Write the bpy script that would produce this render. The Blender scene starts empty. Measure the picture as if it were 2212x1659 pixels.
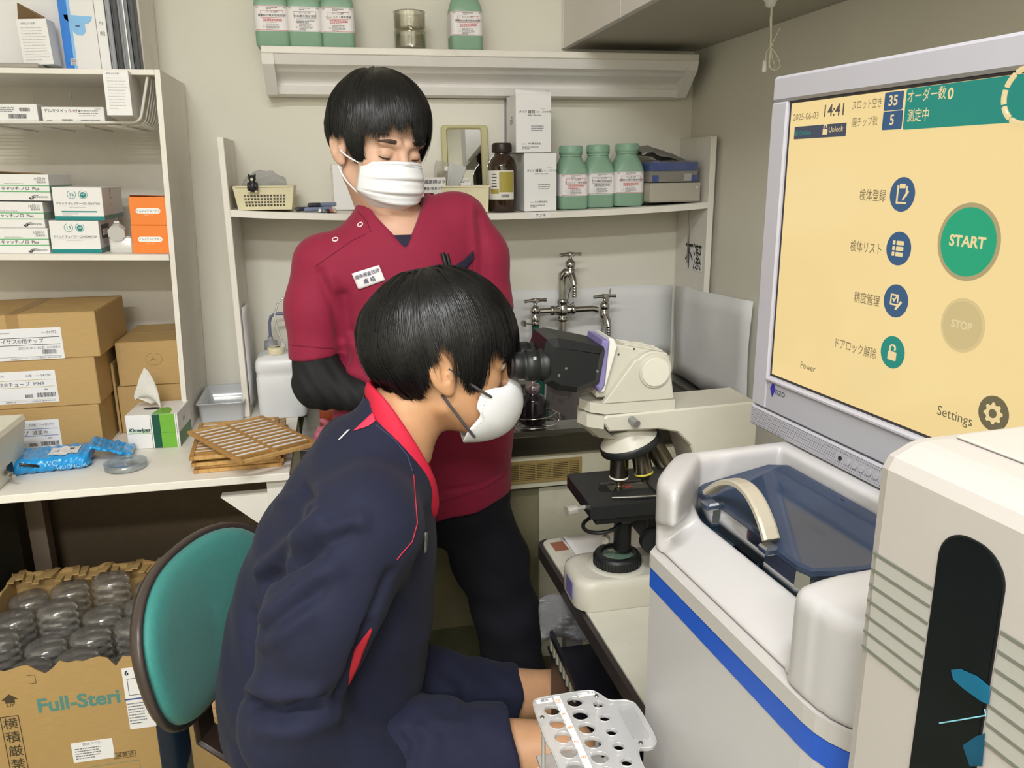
import bpy, math, random
import numpy as np
from mathutils import Vector, Matrix, Euler
from mathutils.bvhtree import BVHTree

sc = bpy.context.scene
col = sc.collection
PI = math.pi
R = math.radians
random.seed(7)

# ------------------------------------------------------------------ camera
CZ, FPX = 1.45, 1750.0
_y, _p, _r = R(11.7), R(14.8), R(-0.57)
_f = np.array([math.sin(_y) * math.cos(_p), math.cos(_y) * math.cos(_p), -math.sin(_p)])
_x = np.array([math.cos(_y), -math.sin(_y), 0.0])
_u = np.cross(_x, _f)
_x, _u = _x * math.cos(_r) + _u * math.sin(_r), -_x * math.sin(_r) + _u * math.cos(_r)
CAM = np.array([0.0, 0.0, CZ])
cam_data = bpy.data.cameras.new('camera')
cam = bpy.data.objects.new('camera', cam_data)
col.objects.link(cam)
cam_data.sensor_width = 36.0
cam_data.lens = 36.0 * FPX / 2212.0
cam_data.clip_start = 0.02
mw = Matrix.Identity(4)
for i in range(3):
    mw[i][0], mw[i][1], mw[i][2], mw[i][3] = _x[i], _u[i], -_f[i], CAM[i]
cam.matrix_world = mw
sc.camera = cam

def ray(x, y):
    return _f + _x * (x - 1106.0) / FPX + _u * (829.5 - y) / FPX

def at(x, y, X=None, Y=None, Z=None):
    """World point that the photograph shows at pixel x, y, given one of its true coordinates."""
    d = ray(x, y)
    if X is not None: t = (X - CAM[0]) / d[0]
    elif Y is not None: t = (Y - CAM[1]) / d[1]
    else: t = (Z - CAM[2]) / d[2]
    return CAM + t * d

# ------------------------------------------------------------------ world, lights, exposure
world = bpy.data.worlds.new('world'); sc.world = world
world.use_nodes = True
world.node_tree.nodes['Background'].inputs[0].default_value = (0.9, 0.95, 1.0, 1)
world.node_tree.nodes['Background'].inputs[1].default_value = 0.15
sc.view_settings.view_transform = 'Standard'
sc.view_settings.look = 'None'
sc.view_settings.exposure = 0.0
sc.view_settings.gamma = 1.0
sc.view_settings.use_curve_mapping = False
sc.cycles.max_bounces = 8
sc.cycles.diffuse_bounces = 4
sc.cycles.glossy_bounces = 4
sc.cycles.transmission_bounces = 6
sc.cycles.transparent_max_bounces = 16
sc.cycles.caustics_reflective = False
sc.cycles.caustics_refractive = False

def area_light(name, loc, sx, sy, power, color=(1, 1, 1)):
    l = bpy.data.lights.new(name, 'AREA')
    l.shape = 'RECTANGLE'; l.size = sx; l.size_y = sy; l.energy = power; l.color = color
    o = bpy.data.objects.new(name, l); col.objects.link(o)
    o.location = loc
    return o
# two rows of ceiling tubes: one over the camera, one behind it
area_light('ceiling_tube_light', (-0.3, -0.15, 2.77), 1.2, 0.22, 52, (0.97, 0.98, 1.0))
area_light('ceiling_tube_light', (-0.6, -1.9, 2.77), 1.2, 0.22, 100, (0.97, 0.98, 1.0))

# ------------------------------------------------------------------ helpers
def lin(v):
    v = v / 255.0
    return v / 12.92 if v <= 0.04045 else ((v + 0.055) / 1.055) ** 2.4

def rgb(c):
    return (lin(c[0]), lin(c[1]), lin(c[2]), 1.0)

_mats = {}
def M(name, c, rough=0.5, metal=0.0, var=0.05, scale=25.0, bump=0.0, bscale=300.0, spec=0.5,
      coat=0.0, emis=0.0, trans=0.0, ior=1.45, sss=0.0, sheen=0.0, stretch=None, aniso=0.0, dirt=None, dscale=8.0, damt=0.35, dlo=0.55):
    if name in _mats: return _mats[name]
    m = bpy.data.materials.new(name); m.use_nodes = True
    nt = m.node_tree; N = nt.nodes; L = nt.links
    b = N['Principled BSDF']
    base = rgb(c)
    tc = N.new('ShaderNodeTexCoord'); mp = N.new('ShaderNodeMapping')
    L.new(tc.outputs['Object'], mp.inputs[0])
    if stretch: mp.inputs['Scale'].default_value = stretch
    if var > 0:
        nz = N.new('ShaderNodeTexNoise'); nz.inputs['Scale'].default_value = scale; nz.inputs['Detail'].default_value = 4
        L.new(mp.outputs[0], nz.inputs['Vector'])
        rp = N.new('ShaderNodeValToRGB')
        rp.color_ramp.elements[0].position = 0.3; rp.color_ramp.elements[1].position = 0.7
        rp.color_ramp.elements[0].color = tuple(max(0, x * (1 - var)) for x in base[:3]) + (1,)
        rp.color_ramp.elements[1].color = tuple(min(1, x * (1 + var)) for x in base[:3]) + (1,)
        L.new(nz.outputs[0], rp.inputs[0])
        out = rp.outputs[0]
        if dirt:
            n2 = N.new('ShaderNodeTexNoise'); n2.inputs['Scale'].default_value = dscale; n2.inputs['Detail'].default_value = 8
            L.new(tc.outputs['Object'], n2.inputs['Vector'])
            r2 = N.new('ShaderNodeValToRGB')
            r2.color_ramp.elements[0].position = dlo; r2.color_ramp.elements[1].position = min(1, dlo + 0.2)
            r2.color_ramp.elements[0].color = (0, 0, 0, 1); r2.color_ramp.elements[1].color = (damt, damt, damt, 1)
            L.new(n2.outputs[0], r2.inputs[0])
            mx = N.new('ShaderNodeMixRGB'); mx.inputs[2].default_value = rgb(dirt)
            L.new(r2.outputs[0], mx.inputs[0]); L.new(out, mx.inputs[1]); out = mx.outputs[0]
        L.new(out, b.inputs['Base Color'])
    else:
        b.inputs['Base Color'].default_value = base
    b.inputs['Roughness'].default_value = rough
    b.inputs['Metallic'].default_value = metal
    b.inputs['Specular IOR Level'].default_value = spec
    b.inputs['Coat Weight'].default_value = coat
    b.inputs['Coat Roughness'].default_value = 0.08
    b.inputs['IOR'].default_value = ior
    b.inputs['Anisotropic'].default_value = aniso
    if trans: b.inputs['Transmission Weight'].default_value = trans
    if sss:
        b.inputs['Subsurface Weight'].default_value = sss
        b.inputs['Subsurface Radius'].default_value = (1.0, 0.35, 0.2)
        b.inputs['Subsurface Scale'].default_value = 0.008
    if sheen:
        b.inputs['Sheen Weight'].default_value = sheen
        b.inputs['Sheen Roughness'].default_value = 0.5
    if emis:
        for l_ in list(b.inputs['Base Color'].links): nt.links.remove(l_)
        b.inputs['Base Color'].default_value = tuple(x * .06 for x in base[:3]) + (1,)
        b.inputs['Emission Color'].default_value = base
        b.inputs['Emission Strength'].default_value = emis
    if bump > 0:
        n3 = N.new('ShaderNodeTexNoise'); n3.inputs['Scale'].default_value = bscale; n3.inputs['Detail'].default_value = 3
        L.new(mp.outputs[0], n3.inputs['Vector'])
        bp = N.new('ShaderNodeBump'); bp.inputs['Strength'].default_value = bump; bp.inputs['Distance'].default_value = 0.002
        L.new(n3.outputs[0], bp.inputs['Height']); L.new(bp.outputs[0], b.inputs['Normal'])
    _mats[name] = m
    return m

def clear(name, tint=(255, 255, 255), gloss=0.12, rough=0.05, milk=0.0, milkc=(240, 240, 240), bump=0.0, bscale=40):
    """Thin clear or milky plastic and glass: see-through, a share of milky scatter, a glossy skin."""
    if name in _mats: return _mats[name]
    m = bpy.data.materials.new(name); m.use_nodes = True
    nt = m.node_tree; N = nt.nodes; L = nt.links
    N.remove(N['Principled BSDF'])
    out = N['Material Output']
    tr = N.new('ShaderNodeBsdfTransparent'); tr.inputs[0].default_value = rgb(tint)
    gl = N.new('ShaderNodeBsdfGlossy'); gl.inputs['Roughness'].default_value = rough
    gl.inputs['Color'].default_value = (1, 1, 1, 1)
    lw = N.new('ShaderNodeLayerWeight'); lw.inputs[0].default_value = 0.35
    mr = N.new('ShaderNodeMath'); mr.operation = 'MULTIPLY_ADD'; mr.inputs[1].default_value = 0.5; mr.inputs[2].default_value = gloss
    L.new(lw.outputs['Fresnel'], mr.inputs[0])
    base = tr.outputs[0]
    if milk > 0:
        df = N.new('ShaderNodeBsdfDiffuse'); df.inputs[0].default_value = rgb(milkc)
        tl = N.new('ShaderNodeBsdfTranslucent'); tl.inputs[0].default_value = rgb(milkc)
        nz = N.new('ShaderNodeTexNoise'); nz.inputs['Scale'].default_value = 12
        tc = N.new('ShaderNodeTexCoord'); L.new(tc.outputs['Object'], nz.inputs['Vector'])
        m1 = N.new('ShaderNodeMixShader'); m1.inputs[0].default_value = 0.2
        L.new(df.outputs[0], m1.inputs[1]); L.new(tl.outputs[0], m1.inputs[2])
        m2 = N.new('ShaderNodeMixShader')
        ma = N.new('ShaderNodeMath'); ma.operation = 'MULTIPLY_ADD'; ma.inputs[1].default_value = 0.15; ma.inputs[2].default_value = milk - 0.075
        ma.use_clamp = True
        L.new(nz.outputs[0], ma.inputs[0]); L.new(ma.outputs[0], m2.inputs[0])
        L.new(tr.outputs[0], m2.inputs[1]); L.new(m1.outputs[0], m2.inputs[2]); base = m2.outputs[0]
    mx = N.new('ShaderNodeMixShader')
    L.new(mr.outputs[0], mx.inputs[0]); L.new(base, mx.inputs[1]); L.new(gl.outputs[0], mx.inputs[2])
    if bump > 0:
        n3 = N.new('ShaderNodeTexNoise'); n3.inputs['Scale'].default_value = bscale; n3.inputs['Detail'].default_value = 4
        bp = N.new('ShaderNodeBump'); bp.inputs['Strength'].default_value = bump; bp.inputs['Distance'].default_value = 0.01
        L.new(n3.outputs[0], bp.inputs['Height']); L.new(bp.outputs[0], gl.inputs['Normal']); L.new(bp.outputs[0], lw.inputs['Normal'])
    L.new(mx.outputs[0], out.inputs[0])
    _mats[name] = m
    return m

def rotz(a):
    c, s = math.cos(a), math.sin(a)
    return np.array([[c, -s, 0], [s, c, 0], [0, 0, 1.0]])

class MB:
    """Collects shapes and links them as ONE mesh object."""
    def __init__(s): s.v = []; s.f = []; s.sm = []
    def add(s, vs, fs, smooth=False):
        n = len(s.v)
        s.v.extend([tuple(map(float, p)) for p in vs])
        s.f.extend([tuple(i + n for i in f) for f in fs])
        s.sm.extend([smooth] * len(fs))
        return s
    def box(s, c, d, rot=None, bev=0.0):
        """box of size d about c; rot is a 3x3 matrix; bev chamfers every edge"""
        h = np.array(d) / 2.0
        if bev <= 0:
            vs = np.array([[x, y, z] for x in (-1, 1) for y in (-1, 1) for z in (-1, 1)]) * h
            fs = [(0, 1, 3, 2), (4, 6, 7, 5), (0, 4, 5, 1), (2, 3, 7, 6), (0, 2, 6, 4), (1, 5, 7, 3)]
        else:
            bev = min(bev, min(h) * 0.98)
            vs = []; idx = {}
            for x in (-1, 1):
                for y in (-1, 1):
                    for z in (-1, 1):
                        for a in range(3):
                            q = np.array([x, y, z]) * (h - bev); q[a] = (x, y, z)[a] * h[a]
                            idx[(x, y, z, a)] = len(vs); vs.append(q)
            fs = []
            for a in range(3):
                b_, c_ = (a + 1) % 3, (a + 2) % 3
                for sg in (-1, 1):
                    ring = []
                    for (u, w) in ((-1, -1), (1, -1), (1, 1), (-1, 1)):
                        k = [0, 0, 0]; k[a] = sg; k[b_] = u; k[c_] = w
                        ring.append(idx[tuple(k) + (a,)])
                    fs.append(tuple(ring) if sg > 0 else tuple(ring[::-1]))
                for u in (-1, 1):
                    for w in (-1, 1):
                        k0 = [0, 0, 0]; k1 = [0, 0, 0]
                        k0[a] = -1; k1[a] = 1
                        for k in (k0, k1): k[b_] = u; k[c_] = w
                        q = (idx[tuple(k0) + (b_,)], idx[tuple(k1) + (b_,)], idx[tuple(k1) + (c_,)], idx[tuple(k0) + (c_,)])
                        fs.append(q if u * w > 0 else q[::-1])
            for x in (-1, 1):
                for y in (-1, 1):
                    for z in (-1, 1):
                        q = tuple(idx[(x, y, z, a)] for a in range(3))
                        fs.append(q if x * y * z > 0 else q[::-1])
            vs = np.array(vs)
        if rot is not None: vs = vs @ np.array(rot).T
        return s.add(vs + np.array(c), fs)
    def span(s, x0, x1, y0, y1, z0, z1, bev=0.0):
        return s.box(((x0 + x1) / 2, (y0 + y1) / 2, (z0 + z1) / 2), (abs(x1 - x0), abs(y1 - y0), abs(z1 - z0)), None, bev)
    def loft(s, rings, cap0=True, cap1=True, closed=True, smooth=True):
        n = len(rings[0]); vs = [p for r in rings for p in r]; fs = []
        for i in range(len(rings) - 1):
            for j in range(n if closed else n - 1):
                k = (j + 1) % n
                fs.append((i * n + j, i * n + k, (i + 1) * n + k, (i + 1) * n + j))
        s.add(vs, fs, smooth)
        if cap0: s.add(rings[0], [tuple(range(n))[::-1]])
        if cap1: s.add(rings[-1], [tuple(range(n))])
        return s
    def lathe(s, prof, c=(0, 0, 0), n=24, axis=(0, 0, 1), cap0=True, cap1=True, smooth=True):
        a = np.array(axis, float); a /= np.linalg.norm(a)
        t = np.array([1.0, 0, 0]) if abs(a[0]) < 0.9 else np.array([0, 1.0, 0])
        u = np.cross(t, a); u /= np.linalg.norm(u); w = np.cross(a, u)
        c = np.array(c, float)
        rings = [[c + a * z + (u * math.cos(2 * PI * k / n) + w * math.sin(2 * PI * k / n)) * max(r, 1e-5) for k in range(n)] for r, z in prof]
        return s.loft(rings, cap0, cap1, True, smooth)
    def cyl(s, p0, p1, r0, r1=None, n=16, smooth=True):
        p0 = np.array(p0, float); p1 = np.array(p1, float); L = np.linalg.norm(p1 - p0)
        return s.lathe([(r0, 0), (r0 if r1 is None else r1, L)], p0, n, (p1 - p0) / L, smooth=smooth)
    def tube(s, pts, r, n=8, closed=False, smooth=True):
        pts = [np.array(p, float) for p in pts]; m = len(pts)
        rr = r if hasattr(r, '__len__') else [r] * m
        rings = []; prev = None
        for i in range(m):
            if closed: t = pts[(i + 1) % m] - pts[i - 1]
            else: t = pts[min(i + 1, m - 1)] - pts[max(i - 1, 0)]
            t = t / (np.linalg.norm(t) + 1e-12)
            if prev is None:
                a = np.array([0, 0, 1.0]) if abs(t[2]) < 0.9 else np.array([1.0, 0, 0])
                u = np.cross(t, a)
            else: u = prev - t * (prev @ t)
            u = u / (np.linalg.norm(u) + 1e-12); prev = u; w = np.cross(t, u)
            rings.append([pts[i] + (u * math.cos(2 * PI * k / n) + w * math.sin(2 * PI * k / n)) * rr[i] for k in range(n)])
        if closed: rings.append(rings[0])
        return s.loft(rings, not closed, not closed, True, smooth)
    def prism(s, poly, z0, z1, M3=None, o=(0, 0, 0), smooth=False):
        """polygon in the local xy plane pushed from z0 to z1; M3 columns give the local axes"""
        A = np.eye(3) if M3 is None else np.array(M3, float)
        o = np.array(o, float)
        r0 = [A @ np.array([p[0], p[1], z0]) + o for p in poly]; r1 = [A @ np.array([p[0], p[1], z1]) + o for p in poly]
        return s.loft([r0, r1], True, True, True, smooth)
    def quad(s, o, ux, uy):
        o = np.array(o, float); ux = np.array(ux, float); uy = np.array(uy, float)
        return s.add([o, o + ux, o + ux + uy, o + uy], [(0, 1, 2, 3)])
    def grid(s, P, smooth=True):
        P = np.array(P); a, b = P.shape[:2]
        fs = [(i * b + j, i * b + j + 1, (i + 1) * b + j + 1, (i + 1) * b + j) for i in range(a - 1) for j in range(b - 1)]
        return s.add(P.reshape(-1, 3), fs, smooth)
    def xform(s, A, o=(0, 0, 0)):
        v = np.array(s.v) @ np.array(A).T + np.array(o); s.v = [tuple(p) for p in v]; return s
    def build(s, name, mat, parent=None, fix=True, recalc=False, thick=0.0):
        me = bpy.data.meshes.new(name)
        me.from_pydata(s.v, [], s.f)
        me.polygons.foreach_set('use_smooth', s.sm)
        me.materials.append(mat); me.update()
        if recalc:
            import bmesh
            bm = bmesh.new(); bm.from_mesh(me)
            bmesh.ops.recalc_face_normals(bm, faces=bm.faces); bm.to_mesh(me); bm.free()
        o = bpy.data.objects.new(name, me); col.objects.link(o)
        if parent is not None: o.parent = parent
        if thick:
            md = o.modifiers.new('solid', 'SOLIDIFY'); md.thickness = thick; md.offset = 0
        return o

def np_mesh(name, V, F, mat, parent=None, smooth=True):
    me = bpy.data.meshes.new(name)
    V = np.asarray(V, np.float32); F = np.asarray(F, np.int32)
    k = F.shape[1]
    me.vertices.add(len(V)); me.vertices.foreach_set('co', V.ravel())
    me.loops.add(F.size); me.loops.foreach_set('vertex_index', F.ravel())
    me.polygons.add(len(F)); me.polygons.foreach_set('loop_start', np.arange(0, F.size, k, dtype=np.int32))
    me.polygons.foreach_set('loop_total', np.full(len(F), k, np.int32))
    me.update(calc_edges=True); me.validate()
    me.polygons.foreach_set('use_smooth', np.full(len(me.polygons), smooth))
    me.materials.append(mat)
    o = bpy.data.objects.new(name, me); col.objects.link(o)
    if parent is not None: o.parent = parent
    return o

def tag(o, label, cat, group=None, kind=None):
    o['label'] = label; o['category'] = cat
    if group: o['group'] = group
    if kind: o['kind'] = kind
    return o

def thing(name, label, cat, loc=(0, 0, 0), rz=0.0, group=None):
    o = bpy.data.objects.new(name, None); col.objects.link(o)
    o.empty_display_size = 0.02
    o.location = tuple(map(float, loc)); o.rotation_euler = (0, 0, rz)
    return tag(o, label, cat, group)

def struct(o):
    o['kind'] = 'structure'; return o

def dup(root, loc, rz=0.0, label=None, group=None):
    def cp(o, parent):
        c = o.copy(); col.objects.link(c)
        if parent is not None: c.parent = parent
        for ch in list(o.children): cp(ch, c)
        return c
    r_ = cp(root, None)
    r_.location = tuple(map(float, loc)); r_.rotation_euler = (0, 0, rz)
    if label: r_['label'] = label
    if group: r_['group'] = group
    # printed words are joined in at the end: copy the pending ones too
    def walk(a, b):
        for spec in list(_texts):
            if spec['parent'] is a: _texts.append(dict(spec, parent=b))
        for x, y in zip(list(a.children), list(b.children)): walk(x, y)
    walk(root, r_)
    return r_

# ---- writing: every piece of lettering on one parent and in one ink becomes one flat mesh
_texts = []
FRONT = Matrix(((1, 0, 0), (0, 0, -1), (0, 1, 0)))      # faces -Y
def T(parent, s, size, mat, loc, basis=FRONT, align='CENTER', bold=0.0, sx=1.0, name='lettering', shear=0.0, solo=False):
    if any(ord(ch_) > 0x2E80 for ch_ in s): bold = min(bold, .006)   # brush strokes of the script break when swollen
    _texts.append(dict(parent=parent, s=s, size=size, mat=mat, loc=tuple(map(float, loc)), basis=basis, align=align, bold=bold, sx=sx, name=name, shear=shear, solo=len(_texts) + 1 if solo else 0))

def flush_texts():
    objs = []
    cache = {}
    for t in _texts:
        k = (t['s'], t['align'], t['bold'], round(t['shear'], 3))
        if k in cache: continue
        cu = bpy.data.curves.new('t', 'FONT'); cu.body = t['s']; cu.align_x = t['align']; cu.align_y = 'CENTER'
        cu.size = 1.0; cu.resolution_u = 3; cu.offset = t['bold']; cu.shear = t['shear']
        o = bpy.data.objects.new('t', cu); col.objects.link(o); cache[k] = o
    bpy.context.view_layer.update()
    dg = bpy.context.evaluated_depsgraph_get()
    data = {}
    for k, o in cache.items():
        me = bpy.data.meshes.new_from_object(o.evaluated_get(dg))
        v = np.zeros(len(me.vertices) * 3); me.vertices.foreach_get('co', v)
        data[k] = (v.reshape(-1, 3), [tuple(p.vertices) for p in me.polygons])
        bpy.data.meshes.remove(me)
    for o in cache.values():
        cu = o.data; bpy.data.objects.remove(o); bpy.data.curves.remove(cu)
    bags = {}
    for t in _texts:
        k = (t['s'], t['align'], t['bold'], round(t['shear'], 3))
        v, f = data[k]
        if len(f) == 0: continue
        A = np.array(t['basis'].to_3x3()) @ np.diag([t['size'] * t['sx'], t['size'], 1.0])
        b = bags.setdefault((t['parent'].name if t['parent'] else '', t['mat'].name, t['name'], t['solo']), (MB(), t))
        b[0].add(v @ A.T + np.array(t['loc']), f)
    for (pn, mn, nm, so), (mb, t) in bags.items():
        mb.build(nm, t['mat'], t['parent'])

def fine_print(mb, o, ux, uy, w, h, rows, fill=0.8, seed=0, th=0.5):
    """rows of short dashes: print too small to read in the photograph"""
    rnd = random.Random(seed)
    o = np.array(o, float); ux = np.array(ux, float); uy = np.array(uy, float)
    for i in range(rows):
        y = h * (1 - (i + 0.5) / rows); x = 0.0
        end = w * (fill + (1 - fill) * rnd.random() if i < rows - 1 else fill * rnd.uniform(0.4, 0.9))
        while x < end:
            L = w * rnd.uniform(0.03, 0.12)
            L = min(L, end - x)
            t = h / rows * th
            mb.quad(o + ux * x + uy * (y - t / 2), ux * L, uy * t)
            x += L + w * rnd.uniform(0.012, 0.03)
    return mb

def barcode(mb, o, ux, uy, w, h, n=26, seed=0):
    rnd = random.Random(seed)
    o = np.array(o, float); ux = np.array(ux, float); uy = np.array(uy, float)
    x = 0.0; st = w / n
    while x < w - st * 0.3:
        b = st * rnd.choice([0.35, 0.5, 0.8]); mb.quad(o + ux * x, ux * b, uy * h); x += b + st * rnd.choice([0.3, 0.45, 0.6])
    return mb

def rrect(w, h, r, n=5):
    pts = []
    for cx, cy, a0 in ((w / 2 - r, h / 2 - r, 0), (-w / 2 + r, h / 2 - r, 90), (-w / 2 + r, -h / 2 + r, 180), (w / 2 - r, -h / 2 + r, 270)):
        for k in range(n + 1):
            a = R(a0 + 90 * k / n); pts.append((cx + r * math.cos(a), cy + r * math.sin(a)))
    return pts

def disc(r, n=32, sx=1.0):
    return [(r * sx * math.cos(2 * PI * k / n), r * math.sin(2 * PI * k / n)) for k in range(n)]

XF = np.array([[1, 0, 0], [0, 0, -1], [0, 1, 0.0]])   # local x right, y up, z towards -Y

# ------------------------------------------------------------------ implicit shapes (for moulded and living forms)
def surface_nets(fn, lo, hi, h):
    lo = np.array(lo, float); hi = np.array(hi, float)
    n = np.ceil((hi - lo) / h).astype(int) + 1
    ax = [(lo[i] + h * np.arange(n[i])).astype(np.float32) for i in range(3)]
    X, Y, Z = np.meshgrid(*ax, indexing='ij')
    D = fn(X, Y, Z).astype(np.float32)
    S = D < 0
    c = [S[i:n[0] - 1 + i, j:n[1] - 1 + j, k:n[2] - 1 + k] for i in (0, 1) for j in (0, 1) for k in (0, 1)]
    cnt = sum(x.astype(np.int8) for x in c)
    act = (cnt > 0) & (cnt < 8)
    I = np.argwhere(act)
    ids = np.full(act.shape, -1, np.int32); ids[act] = np.arange(len(I))
    acc = np.zeros((len(I), 3)); num = np.zeros(len(I))
    corners = [(i, j, k) for i in (0, 1) for j in (0, 1) for k in (0, 1)]
    for a in range(8):
        for b in range(a + 1, 8):
            A = np.array(corners[a]); B = np.array(corners[b])
            if np.abs(A - B).sum() != 1: continue
            da = D[I[:, 0] + A[0], I[:, 1] + A[1], I[:, 2] + A[2]]; db = D[I[:, 0] + B[0], I[:, 1] + B[1], I[:, 2] + B[2]]
            m = (da < 0) != (db < 0)
            t = np.where(m, da / np.where(m, da - db, 1), 0)
            acc += np.where(m[:, None], A + (B - A) * t[:, None], 0); num += m
    V = lo + h * (I + acc / num[:, None])
    F = []
    for a in range(3):
        b, c_ = (a + 1) % 3, (a + 2) % 3
        s0 = [slice(None)] * 3; s1 = [slice(None)] * 3
        s0[a] = slice(0, n[a] - 1); s1[a] = slice(1, n[a])
        for q in (b, c_):
            s0[q] = slice(1, n[q] - 1); s1[q] = slice(1, n[q] - 1)
        A = S[tuple(s0)]; B = S[tuple(s1)]
        E = np.argwhere(A != B)
        if len(E) == 0: continue
        inside = A[E[:, 0], E[:, 1], E[:, 2]]
        G = E.copy(); G[:, b] += 1; G[:, c_] += 1
        def cell(db, dc):
            q = G.copy(); q[:, b] += db; q[:, c_] += dc
            return ids[q[:, 0], q[:, 1], q[:, 2]]
        Q = np.stack([cell(-1, -1), cell(0, -1), cell(0, 0), cell(-1, 0)], 1)
        Q[~inside] = Q[~inside][:, ::-1]
        F.append(Q)
    return V, np.concatenate(F)

def sm(a, b, k):
    h = np.clip(0.5 + 0.5 * (b - a) / k, 0, 1)
    return b + (a - b) * h - k * h * (1 - h)
def smx(a, b, k): return -sm(-a, -b, k)
def s_ell(X, Y, Z, c, r):
    x = (X - c[0]) / r[0]; y = (Y - c[1]) / r[1]; z = (Z - c[2]) / r[2]
    q = np.sqrt(x * x + y * y + z * z)
    g = np.sqrt((x / r[0]) ** 2 + (y / r[1]) ** 2 + (z / r[2]) ** 2) + 1e-9
    return q * (q - 1.0) / g
def s_cone(X, Y, Z, a, b, ra, rb):
    a = np.array(a, float); b = np.array(b, float); d = b - a; L2 = d @ d
    t = np.clip(((X - a[0]) * d[0] + (Y - a[1]) * d[1] + (Z - a[2]) * d[2]) / L2, 0, 1)
    return np.sqrt((X - a[0] - t * d[0]) ** 2 + (Y - a[1] - t * d[1]) ** 2 + (Z - a[2] - t * d[2]) ** 2) - (ra + (rb - ra) * t)
def s_path(X, Y, Z, pts, rad, k=0.02):
    d = None
    for i in range(len(pts) - 1):
        e = s_cone(X, Y, Z, pts[i], pts[i + 1], rad[i], rad[i + 1])
        d = e if d is None else sm(d, e, k)
    return d
def s_box(X, Y, Z, c, hs, r=0.0):
    qx = np.abs(X - c[0]) - hs[0] + r; qy = np.abs(Y - c[1]) - hs[1] + r; qz = np.abs(Z - c[2]) - hs[2] + r
    o = np.sqrt(np.maximum(qx, 0) ** 2 + np.maximum(qy, 0) ** 2 + np.maximum(qz, 0) ** 2)
    return o + np.minimum(np.maximum(qx, np.maximum(qy, qz)), 0) - r

def vnormals(V, F):
    a = V[F[:, 0]]; b = V[F[:, 1]]; c = V[F[:, 2]]
    n = np.cross(b - a, c - a)
    if F.shape[1] == 4:
        n = n + np.cross(c - a, V[F[:, 3]] - a)
    out = np.zeros_like(V)
    for k in range(F.shape[1]): np.add.at(out, F[:, k], n)
    return out / (np.linalg.norm(out, axis=1, keepdims=True) + 1e-12)

def relax(V, F, it=2, lam=0.5):
    for _ in range(it):
        s = np.zeros_like(V); c = np.zeros(len(V))
        k = F.shape[1]
        for i in range(k):
            a = F[:, i]; b = F[:, (i + 1) % k]
            np.add.at(s, a, V[b]); np.add.at(s, b, V[a]); np.add.at(c, a, 1); np.add.at(c, b, 1)
        V = V + lam * (s / np.maximum(c, 1)[:, None] - V)
    return V

def seg_dist(V, pts):
    best = np.full(len(V), 1e9)
    for i in range(len(pts) - 1):
        a = np.array(pts[i], float); d = np.array(pts[i + 1], float) - a
        t = np.clip(((V - a) @ d) / (d @ d + 1e-12), 0, 1)
        best = np.minimum(best, np.linalg.norm(V - a - t[:, None] * d, axis=1))
    return best

def bvh_of(V, F):
    return BVHTree.FromPolygons([tuple(v) for v in V], [tuple(int(i) for i in f) for f in F])

def hit(bvh, x, y):
    """where the photograph's pixel x, y falls on a surface already built"""
    d = Vector(ray(x, y)).normalized()
    loc, nor, i, dist = bvh.ray_cast(Vector(CAM), d)
    return (np.array(loc), np.array(nor)) if loc is not None else (None, None)
# ------------------------------------------------------------------ the room
YW, XR, XL, YF, ZC = 2.45, 1.08, -2.2, -2.6, 2.8
wall_m = M('wall_paint', (224, 220, 206), rough=0.75, var=0.02, scale=3, bump=0.15, bscale=180)
ceil_m = M('ceiling_paint', (228, 225, 215), rough=0.8, var=0.02, scale=3)
floor_m = M('floor_vinyl', (122, 120, 92), rough=0.45, var=0.08, scale=6, dirt=(80, 76, 58), dscale=14)
wpaint = M('white_board_paint', (232, 227, 217), rough=0.5, var=0.03, scale=9, stretch=(1, 1, 0.3), dirt=(190, 180, 165), dscale=7, damt=0.3, dlo=0.55)
struct(MB().span(XL, XR + .1, YW, YW + .1, 0, ZC).build('wall_back', wall_m))
struct(MB().span(XR, XR + .1, YF, YW, 0, ZC).build('wall_right', wall_m))
struct(MB().span(XL - .1, XL, YF, YW, 0, ZC).build('wall_left', wall_m))
struct(MB().span(XL, XR + .1, YF - .1, YF, 0, ZC).build('wall_front', wall_m))
struct(MB().span(XL, XR + .1, YF, YW + .1, -.1, 0).build('floor', floor_m))
struct(MB().span(XL, XR + .1, YF, YW + .1, ZC, ZC + .1).build('ceiling', ceil_m))

ink_k = M('black_ink', (32, 32, 36), rough=0.6, var=0)
ink_g = M('grey_ink', (120, 120, 124), rough=0.6, var=0)
ink_lg = M('pale_grey_ink', (186, 184, 182), rough=0.6, var=0)
ink_red = M('red_ink', (190, 72, 78), rough=0.6, var=0)
ink_green = M('green_ink', (66, 160, 92), rough=0.6, var=0)
ink_teal = M('teal_ink', (18, 132, 130), rough=0.6, var=0)
ink_blue = M('blue_ink', (60, 110, 170), rough=0.6, var=0)
ink_w = M('white_ink', (240, 240, 238), rough=0.6, var=0)
ink_navy = M('navy_ink', (38, 34, 84), rough=0.6, var=0)
paper = M('white_paper', (234, 232, 230), rough=0.7, var=0.015, scale=10)
carton_w = M('white_card', (232, 230, 228), rough=0.45, var=0.01, scale=8)
chrome = M('worn_chrome', (190, 188, 184), rough=0.18, metal=1.0, var=0.1, scale=40)
steel = M('brushed_steel', (150, 148, 142), rough=0.32, metal=1.0, var=0.12, scale=30, stretch=(0.2, 1, 1))
blackp = M('black_plastic', (24, 24, 26), rough=0.38, var=0.03)

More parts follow.
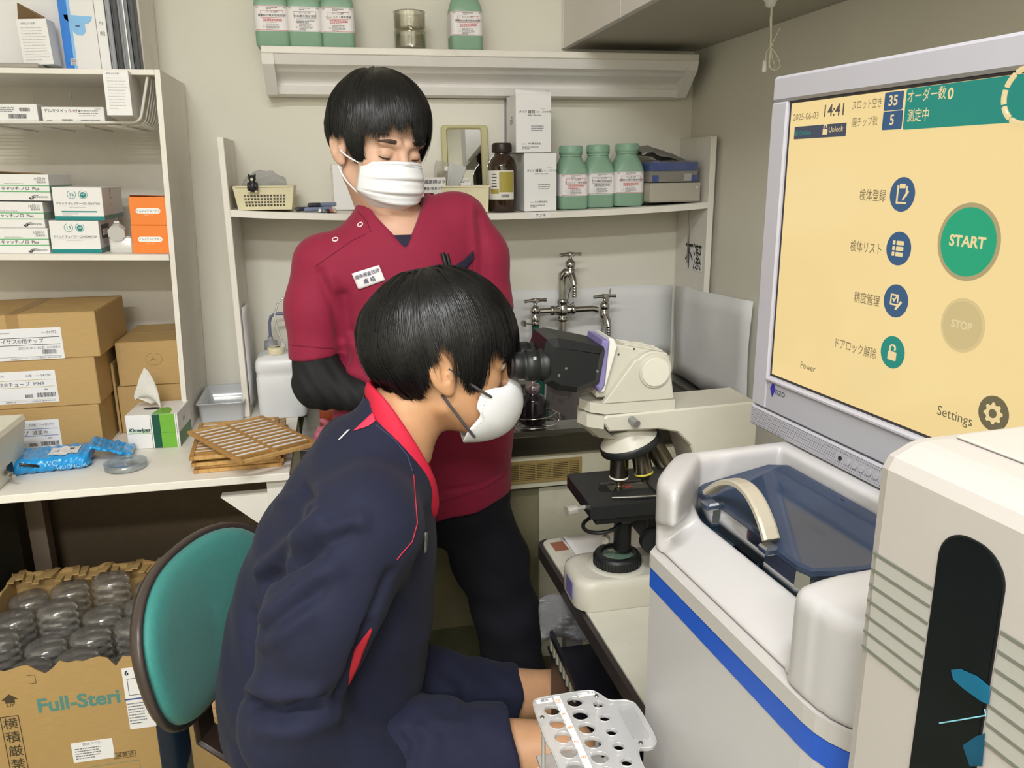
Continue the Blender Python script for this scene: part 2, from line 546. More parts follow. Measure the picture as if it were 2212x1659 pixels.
# --- wall shelf with the slanted lamp hood under it
h = thing('lamp_hood_shelf', 'long white wall shelf with a slanted lamp hood beneath, high on the back wall', 'shelf', (0, 0, 0))
hx0, hx1 = -0.17, 1.03
MB().span(hx0, hx1, 2.30, 2.448, 1.745, 1.763, .002).build('shelf_board', wpaint, h)
hood_m = M('hood_enamel', (238, 235, 231), rough=0.35, var=0.02)
# slanted panel with a hollow reflector between an upper and a lower band
sec = [(2.304, 1.745), (2.318, 1.722)]
tro = [(2.336, 1.716)] + [(2.336 + .058 * (k / 8.0) + .012 * math.sin(PI * k / 8), 1.712 - .036 * (k / 8.0)) for k in range(1, 9)]
low = [(2.384, 1.674), (2.392, 1.655), (2.42, 1.651), (2.446, 1.651)]
poly = sec + tro + low
mb = MB(); xs = (hx0 + .03, hx1 - .03)
mb.grid([[(x, p[0], p[1]) for p in poly] for x in xs], smooth=False)
mb.build('reflector', hood_m, h, thick=0.002)
endp = [(2.302, 1.745), (2.310, 1.72), (2.385, 1.652), (2.447, 1.650), (2.447, 1.745)]
A3 = np.array([[0, 0, 1], [1, 0, 0], [0, 1, 0.0]])
for xa, xb in ((hx0, hx0 + .03), (hx1 - .03, hx1)):
    MB().prism(endp, xa, xb, A3).build('end_panel', hood_m, h)

# --- wall cabinet on the right wall, doors towards the left
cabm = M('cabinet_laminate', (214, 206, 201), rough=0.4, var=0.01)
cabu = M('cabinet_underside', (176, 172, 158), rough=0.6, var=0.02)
c = thing('wall_cabinet', 'pale grey wall cabinet hung high on the right wall', 'cabinet', (0, 0, 0))
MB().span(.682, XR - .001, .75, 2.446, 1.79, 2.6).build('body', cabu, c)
MB().span(.664, .6815, 2.425, 2.446, 1.79, 2.6).build('edge_strip', carton_w, c)
ys = [2.424, 1.93, 1.43, .95]
for i in range(3):
    d = MB().span(.664, .681, ys[i + 1] + .0015, ys[i] - .0015, 1.788, 2.6, .001).build('door', cabm, c)
    if i < 2:
        yh = ys[i + 1] + .05 if i == 0 else ys[i] - .05
        k = MB().cyl((.664, yh, 1.905), (.645, yh, 1.905), .006, .010, 12).cyl((.645, yh, 1.905), (.640, yh, 1.905), .012, .010, 12)
        k.build('knob', chrome, d)

# --- pull switch on its cord, hanging from the cabinet underside
p0 = at(1665, 0, X=.88); zz = 1.79
px0, py0 = p0[0], p0[1]
q = thing('pull_switch', 'white pull-cord light switch with knotted string hanging under the wall cabinet', 'switch', (px0, py0, 1.79))
cordm = M('cord_plastic', (226, 222, 200), rough=0.35, var=0.02)
def off(x, y, dz=0):
    w = at(x, y, Y=py0 ); return w - np.array([px0, py0, 1.79])
MB().lathe([(.016, 0), (.016, -.004), (.011, -.010), (.009, -.018), (.004, -.02)], (0, 0, off(1667, 0)[2]+.006), 16).build('switch_body', carton_w, q)
mbc = MB().cyl((0, 0, 0), (0, 0, off(1667, 0)[2] + .008), .0045, n=8)
mbc.build('stem', carton_w, q)
kn = off(1665, 100)
top = off(1667, 12)
MB().tube([top, off(1666, 40), kn], .0022, 6).tube([top + np.array([.001, 0, 0]), off(1664, 40), kn], .0014, 6) \
    .tube([kn, off(1655, 112), off(1654, 130)], .0011, 6) \
    .tube([kn, off(1684, 62), off(1685, 60)], .0011, 6) \
    .tube([kn] + [off(x, y) for x, y in ((1664, 120), (1662, 140), (1666, 150), (1676, 152), (1685, 143), (1684, 132), (1676, 116), (1667, 104))], .0013, 6) \
    .tube([kn] + [off(x, y) for x, y in ((1668, 125), (1674, 142), (1670, 150), (1661, 145), (1662, 122), (1665, 104))], .0011, 6) \
    .tube([off(1663, 92), off(1669, 98), off(1663, 102), off(1668, 106)], .0022, 6).build('cord', cordm, q)
w = off(1652, 131)
MB().lathe([(.002, .001), (.0042, -.002), (.0048, -.020), (.004, -.022)], w, 12).build('pull_tip', carton_w, q)

# --- wooden rack round the sink: two side boards and one sagging shelf
rk = thing('sink_rack', 'white painted board rack with one shelf against the back wall over the sink', 'shelf', (0, 0, 0))
RX0, RX1, RY = -0.273, 1.046, 2.23
MB().span(RX0 - .016, RX0, RY, 2.448, .802, 1.537, .0015).build('side_board', wpaint, rk)
MB().span(RX1, RX1 + .018, RY, 2.448, .805, 1.537, .0015).build('side_board', wpaint, rk)
def shelf_z(x):
    t = (x - RX0) / (RX1 - RX0)
    return 1.3575 - .021 * math.sin(PI * min(1, max(0, t))) ** 0.8 - .003 * t
n = 24
rows = []
for i in range(n + 1):
    x = RX0 + (RX1 - RX0) * i / n; z = shelf_z(x)
    rows.append([(x, RY, z), (x, RY, z - .017), (x, 2.446, z - .017), (x, 2.446, z)])
MB().loft(rows, smooth=False).build('shelf_board', wpaint, rk)
hook = MB().tube([(RX1 - .012, 2.33, 1.334), (RX1 - .012, 2.33, 1.17)], .0025, 6).build('metal_strip', steel, rk)
# ------------------------------------------------------------------ green powder bottles (shelf over the sink and hood shelf)
gb_m = M('green_bottle_plastic', (134, 168, 144), rough=0.42, var=0.03, scale=20)
gc_m = M('green_cap_plastic', (140, 174, 150), rough=0.45, var=0.03)
lab_m = M('bottle_label_paper', (230, 225, 224), rough=0.45, var=0.02)
BW, BH = 0.086, 0.176

def green_bottle(label, group):
    t = thing('reagent_bottle', label, 'bottle', (0, 0, 0), 0, group)
    def rr(w, r, z): return [(p[0], p[1], z) for p in rrect(w, w, r, 4)]
    W = BW
    rings = [rr(W * .90, .010, 0), rr(W, .014, .006), rr(W, .014, .100), rr(W * .985, .018, .108), rr(W * .90, .026, .124), rr(W * .76, .030, .138), rr(W * .70, .0299, .146), rr(W * .70, .0299, .150)]
    MB().loft(rings).build('body', gb_m, t)
    cp = MB().lathe([(.0325, .1465), (.0325, .1485), (.0315, .149), (.0315, .1515), (.0335, .152), (.0335, .158)], n=28)
    cp.lathe([(.0335, .158), (.0335, .172), (.031, .1755)], n=28)
    for k in range(28):
        a = 2 * PI * k / 28
        cp.box((.0337 * math.cos(a), .0337 * math.sin(a), .165), (.0016, .0016, .012), rotz(a))
    cp.build('cap', gc_m, t)
    lr = [(p[0], p[1]) for p in rrect(W + .0012, W + .0012, .0145, 4)]
    # wraps all but the back
    lr = [p for p in lr if p[1] < W / 2 - .004]
    lr.sort(key=lambda p: math.atan2(p[0], -p[1]))
    MB().grid([[(p[0], p[1], z) for p in lr] for z in (.037, .097)], smooth=False).build('label', lab_m, t)
    return t
def bottle_print(t, title, sub, frame_mat, red=True):
    y = -BW / 2 - .0010; b = MB(); r_ = MB()
    fr = frame_mat
    # framed title box
    for (x0, x1, z0, z1) in ((-.026, .030, .0845, .0853), (-.026, .030, .0685, .0693), (-.026, -.0252, .0685, .0853), (.0292, .030, .0685, .0853)):
        r_.span(x0, x1, y, y + .0003, z0, z1)
    r_.span(-.040, .040, y, y + .0003, .0385, .0393)
    r_.span(-.042, .042, y, y + .0003, .0955, .0961)
    r_.build('frame_print', fr, t)
    T(t, sub, .0062, ink_k, (.002, y, .0815))
    T(t, title, .0066, ink_k, (.002, y, .0735), bold=.02)
    T(t, 'Ⓡ', .004, ink_k, (.012, y, .083))
    T(t, '培地', .004, ink_g, (-.035, y, .0925)); T(t, '300g', .004, ink_g, (.034, y, .0925))
    (MB() if False else fine_print(b, (-.020, y, .0565), (1, 0, 0), (0, 0, 1), .046, .010, 3, 1.0, 3, .55))
    b.build('small_print', ink_red if red else ink_g, t)
    b2 = fine_print(MB(), (-.014, y, .0395), (1, 0, 0), (0, 0, 1), .034, .0155, 5, .8, 5, .5)
    fine_print(b2, (-.012, y, .0875), (1, 0, 0), (0, 0, 1), .030, .007, 2, .8, 6, .5)
    b2.build('small_print', ink_g, t)
    T(t, '♲', .007, ink_g, (-.020, y, .047))

def sz(x): return shelf_z(x) + .0006
def front_x(px_, py_, Y): return at(px_, py_, Y=Y)[0]
specs = [
    (1241, 'green reagent bottle beside the white boxes, its label framed in red', 'マンニット・寒天培地', ink_red, True, 2.325, 0.03),
    (1300, 'middle green reagent bottle of three on the sink shelf, label framed in grey', 'TCBS寒天培地‘栄研’', ink_g, False, 2.345, -0.05),
    (1363, 'green reagent bottle next to the blue wrapped pack on the sink shelf', '臭素BGG寒天培地‘栄研’', ink_red, True, 2.325, -0.08)]
first = None
for px_, lab, ttl, fm, rd, Y, rz in specs:
    t = green_bottle(lab, 'green reagent bottles on the sink shelf')
    X = front_x(px_, 420, Y - .043)
    t.location = (X, Y, max(sz(X - .043), sz(X + .043))); t.rotation_euler = (0, 0, rz)
    bottle_print(t, ttl, 'パールコア', fm, rd)
for px_, lab in ((1212, 'green reagent bottle half hidden behind the first of the front three'), (1282, 'green reagent bottle peeping out behind the gap between two front bottles')):
    pass
Yh = 2.3645
for px_, lab, ttl, fm, rd in ((588, 'first green reagent bottle from the left on the lamp hood shelf', '臭素BGG寒天培地‘栄研’', ink_red, True),
                              (659, 'second green reagent bottle from the left on the hood shelf, grey framed label', 'TCBS寒天培地‘栄研’', ink_g, False),
                              (730, 'third green reagent bottle from the left on the lamp hood shelf', 'マンニット・寒天培地', ink_red, True),
                              (1009, 'green reagent bottle standing alone right of the glass jars', '臭素BGG寒天培地‘栄研’', ink_red, True)):
    t = green_bottle(lab, 'green reagent bottles on the hood shelf')
    X = front_x(px_, 60, Yh - .043)
    t.location = (X, Yh - .004, 1.7635)
    bottle_print(t, ttl, 'パールコア', fm, rd)

# stacked clear jars on the hood shelf
glass = clear('clear_glass', (238, 236, 228), gloss=0.16, rough=0.03)
Xj = front_x(888, 80, 2.33)
for z, lab in ((1.7635, 'clear glass jar, the lower of two stacked on the hood shelf'), (1.8135, 'clear glass jar stacked on top of another on the hood shelf')):
    o = MB().lathe([(.001, .001), (.038, 0), (.0415, .004), (.0425, .01), (.0425, .044), (.044, .0485), (.0415, .049), (.040, .044), (.040, .008), (.036, .004), (.001, .004)], n=32).build('glass_jar', glass)
    o.location = (Xj, 2.36, z)
    tag(o, lab, 'jar', 'stacked glass jars')

# ------------------------------------------------------------------ cream basket with figurine, bag, pens
cream = M('cream_plastic', (222, 213, 178), rough=0.4, var=0.03)
Yb = 2.245
bl, br = at(503, 408, Y=Yb), at(634, 408, Y=Yb)
bw = br[0] - bl[0]; bcx = (br[0] + bl[0]) / 2; bh = .058; bd = .15
bz = sz(bcx) + .004
t = thing('plastic_basket', 'cream perforated plastic basket holding a plastic bag at the left end of the sink shelf', 'basket', (bcx, Yb, bz))
def bpt(u, v, face):
    # u 0..1 along the wall, v 0..1 up; walls lean outwards
    k = .88 + .12 * v
    hx, hy = bw / 2 * k, bd / 2 * (.9 + .1 * v)
    z = bh * v; cy = bd / 2
    if face == 0: return ((2 * u - 1) * hx, cy - hy, z)
    if face == 1: return (hx, cy + (2 * u - 1) * hy, z)
    if face == 2: return ((1 - 2 * u) * hx, cy + hy, z)
    return (-hx, cy + (1 - 2 * u) * hy, z)
mb = MB()
for face, nc in ((0, 13), (1, 13), (2, 13), (3, 13)):
    us = [0, .13]
    for k in range(nc): us += [.13 + .74 * (k + .3) / nc, .13 + .74 * (k + 1) / nc]
    us += [1]; vs = [0, .14]
    for k in range(4): vs += [.14 + .56 * (k + .68) / 4, .14 + .56 * (k + 1) / 4]
    vs += [1]
    P = [[bpt(u, v, face) for u in us] for v in vs]
    idx = [p for r_ in P for p in r_]; nu = len(us); fs = []
    for i in range(len(vs) - 1):
        for j in range(nu - 1):
            hole = (1 <= i < len(vs) - 2 and i % 2 == 1) and (1 <= j < nu - 2 and j % 2 == 0)
            if not hole: fs.append((i * nu + j, i * nu + j + 1, (i + 1) * nu + j + 1, (i + 1) * nu + j))
    mb.add(idx, fs)
mb.add([bpt(0, 0, 0), bpt(1, 0, 0), bpt(0, 0, 2), bpt(1, 0, 2)], [(0, 1, 2, 3)])
mb.build('basket_wall', cream, t, thick=.0016)
rim = [bpt(u, 1, f) for f in range(4) for u in (0.04, .96)]
MB().tube([np.array(p) for p in rim], .0028, 6, closed=True).build('rim', cream, t)
bagm = clear('crumpled_film', (245, 245, 245), gloss=0.22, rough=0.18, milk=0.45, milkc=(235, 235, 232), bump=0.8, bscale=90)
def bagfn(X, Y, Z): return s_ell(X, Y, Z, (0, 0, 0), (.060, .045, .045)) + .006 * np.sin(X * 150 + 3 * np.sin(Y * 90)) * np.cos(Z * 120 + Y * 60)
V, F = surface_nets(bagfn, (-.075, -.06, -.06), (.075, .06, .06), .005)
o = np_mesh('plastic_bag', V, F, bagm); o.location = (bcx - .002, Yb + bd / 2, bz + .052)
tag(o, 'crumpled clear plastic bag lying in the cream basket', 'bag')

fig_m = M('black_toy_vinyl', (30, 29, 30), rough=0.4, var=0.03)
fig_l = M('pale_toy_vinyl', (214, 200, 180), rough=0.5, var=0.03)
fp = at(547, 412, Y=Yb - .006)
t = thing('bear_figurine', 'tiny black seated bear figurine hooked on the rim of the cream basket', 'figurine', (fp[0], Yb - .008, bz + bh - .012))
def figfn(X, Y, Z):
    d = s_ell(X, Y, Z, (0, 0, .013), (.0115, .010, .0145))
    d = sm(d, s_ell(X, Y, Z, (0, -.001, .033), (.0095, .009, .009)), .003)
    for s in (-1, 1):
        d = sm(d, s_cone(X, Y, Z, (s * .0068, 0, .039), (s * .0082, 0, .0435), .003, .0018), .001)
        d = sm(d, s_cone(X, Y, Z, (s * .010, -.002, .020), (s * .0105, -.009, .008), .0035, .003), .002)
        d = sm(d, s_cone(X, Y, Z, (s * .007, -.004, .003), (s * .0085, -.013, .000), .0042, .0038), .002)
    return d
V, F = surface_nets(figfn, (-.018, -.02, -.008), (.018, .014, .05), .0012)
np_mesh('body', V, F, fig_m, t)
MB().lathe([(.001, -.0102), (.0035, -.0098), (.0048, -.0075), (.004, -.005)], (0, 0, .031), 12, (0, 1, 0)).build('muzzle', fig_l, t)
for s in (-1, 1):
    MB().lathe([(.0005, -.0172), (.0028, -.0165), (.0036, -.0140)], (s * .0085, 0, .000), 10, (0, 1, 0)).build('foot_pad', fig_l, t)

def pen(px_, py_, Y, mat, tipm, lab, name='marker_pen', L=.11, r=.0055, yaw=0.0, grp='pens lying on the sink shelf'):
    X = at(px_, py_, Y=Y)[0]
    t = thing(name, lab, 'pen', (X, Y, sz(X) + r + .001), yaw, grp)
    MB().cyl((0, 0, 0), (0, L * .7, 0), r, n=12).build('barrel', mat, t)
    MB().lathe([(r * .6, -.004), (r * 1.06, -.001), (r * 1.06, .03)], (0, -.0, 0), 12, (0, 1, 0)).build('cap', tipm, t)
    return t
pb = M('grey_blue_pen', (122, 132, 156), rough=0.35, var=0.02); pd = M('dark_pen', (52, 54, 62), rough=0.35, var=0.02)
pen(642, 447, 2.27, pb, pd, 'grey blue marker nearest the basket, lying with a dark cap', yaw=-1.0)
pen(660, 449, 2.262, pb, pb, 'plain grey blue marker lying in front of the other markers', yaw=-1.05)
o_ = pen(668, 440, 2.275, pb, pd, 'grey blue marker resting on top of the two others', yaw=-1.1); o_.location.z += .0115
for px_, mt, cname in ((691, ink_w, 'white'), (699, pb, 'blue'), (708, ink_k, 'black'), (715, ink_red, 'red'), (723, M('tan_pen', (196, 180, 150), rough=.4, var=.02), 'tan')):
    pen(px_, 452, 2.25, ink_w, mt, 'slim pen with a %s end, in the row of pens left of the standing man' % cname, 'slim_pen', .13, .0042)
# note block and sheet behind the standing man
X0 = at(722, 440, Y=2.40)[0]; X1 = at(800, 440, Y=2.40)[0]
t = thing('notepad', 'white notepad with a red flecked edge propped behind the standing man', 'notepad', ((X0 + X1) / 2, 2.405, sz(X0) + .001))
MB().box((0, 0, .062), (X1 - X0, .006, .124), None, .001).build('pages', paper, t)
MB().span(-(X1 - X0) / 2 - .004, -(X1 - X0) / 2, -.004, .004, 0, .126).build('spine', M('flecked_edge', (206, 188, 178), rough=.6, var=.25, scale=120), t)
b = fine_print(MB(), (-.01, -.0034, .05), (1, 0, 0), (0, 0, 1), .05, .05, 4, .8, 9, .25); b.build('handwriting', ink_lg, t)

# white board leaning on the wall behind the mirror
X0 = at(905, 260, Y=2.435)[0]; X1 = at(1091, 260, Y=2.435)[0]; zt = at(1091, 214, Y=2.435)[2]
t = thing('leaning_board', 'plain white board standing on the sink shelf behind the mirror', 'board', ((X0 + X1) / 2, 2.438, sz(X0) + .006))
H_ = 1.648 - (sz(X0) + .006)
MB().span(-(X1 - X0) / 2, (X1 - X0) / 2 - .004, -.004, .004, 0, H_).build('panel', M('board_white', (228, 224, 212), rough=.6, var=.01), t)
MB().span((X1 - X0) / 2 - .004, (X1 - X0) / 2, -.006, .005, 0, H_).build('edge_strip', M('lilac_grey_edge', (176, 174, 186), rough=.5, var=.02), t)

# mirror
Ym = 2.405
m0, m1 = at(958, 395, Y=Ym), at(1056, 270, Y=Ym)
w_, h_ = m1[0] - m0[0], m1[2] - sz(m0[0]) - .002
t = thing('table_mirror', 'small mirror in a khaki plastic frame leaning behind the brown bottle', 'mirror', ((m0[0] + m1[0]) / 2, Ym, sz(m0[0]) + .003))
t.rotation_euler = (-.10, 0, 0.02)
fr_m = M('khaki_frame_plastic', (192, 184, 140), rough=0.35, var=0.03)
outer = [(p[0], p[1] + h_ / 2) for p in rrect(w_, h_, .009)]; 
inner = [(p[0] - .002, p[1] + h_ / 2 + .005) for p in rrect(w_ * .72, h_ * .86, .007)]
mb = MB(); n = len(outer)
def ring3(poly, z): return [XF @ np.array([p[0], p[1], z]) for p in poly]
mb.loft([ring3(outer, -.006), ring3(outer, .004), ring3([(p[0] * .97, h_ / 2 + (p[1] - h_ / 2) * .98) for p in outer], .0075), ring3([(p[0] * 1.06 + .0001, h_ / 2 + .004 + (p[1] - h_ / 2 - .004) * 1.045) for p in inner], .0075), ring3(inner, .003)], True, False, smooth=False)
mb.build('frame', fr_m, t)
MB().prism(inner, .0005, .0032, XF).build('mirror_glass', M('mirror_silver', (150, 150, 144), rough=0.02, metal=1.0, var=0), t)
# small white holder before the mirror
X0 = at(1004, 385, Y=2.355)[0]
t = thing('white_holder', 'small white plastic clip stand in front of the mirror', 'holder', (X0, 2.36, sz(X0) + .001))
MB().span(-.012, .014, -.01, .01, .0, .05, .002).build('base', carton_w, t)
MB().span(-.001, .003, -.002, .002, .05, .088).span(.008, .011, -.002, .002, .05, .088).span(-.012, .016, -.004, .004, .086, .091, .001).build('clip', carton_w, t)

# bags of swabs
stick = M('swab_wood', (188, 160, 118), rough=.6, var=.1, scale=60)
film = clear('clear_film', (250, 250, 246), gloss=0.15, rough=0.12, milk=0.12, bump=0.5, bscale=60)
film_w = clear('white_film', (250, 250, 250), gloss=0.15, rough=0.2, milk=0.7, bump=0.5, bscale=60)
X0 = at(938, 372, Y=2.33)[0]
t = thing('swab_bag', 'clear bag of wooden swab sticks leaning beside the mirror', 'bag', (X0, 2.36, sz(X0) + .006)); t.rotation_euler = (0, R(13), 0)
for k in range(12):
    MB().cyl((-.012 + .0022 * k, .004 * math.sin(k * 2.1), .002), (-.010 + .0020 * k, .004 * math.sin(k * 2.1), .105 + .006 * math.sin(k * 3)), .0011, n=6).build('swab_stick', stick, t)
def pouch(w0, w1, h, d):
    rr = []
    for k in range(9):
        v = k / 8; ww = w0 + (w1 - w0) * v + .002 * math.sin(v * 9); dd = d * (1 - .85 * v ** 3) + .0005
        rr.append([(ww * math.cos(a) , dd * math.sin(a) , h * v) for a in [2 * PI * q / 20 for q in range(20)]])
    return MB().loft(rr)
pouch(.017, .021, .135, .010).build('pouch', film, t)
MB().box((.010, -.009, .118), (.010, .001, .012), rotz(.1)).build('sticker', carton_w, t)
X0 = at(966, 372, Y=2.32)[0]
t = thing('white_swab_bag', 'white translucent pouch leaning right against the mirror', 'bag', (X0, 2.350, sz(X0) + .007)); t.rotation_euler = (0, R(16), 0)
pouch(.014, .024, .128, .009).build('pouch', film_w, t)
fine_print(MB(), (-.006, -.0105, .02), (0, 0, 1), (-1, 0, 0), .08, .012, 2, .9, 4, .4).build('small_print', ink_lg, t)

# card, jars and cream box in front of them
X0 = at(965, 455, Y=2.26)[0]; X1 = at(1057, 455, Y=2.26)[0]; zb = sz(X1); hb = at(1010, 402, Y=2.26)[2] - zb
Xc0 = X0 - .012
t = thing('cream_box', 'open cream plastic box under the mirror, beside the brown bottle', 'box', ((Xc0 + X1) / 2, 2.26, zb + .001))
wd = X1 - Xc0
mb = MB()
sec = lambda s, z: [(wd / 2 * s * a, .05 + .05 * s * b_, z) for a, b_ in ((-1, -1), (1, -1), (1, 1), (-1, 1))]
mb.loft([sec(.96, 0), sec(1, hb - .004), sec(1.05, hb - .004), sec(1.05, hb), sec(.98, hb), sec(.93, .003)], True, True, smooth=False)
mb.build('box_shell', cream, t)
MB().span(-.008, .022, .03, .06, hb * .55, hb + .008, .002).build('white_tray', carton_w, t)
Xk = at(943, 392, Y=2.235)[0]
t = thing('label_card', 'white handwritten card standing before the swab bags', 'card', (Xk, 2.262, sz(Xk) + .060))
MB().span(-.032, .028, 0, .0012, -.058, .036).build('card', paper, t)
T(t, '滅菌綿ぼう', .0118, ink_k, (-.002, -.0008, .024), bold=.02, shear=.15)
T(t, '最後1袋あけたら', .0085, ink_k, (-.002, -.0008, .006), bold=.02, shear=.1)
for px_, lab, capm in ((926, 'small jar with a dark red lid behind the shoulder of the standing man', M('red_lid', (128, 30, 46), rough=.4, var=.03)), (955, 'small jar with a clear silvery lid beside the red lidded jar', clear('lid_clear', (225, 225, 225), gloss=.3, rough=.1, milk=.35))):
    Xk = at(px_, 404, Y=2.245)[0]
    t = thing('small_jar', lab, 'jar', (Xk, 2.246, sz(Xk) + .001), 0, 'small jars before the cream box')
    MB().lathe([(.010, 0), (.0125, .004), (.0125, .030), (.010, .034)], n=20).build('jar_body', clear('jar_clear', (230, 225, 220), gloss=.2, rough=.05, milk=.2), t)
    MB().lathe([(.0135, .034), (.0135, .052), (.012, .054)], n=20).build('lid', capm, t)

# brown bottle
brown = M('amber_glass', (50, 33, 22), rough=0.06, var=0.05, spec=.6, coat=.3)
Yk = 2.30; Xk = at(1085, 420, Y=Yk)[0]
rb = (at(1115, 420, Y=Yk)[0] - at(1053, 420, Y=Yk)[0]) / 2
t = thing('brown_bottle', 'dark brown glass reagent bottle with an olive label on the sink shelf', 'bottle', (Xk, Yk, sz(Xk) + .001))
MB().lathe([(rb * .9, 0), (rb, .006), (rb, .118), (rb * .96, .130), (rb * .78, .144), (rb * .56, .152), (rb * .52, .158), (rb * .52, .163)], n=36).build('body', brown, t)
cb = MB().lathe([(rb * .64, .160), (rb * .66, .162), (rb * .66, .182), (rb * .60, .186)], n=30)
for k in range(30):
    a = 2 * PI * k / 30; cb.box((rb * .66 * math.cos(a), rb * .66 * math.sin(a), .172), (.0014, .0012, .018), rotz(a))
cb.build('cap', M('brown_cap', (46, 32, 26), rough=.4, var=.03), t)
def cyl_patch(r, a0, a1, z0, z1, n=10): return [[(r * math.sin(R(a0 + (a1 - a0) * k / n)), -r * math.cos(R(a0 + (a1 - a0) * k / n)), z) for k in range(n + 1)] for z in (z0, z1)]
MB().grid(cyl_patch(rb + .0008, -75, 38, .034, .112)).build('label', M('bottle_label_white', (222, 218, 208), rough=.4, var=.02), t)
MB().grid(cyl_patch(rb + .0014, -22, 34, .054, .109)).build('olive_label', M('olive_print', (164, 150, 66), rough=.45, var=.04), t)
MB().grid(cyl_patch(rb + .0014, -58, -24, .050, .062)).build('olive_label', _mats['olive_print'], t)
bb = MB()
for k in range(14): 
    a = R(-14 + 2.2 * k); bb.box(((rb + .0016) * math.sin(a), -(rb + .0016) * math.cos(a), .044), (.0007, .0004, .008), rotz(a))
for k in range(5):
    a = R(-42); bb.box(((rb + .0012) * math.sin(a), -(rb + .0012) * math.cos(a), .07 + .008 * k), (.016 - .002 * (k % 3), .0005, .002), rotz(a))
bb.build('small_print', ink_k, t)
T(t, '1', .008, ink_k, ((rb + .002) * math.sin(R(-40)), -(rb + .002) * math.cos(R(-40)), .104), basis=Matrix(rotz(R(-40)).tolist()) @ FRONT)

# two white cartons
def white_carton(lab, x0, x1, y0f, y1f, Y, ztop_px, open_top, side=.05, rz=0.0):
    a = at(x0, y1f, Y=Y); b_ = at(x1, y1f, Y=Y)
    return a[0], b_[0]
Yc = 2.262
xa, xb = at(1133, 453, Y=Yc)[0], at(1202, 453, Y=Yc)[0]; wz = max(sz(xa), sz(xb))
hL = at(1165, 331, Y=Yc)[2] - wz
def carton_print(t, w, h, y, ox=0):
    T(t, 'ダイア', .0075, ink_k, (ox - w * .30, y, h * .70), bold=.01); T(t, '嫌気', .0100, ink_k, (ox - w * .06, y, h * .70), bold=.03); T(t, 'パック・パウチ用', .0065, ink_k, (ox + w * .24, y, h * .70), bold=.005)
    T(t, '嫌気培養・嫌気ガス発生剤', .0032, ink_k, (ox + w * .03, y, h * .645), bold=.02)
    T(t, '01312', .0045, ink_g, (ox + w * .28, y, h * .755))
    b = fine_print(MB(), (ox - w * .07, y, h * .37), (1, 0, 0), (0, 0, 1), w * .36, h * .11, 3, 1, 2, .4); b.build('small_print', ink_g, t)
    T(t, 'PHC株式会社', .0062, ink_k, (ox + w * .02, y, h * .16), bold=.01); T(t, '製造元', .0036, ink_g, (ox - w * .28, y, h * .155))
    b = fine_print(MB(), (ox - w * .32, y, h * .06), (1, 0, 0), (0, 0, 1), w * .5, h * .06, 2, .9, 8, .4); b.build('small_print', ink_g, t)
t = thing('white_carton', 'lower of the two stacked white cartons beside the brown bottle', 'box', ((xa + xb) / 2, Yc, wz), 0.0, 'white cartons stacked on the sink shelf')
w_ = xb - xa
dpt = .125
MB().span(-w_ / 2, w_ / 2, 0, dpt, 0, hL, .0008).build('carton', carton_w, t)
carton_print(t, w_, hL, -.0005)
xa2, xb2 = at(1115, 330, Y=Yc)[0], at(1190, 330, Y=Yc)[0]; w2 = xb2 - xa2
zt2 = at(1150, 203, Y=Yc)[2]; h2 = zt2 - (wz + hL) - .001
t = thing('white_carton', 'upper of the two stacked white cartons, its lid flaps open', 'box', ((xa2 + xb2) / 2, Yc, wz + hL + .0006), 0.0, 'white cartons stacked on the sink shelf')
mb = MB(); th = .0015
mb.span(-w2 / 2, w2 / 2, 0, th, 0, h2).span(-w2 / 2, w2 / 2, dpt - th, dpt, 0, h2).span(-w2 / 2, -w2 / 2 + th, th, dpt - th, 0, h2).span(w2 / 2 - th, w2 / 2, th, dpt - th, 0, h2).span(-w2 / 2, w2 / 2, 0, dpt, 0, th)
mb.build('carton', carton_w, t)
fl = MB().add([(-w2 / 2, 0, h2), (w2 / 2, 0, h2), (w2 / 2, .006, h2 + .006), (w2 * .3, .008, h2 + .009), (-w2 / 2, .004, h2 + .012)], [(0, 1, 2, 3, 4)])
fl.build('flap', carton_w, t, thick=.001)
MB().add([(w2 / 2, 0, h2), (w2 / 2, dpt * .5, h2), (w2 / 2 - .004, dpt * .4, h2 + .014), (w2 / 2 - .001, .01, h2 + .012)], [(0, 1, 2, 3)]).build('flap', carton_w, t, thick=.001)
carton_print(t, w2, h2, -.0005)
T(t, '嫌気', .008, ink_g, (-w2 / 2 - .0005, .05, h2 * .62), basis=Matrix(((0, 0, -1), (-1, 0, 0), (0, 1, 0))))
fine_print(MB(), (-w2 / 2 - .0005, .075, h2 * .50), (0, -1, 0), (0, 0, 1), .045, h2 * .1, 3, .9, 2, .4).build('small_print', ink_g, t)

# grey box, blue pack, grey bag at the right end of the shelf
Yg = 2.255
xa, xb = at(1402, 440, Y=Yg)[0], RX1 - .012; zg = sz(xb - .03); hg = at(1460, 398, Y=Yg)[2] - zg
gm = M('grey_drawer_plastic', (178, 172, 158), rough=.45, var=.02)
t = thing('grey_drawer_box', 'flat grey plastic drawer box at the right end of the sink shelf', 'box', ((xa + xb) / 2, Yg, zg + .004), R(4))
w_ = xb - xa
mb = MB(); mb.span(-w_ / 2, w_ / 2, 0, .005, 0, hg, .001).span(-w_ / 2, w_ / 2, .13, .135, 0, hg, .001).span(-w_ / 2, -w_ / 2 + .005, .005, .13, 0, hg).span(w_ / 2 - .005, w_ / 2, .005, .13, 0, hg).span(-w_ / 2, w_ / 2, 0, .135, 0, .003)
mb.span(-w_ / 2, w_ / 2, .005, .13, hg - .004, hg - .002)
mb.build('box_shell', gm, t)
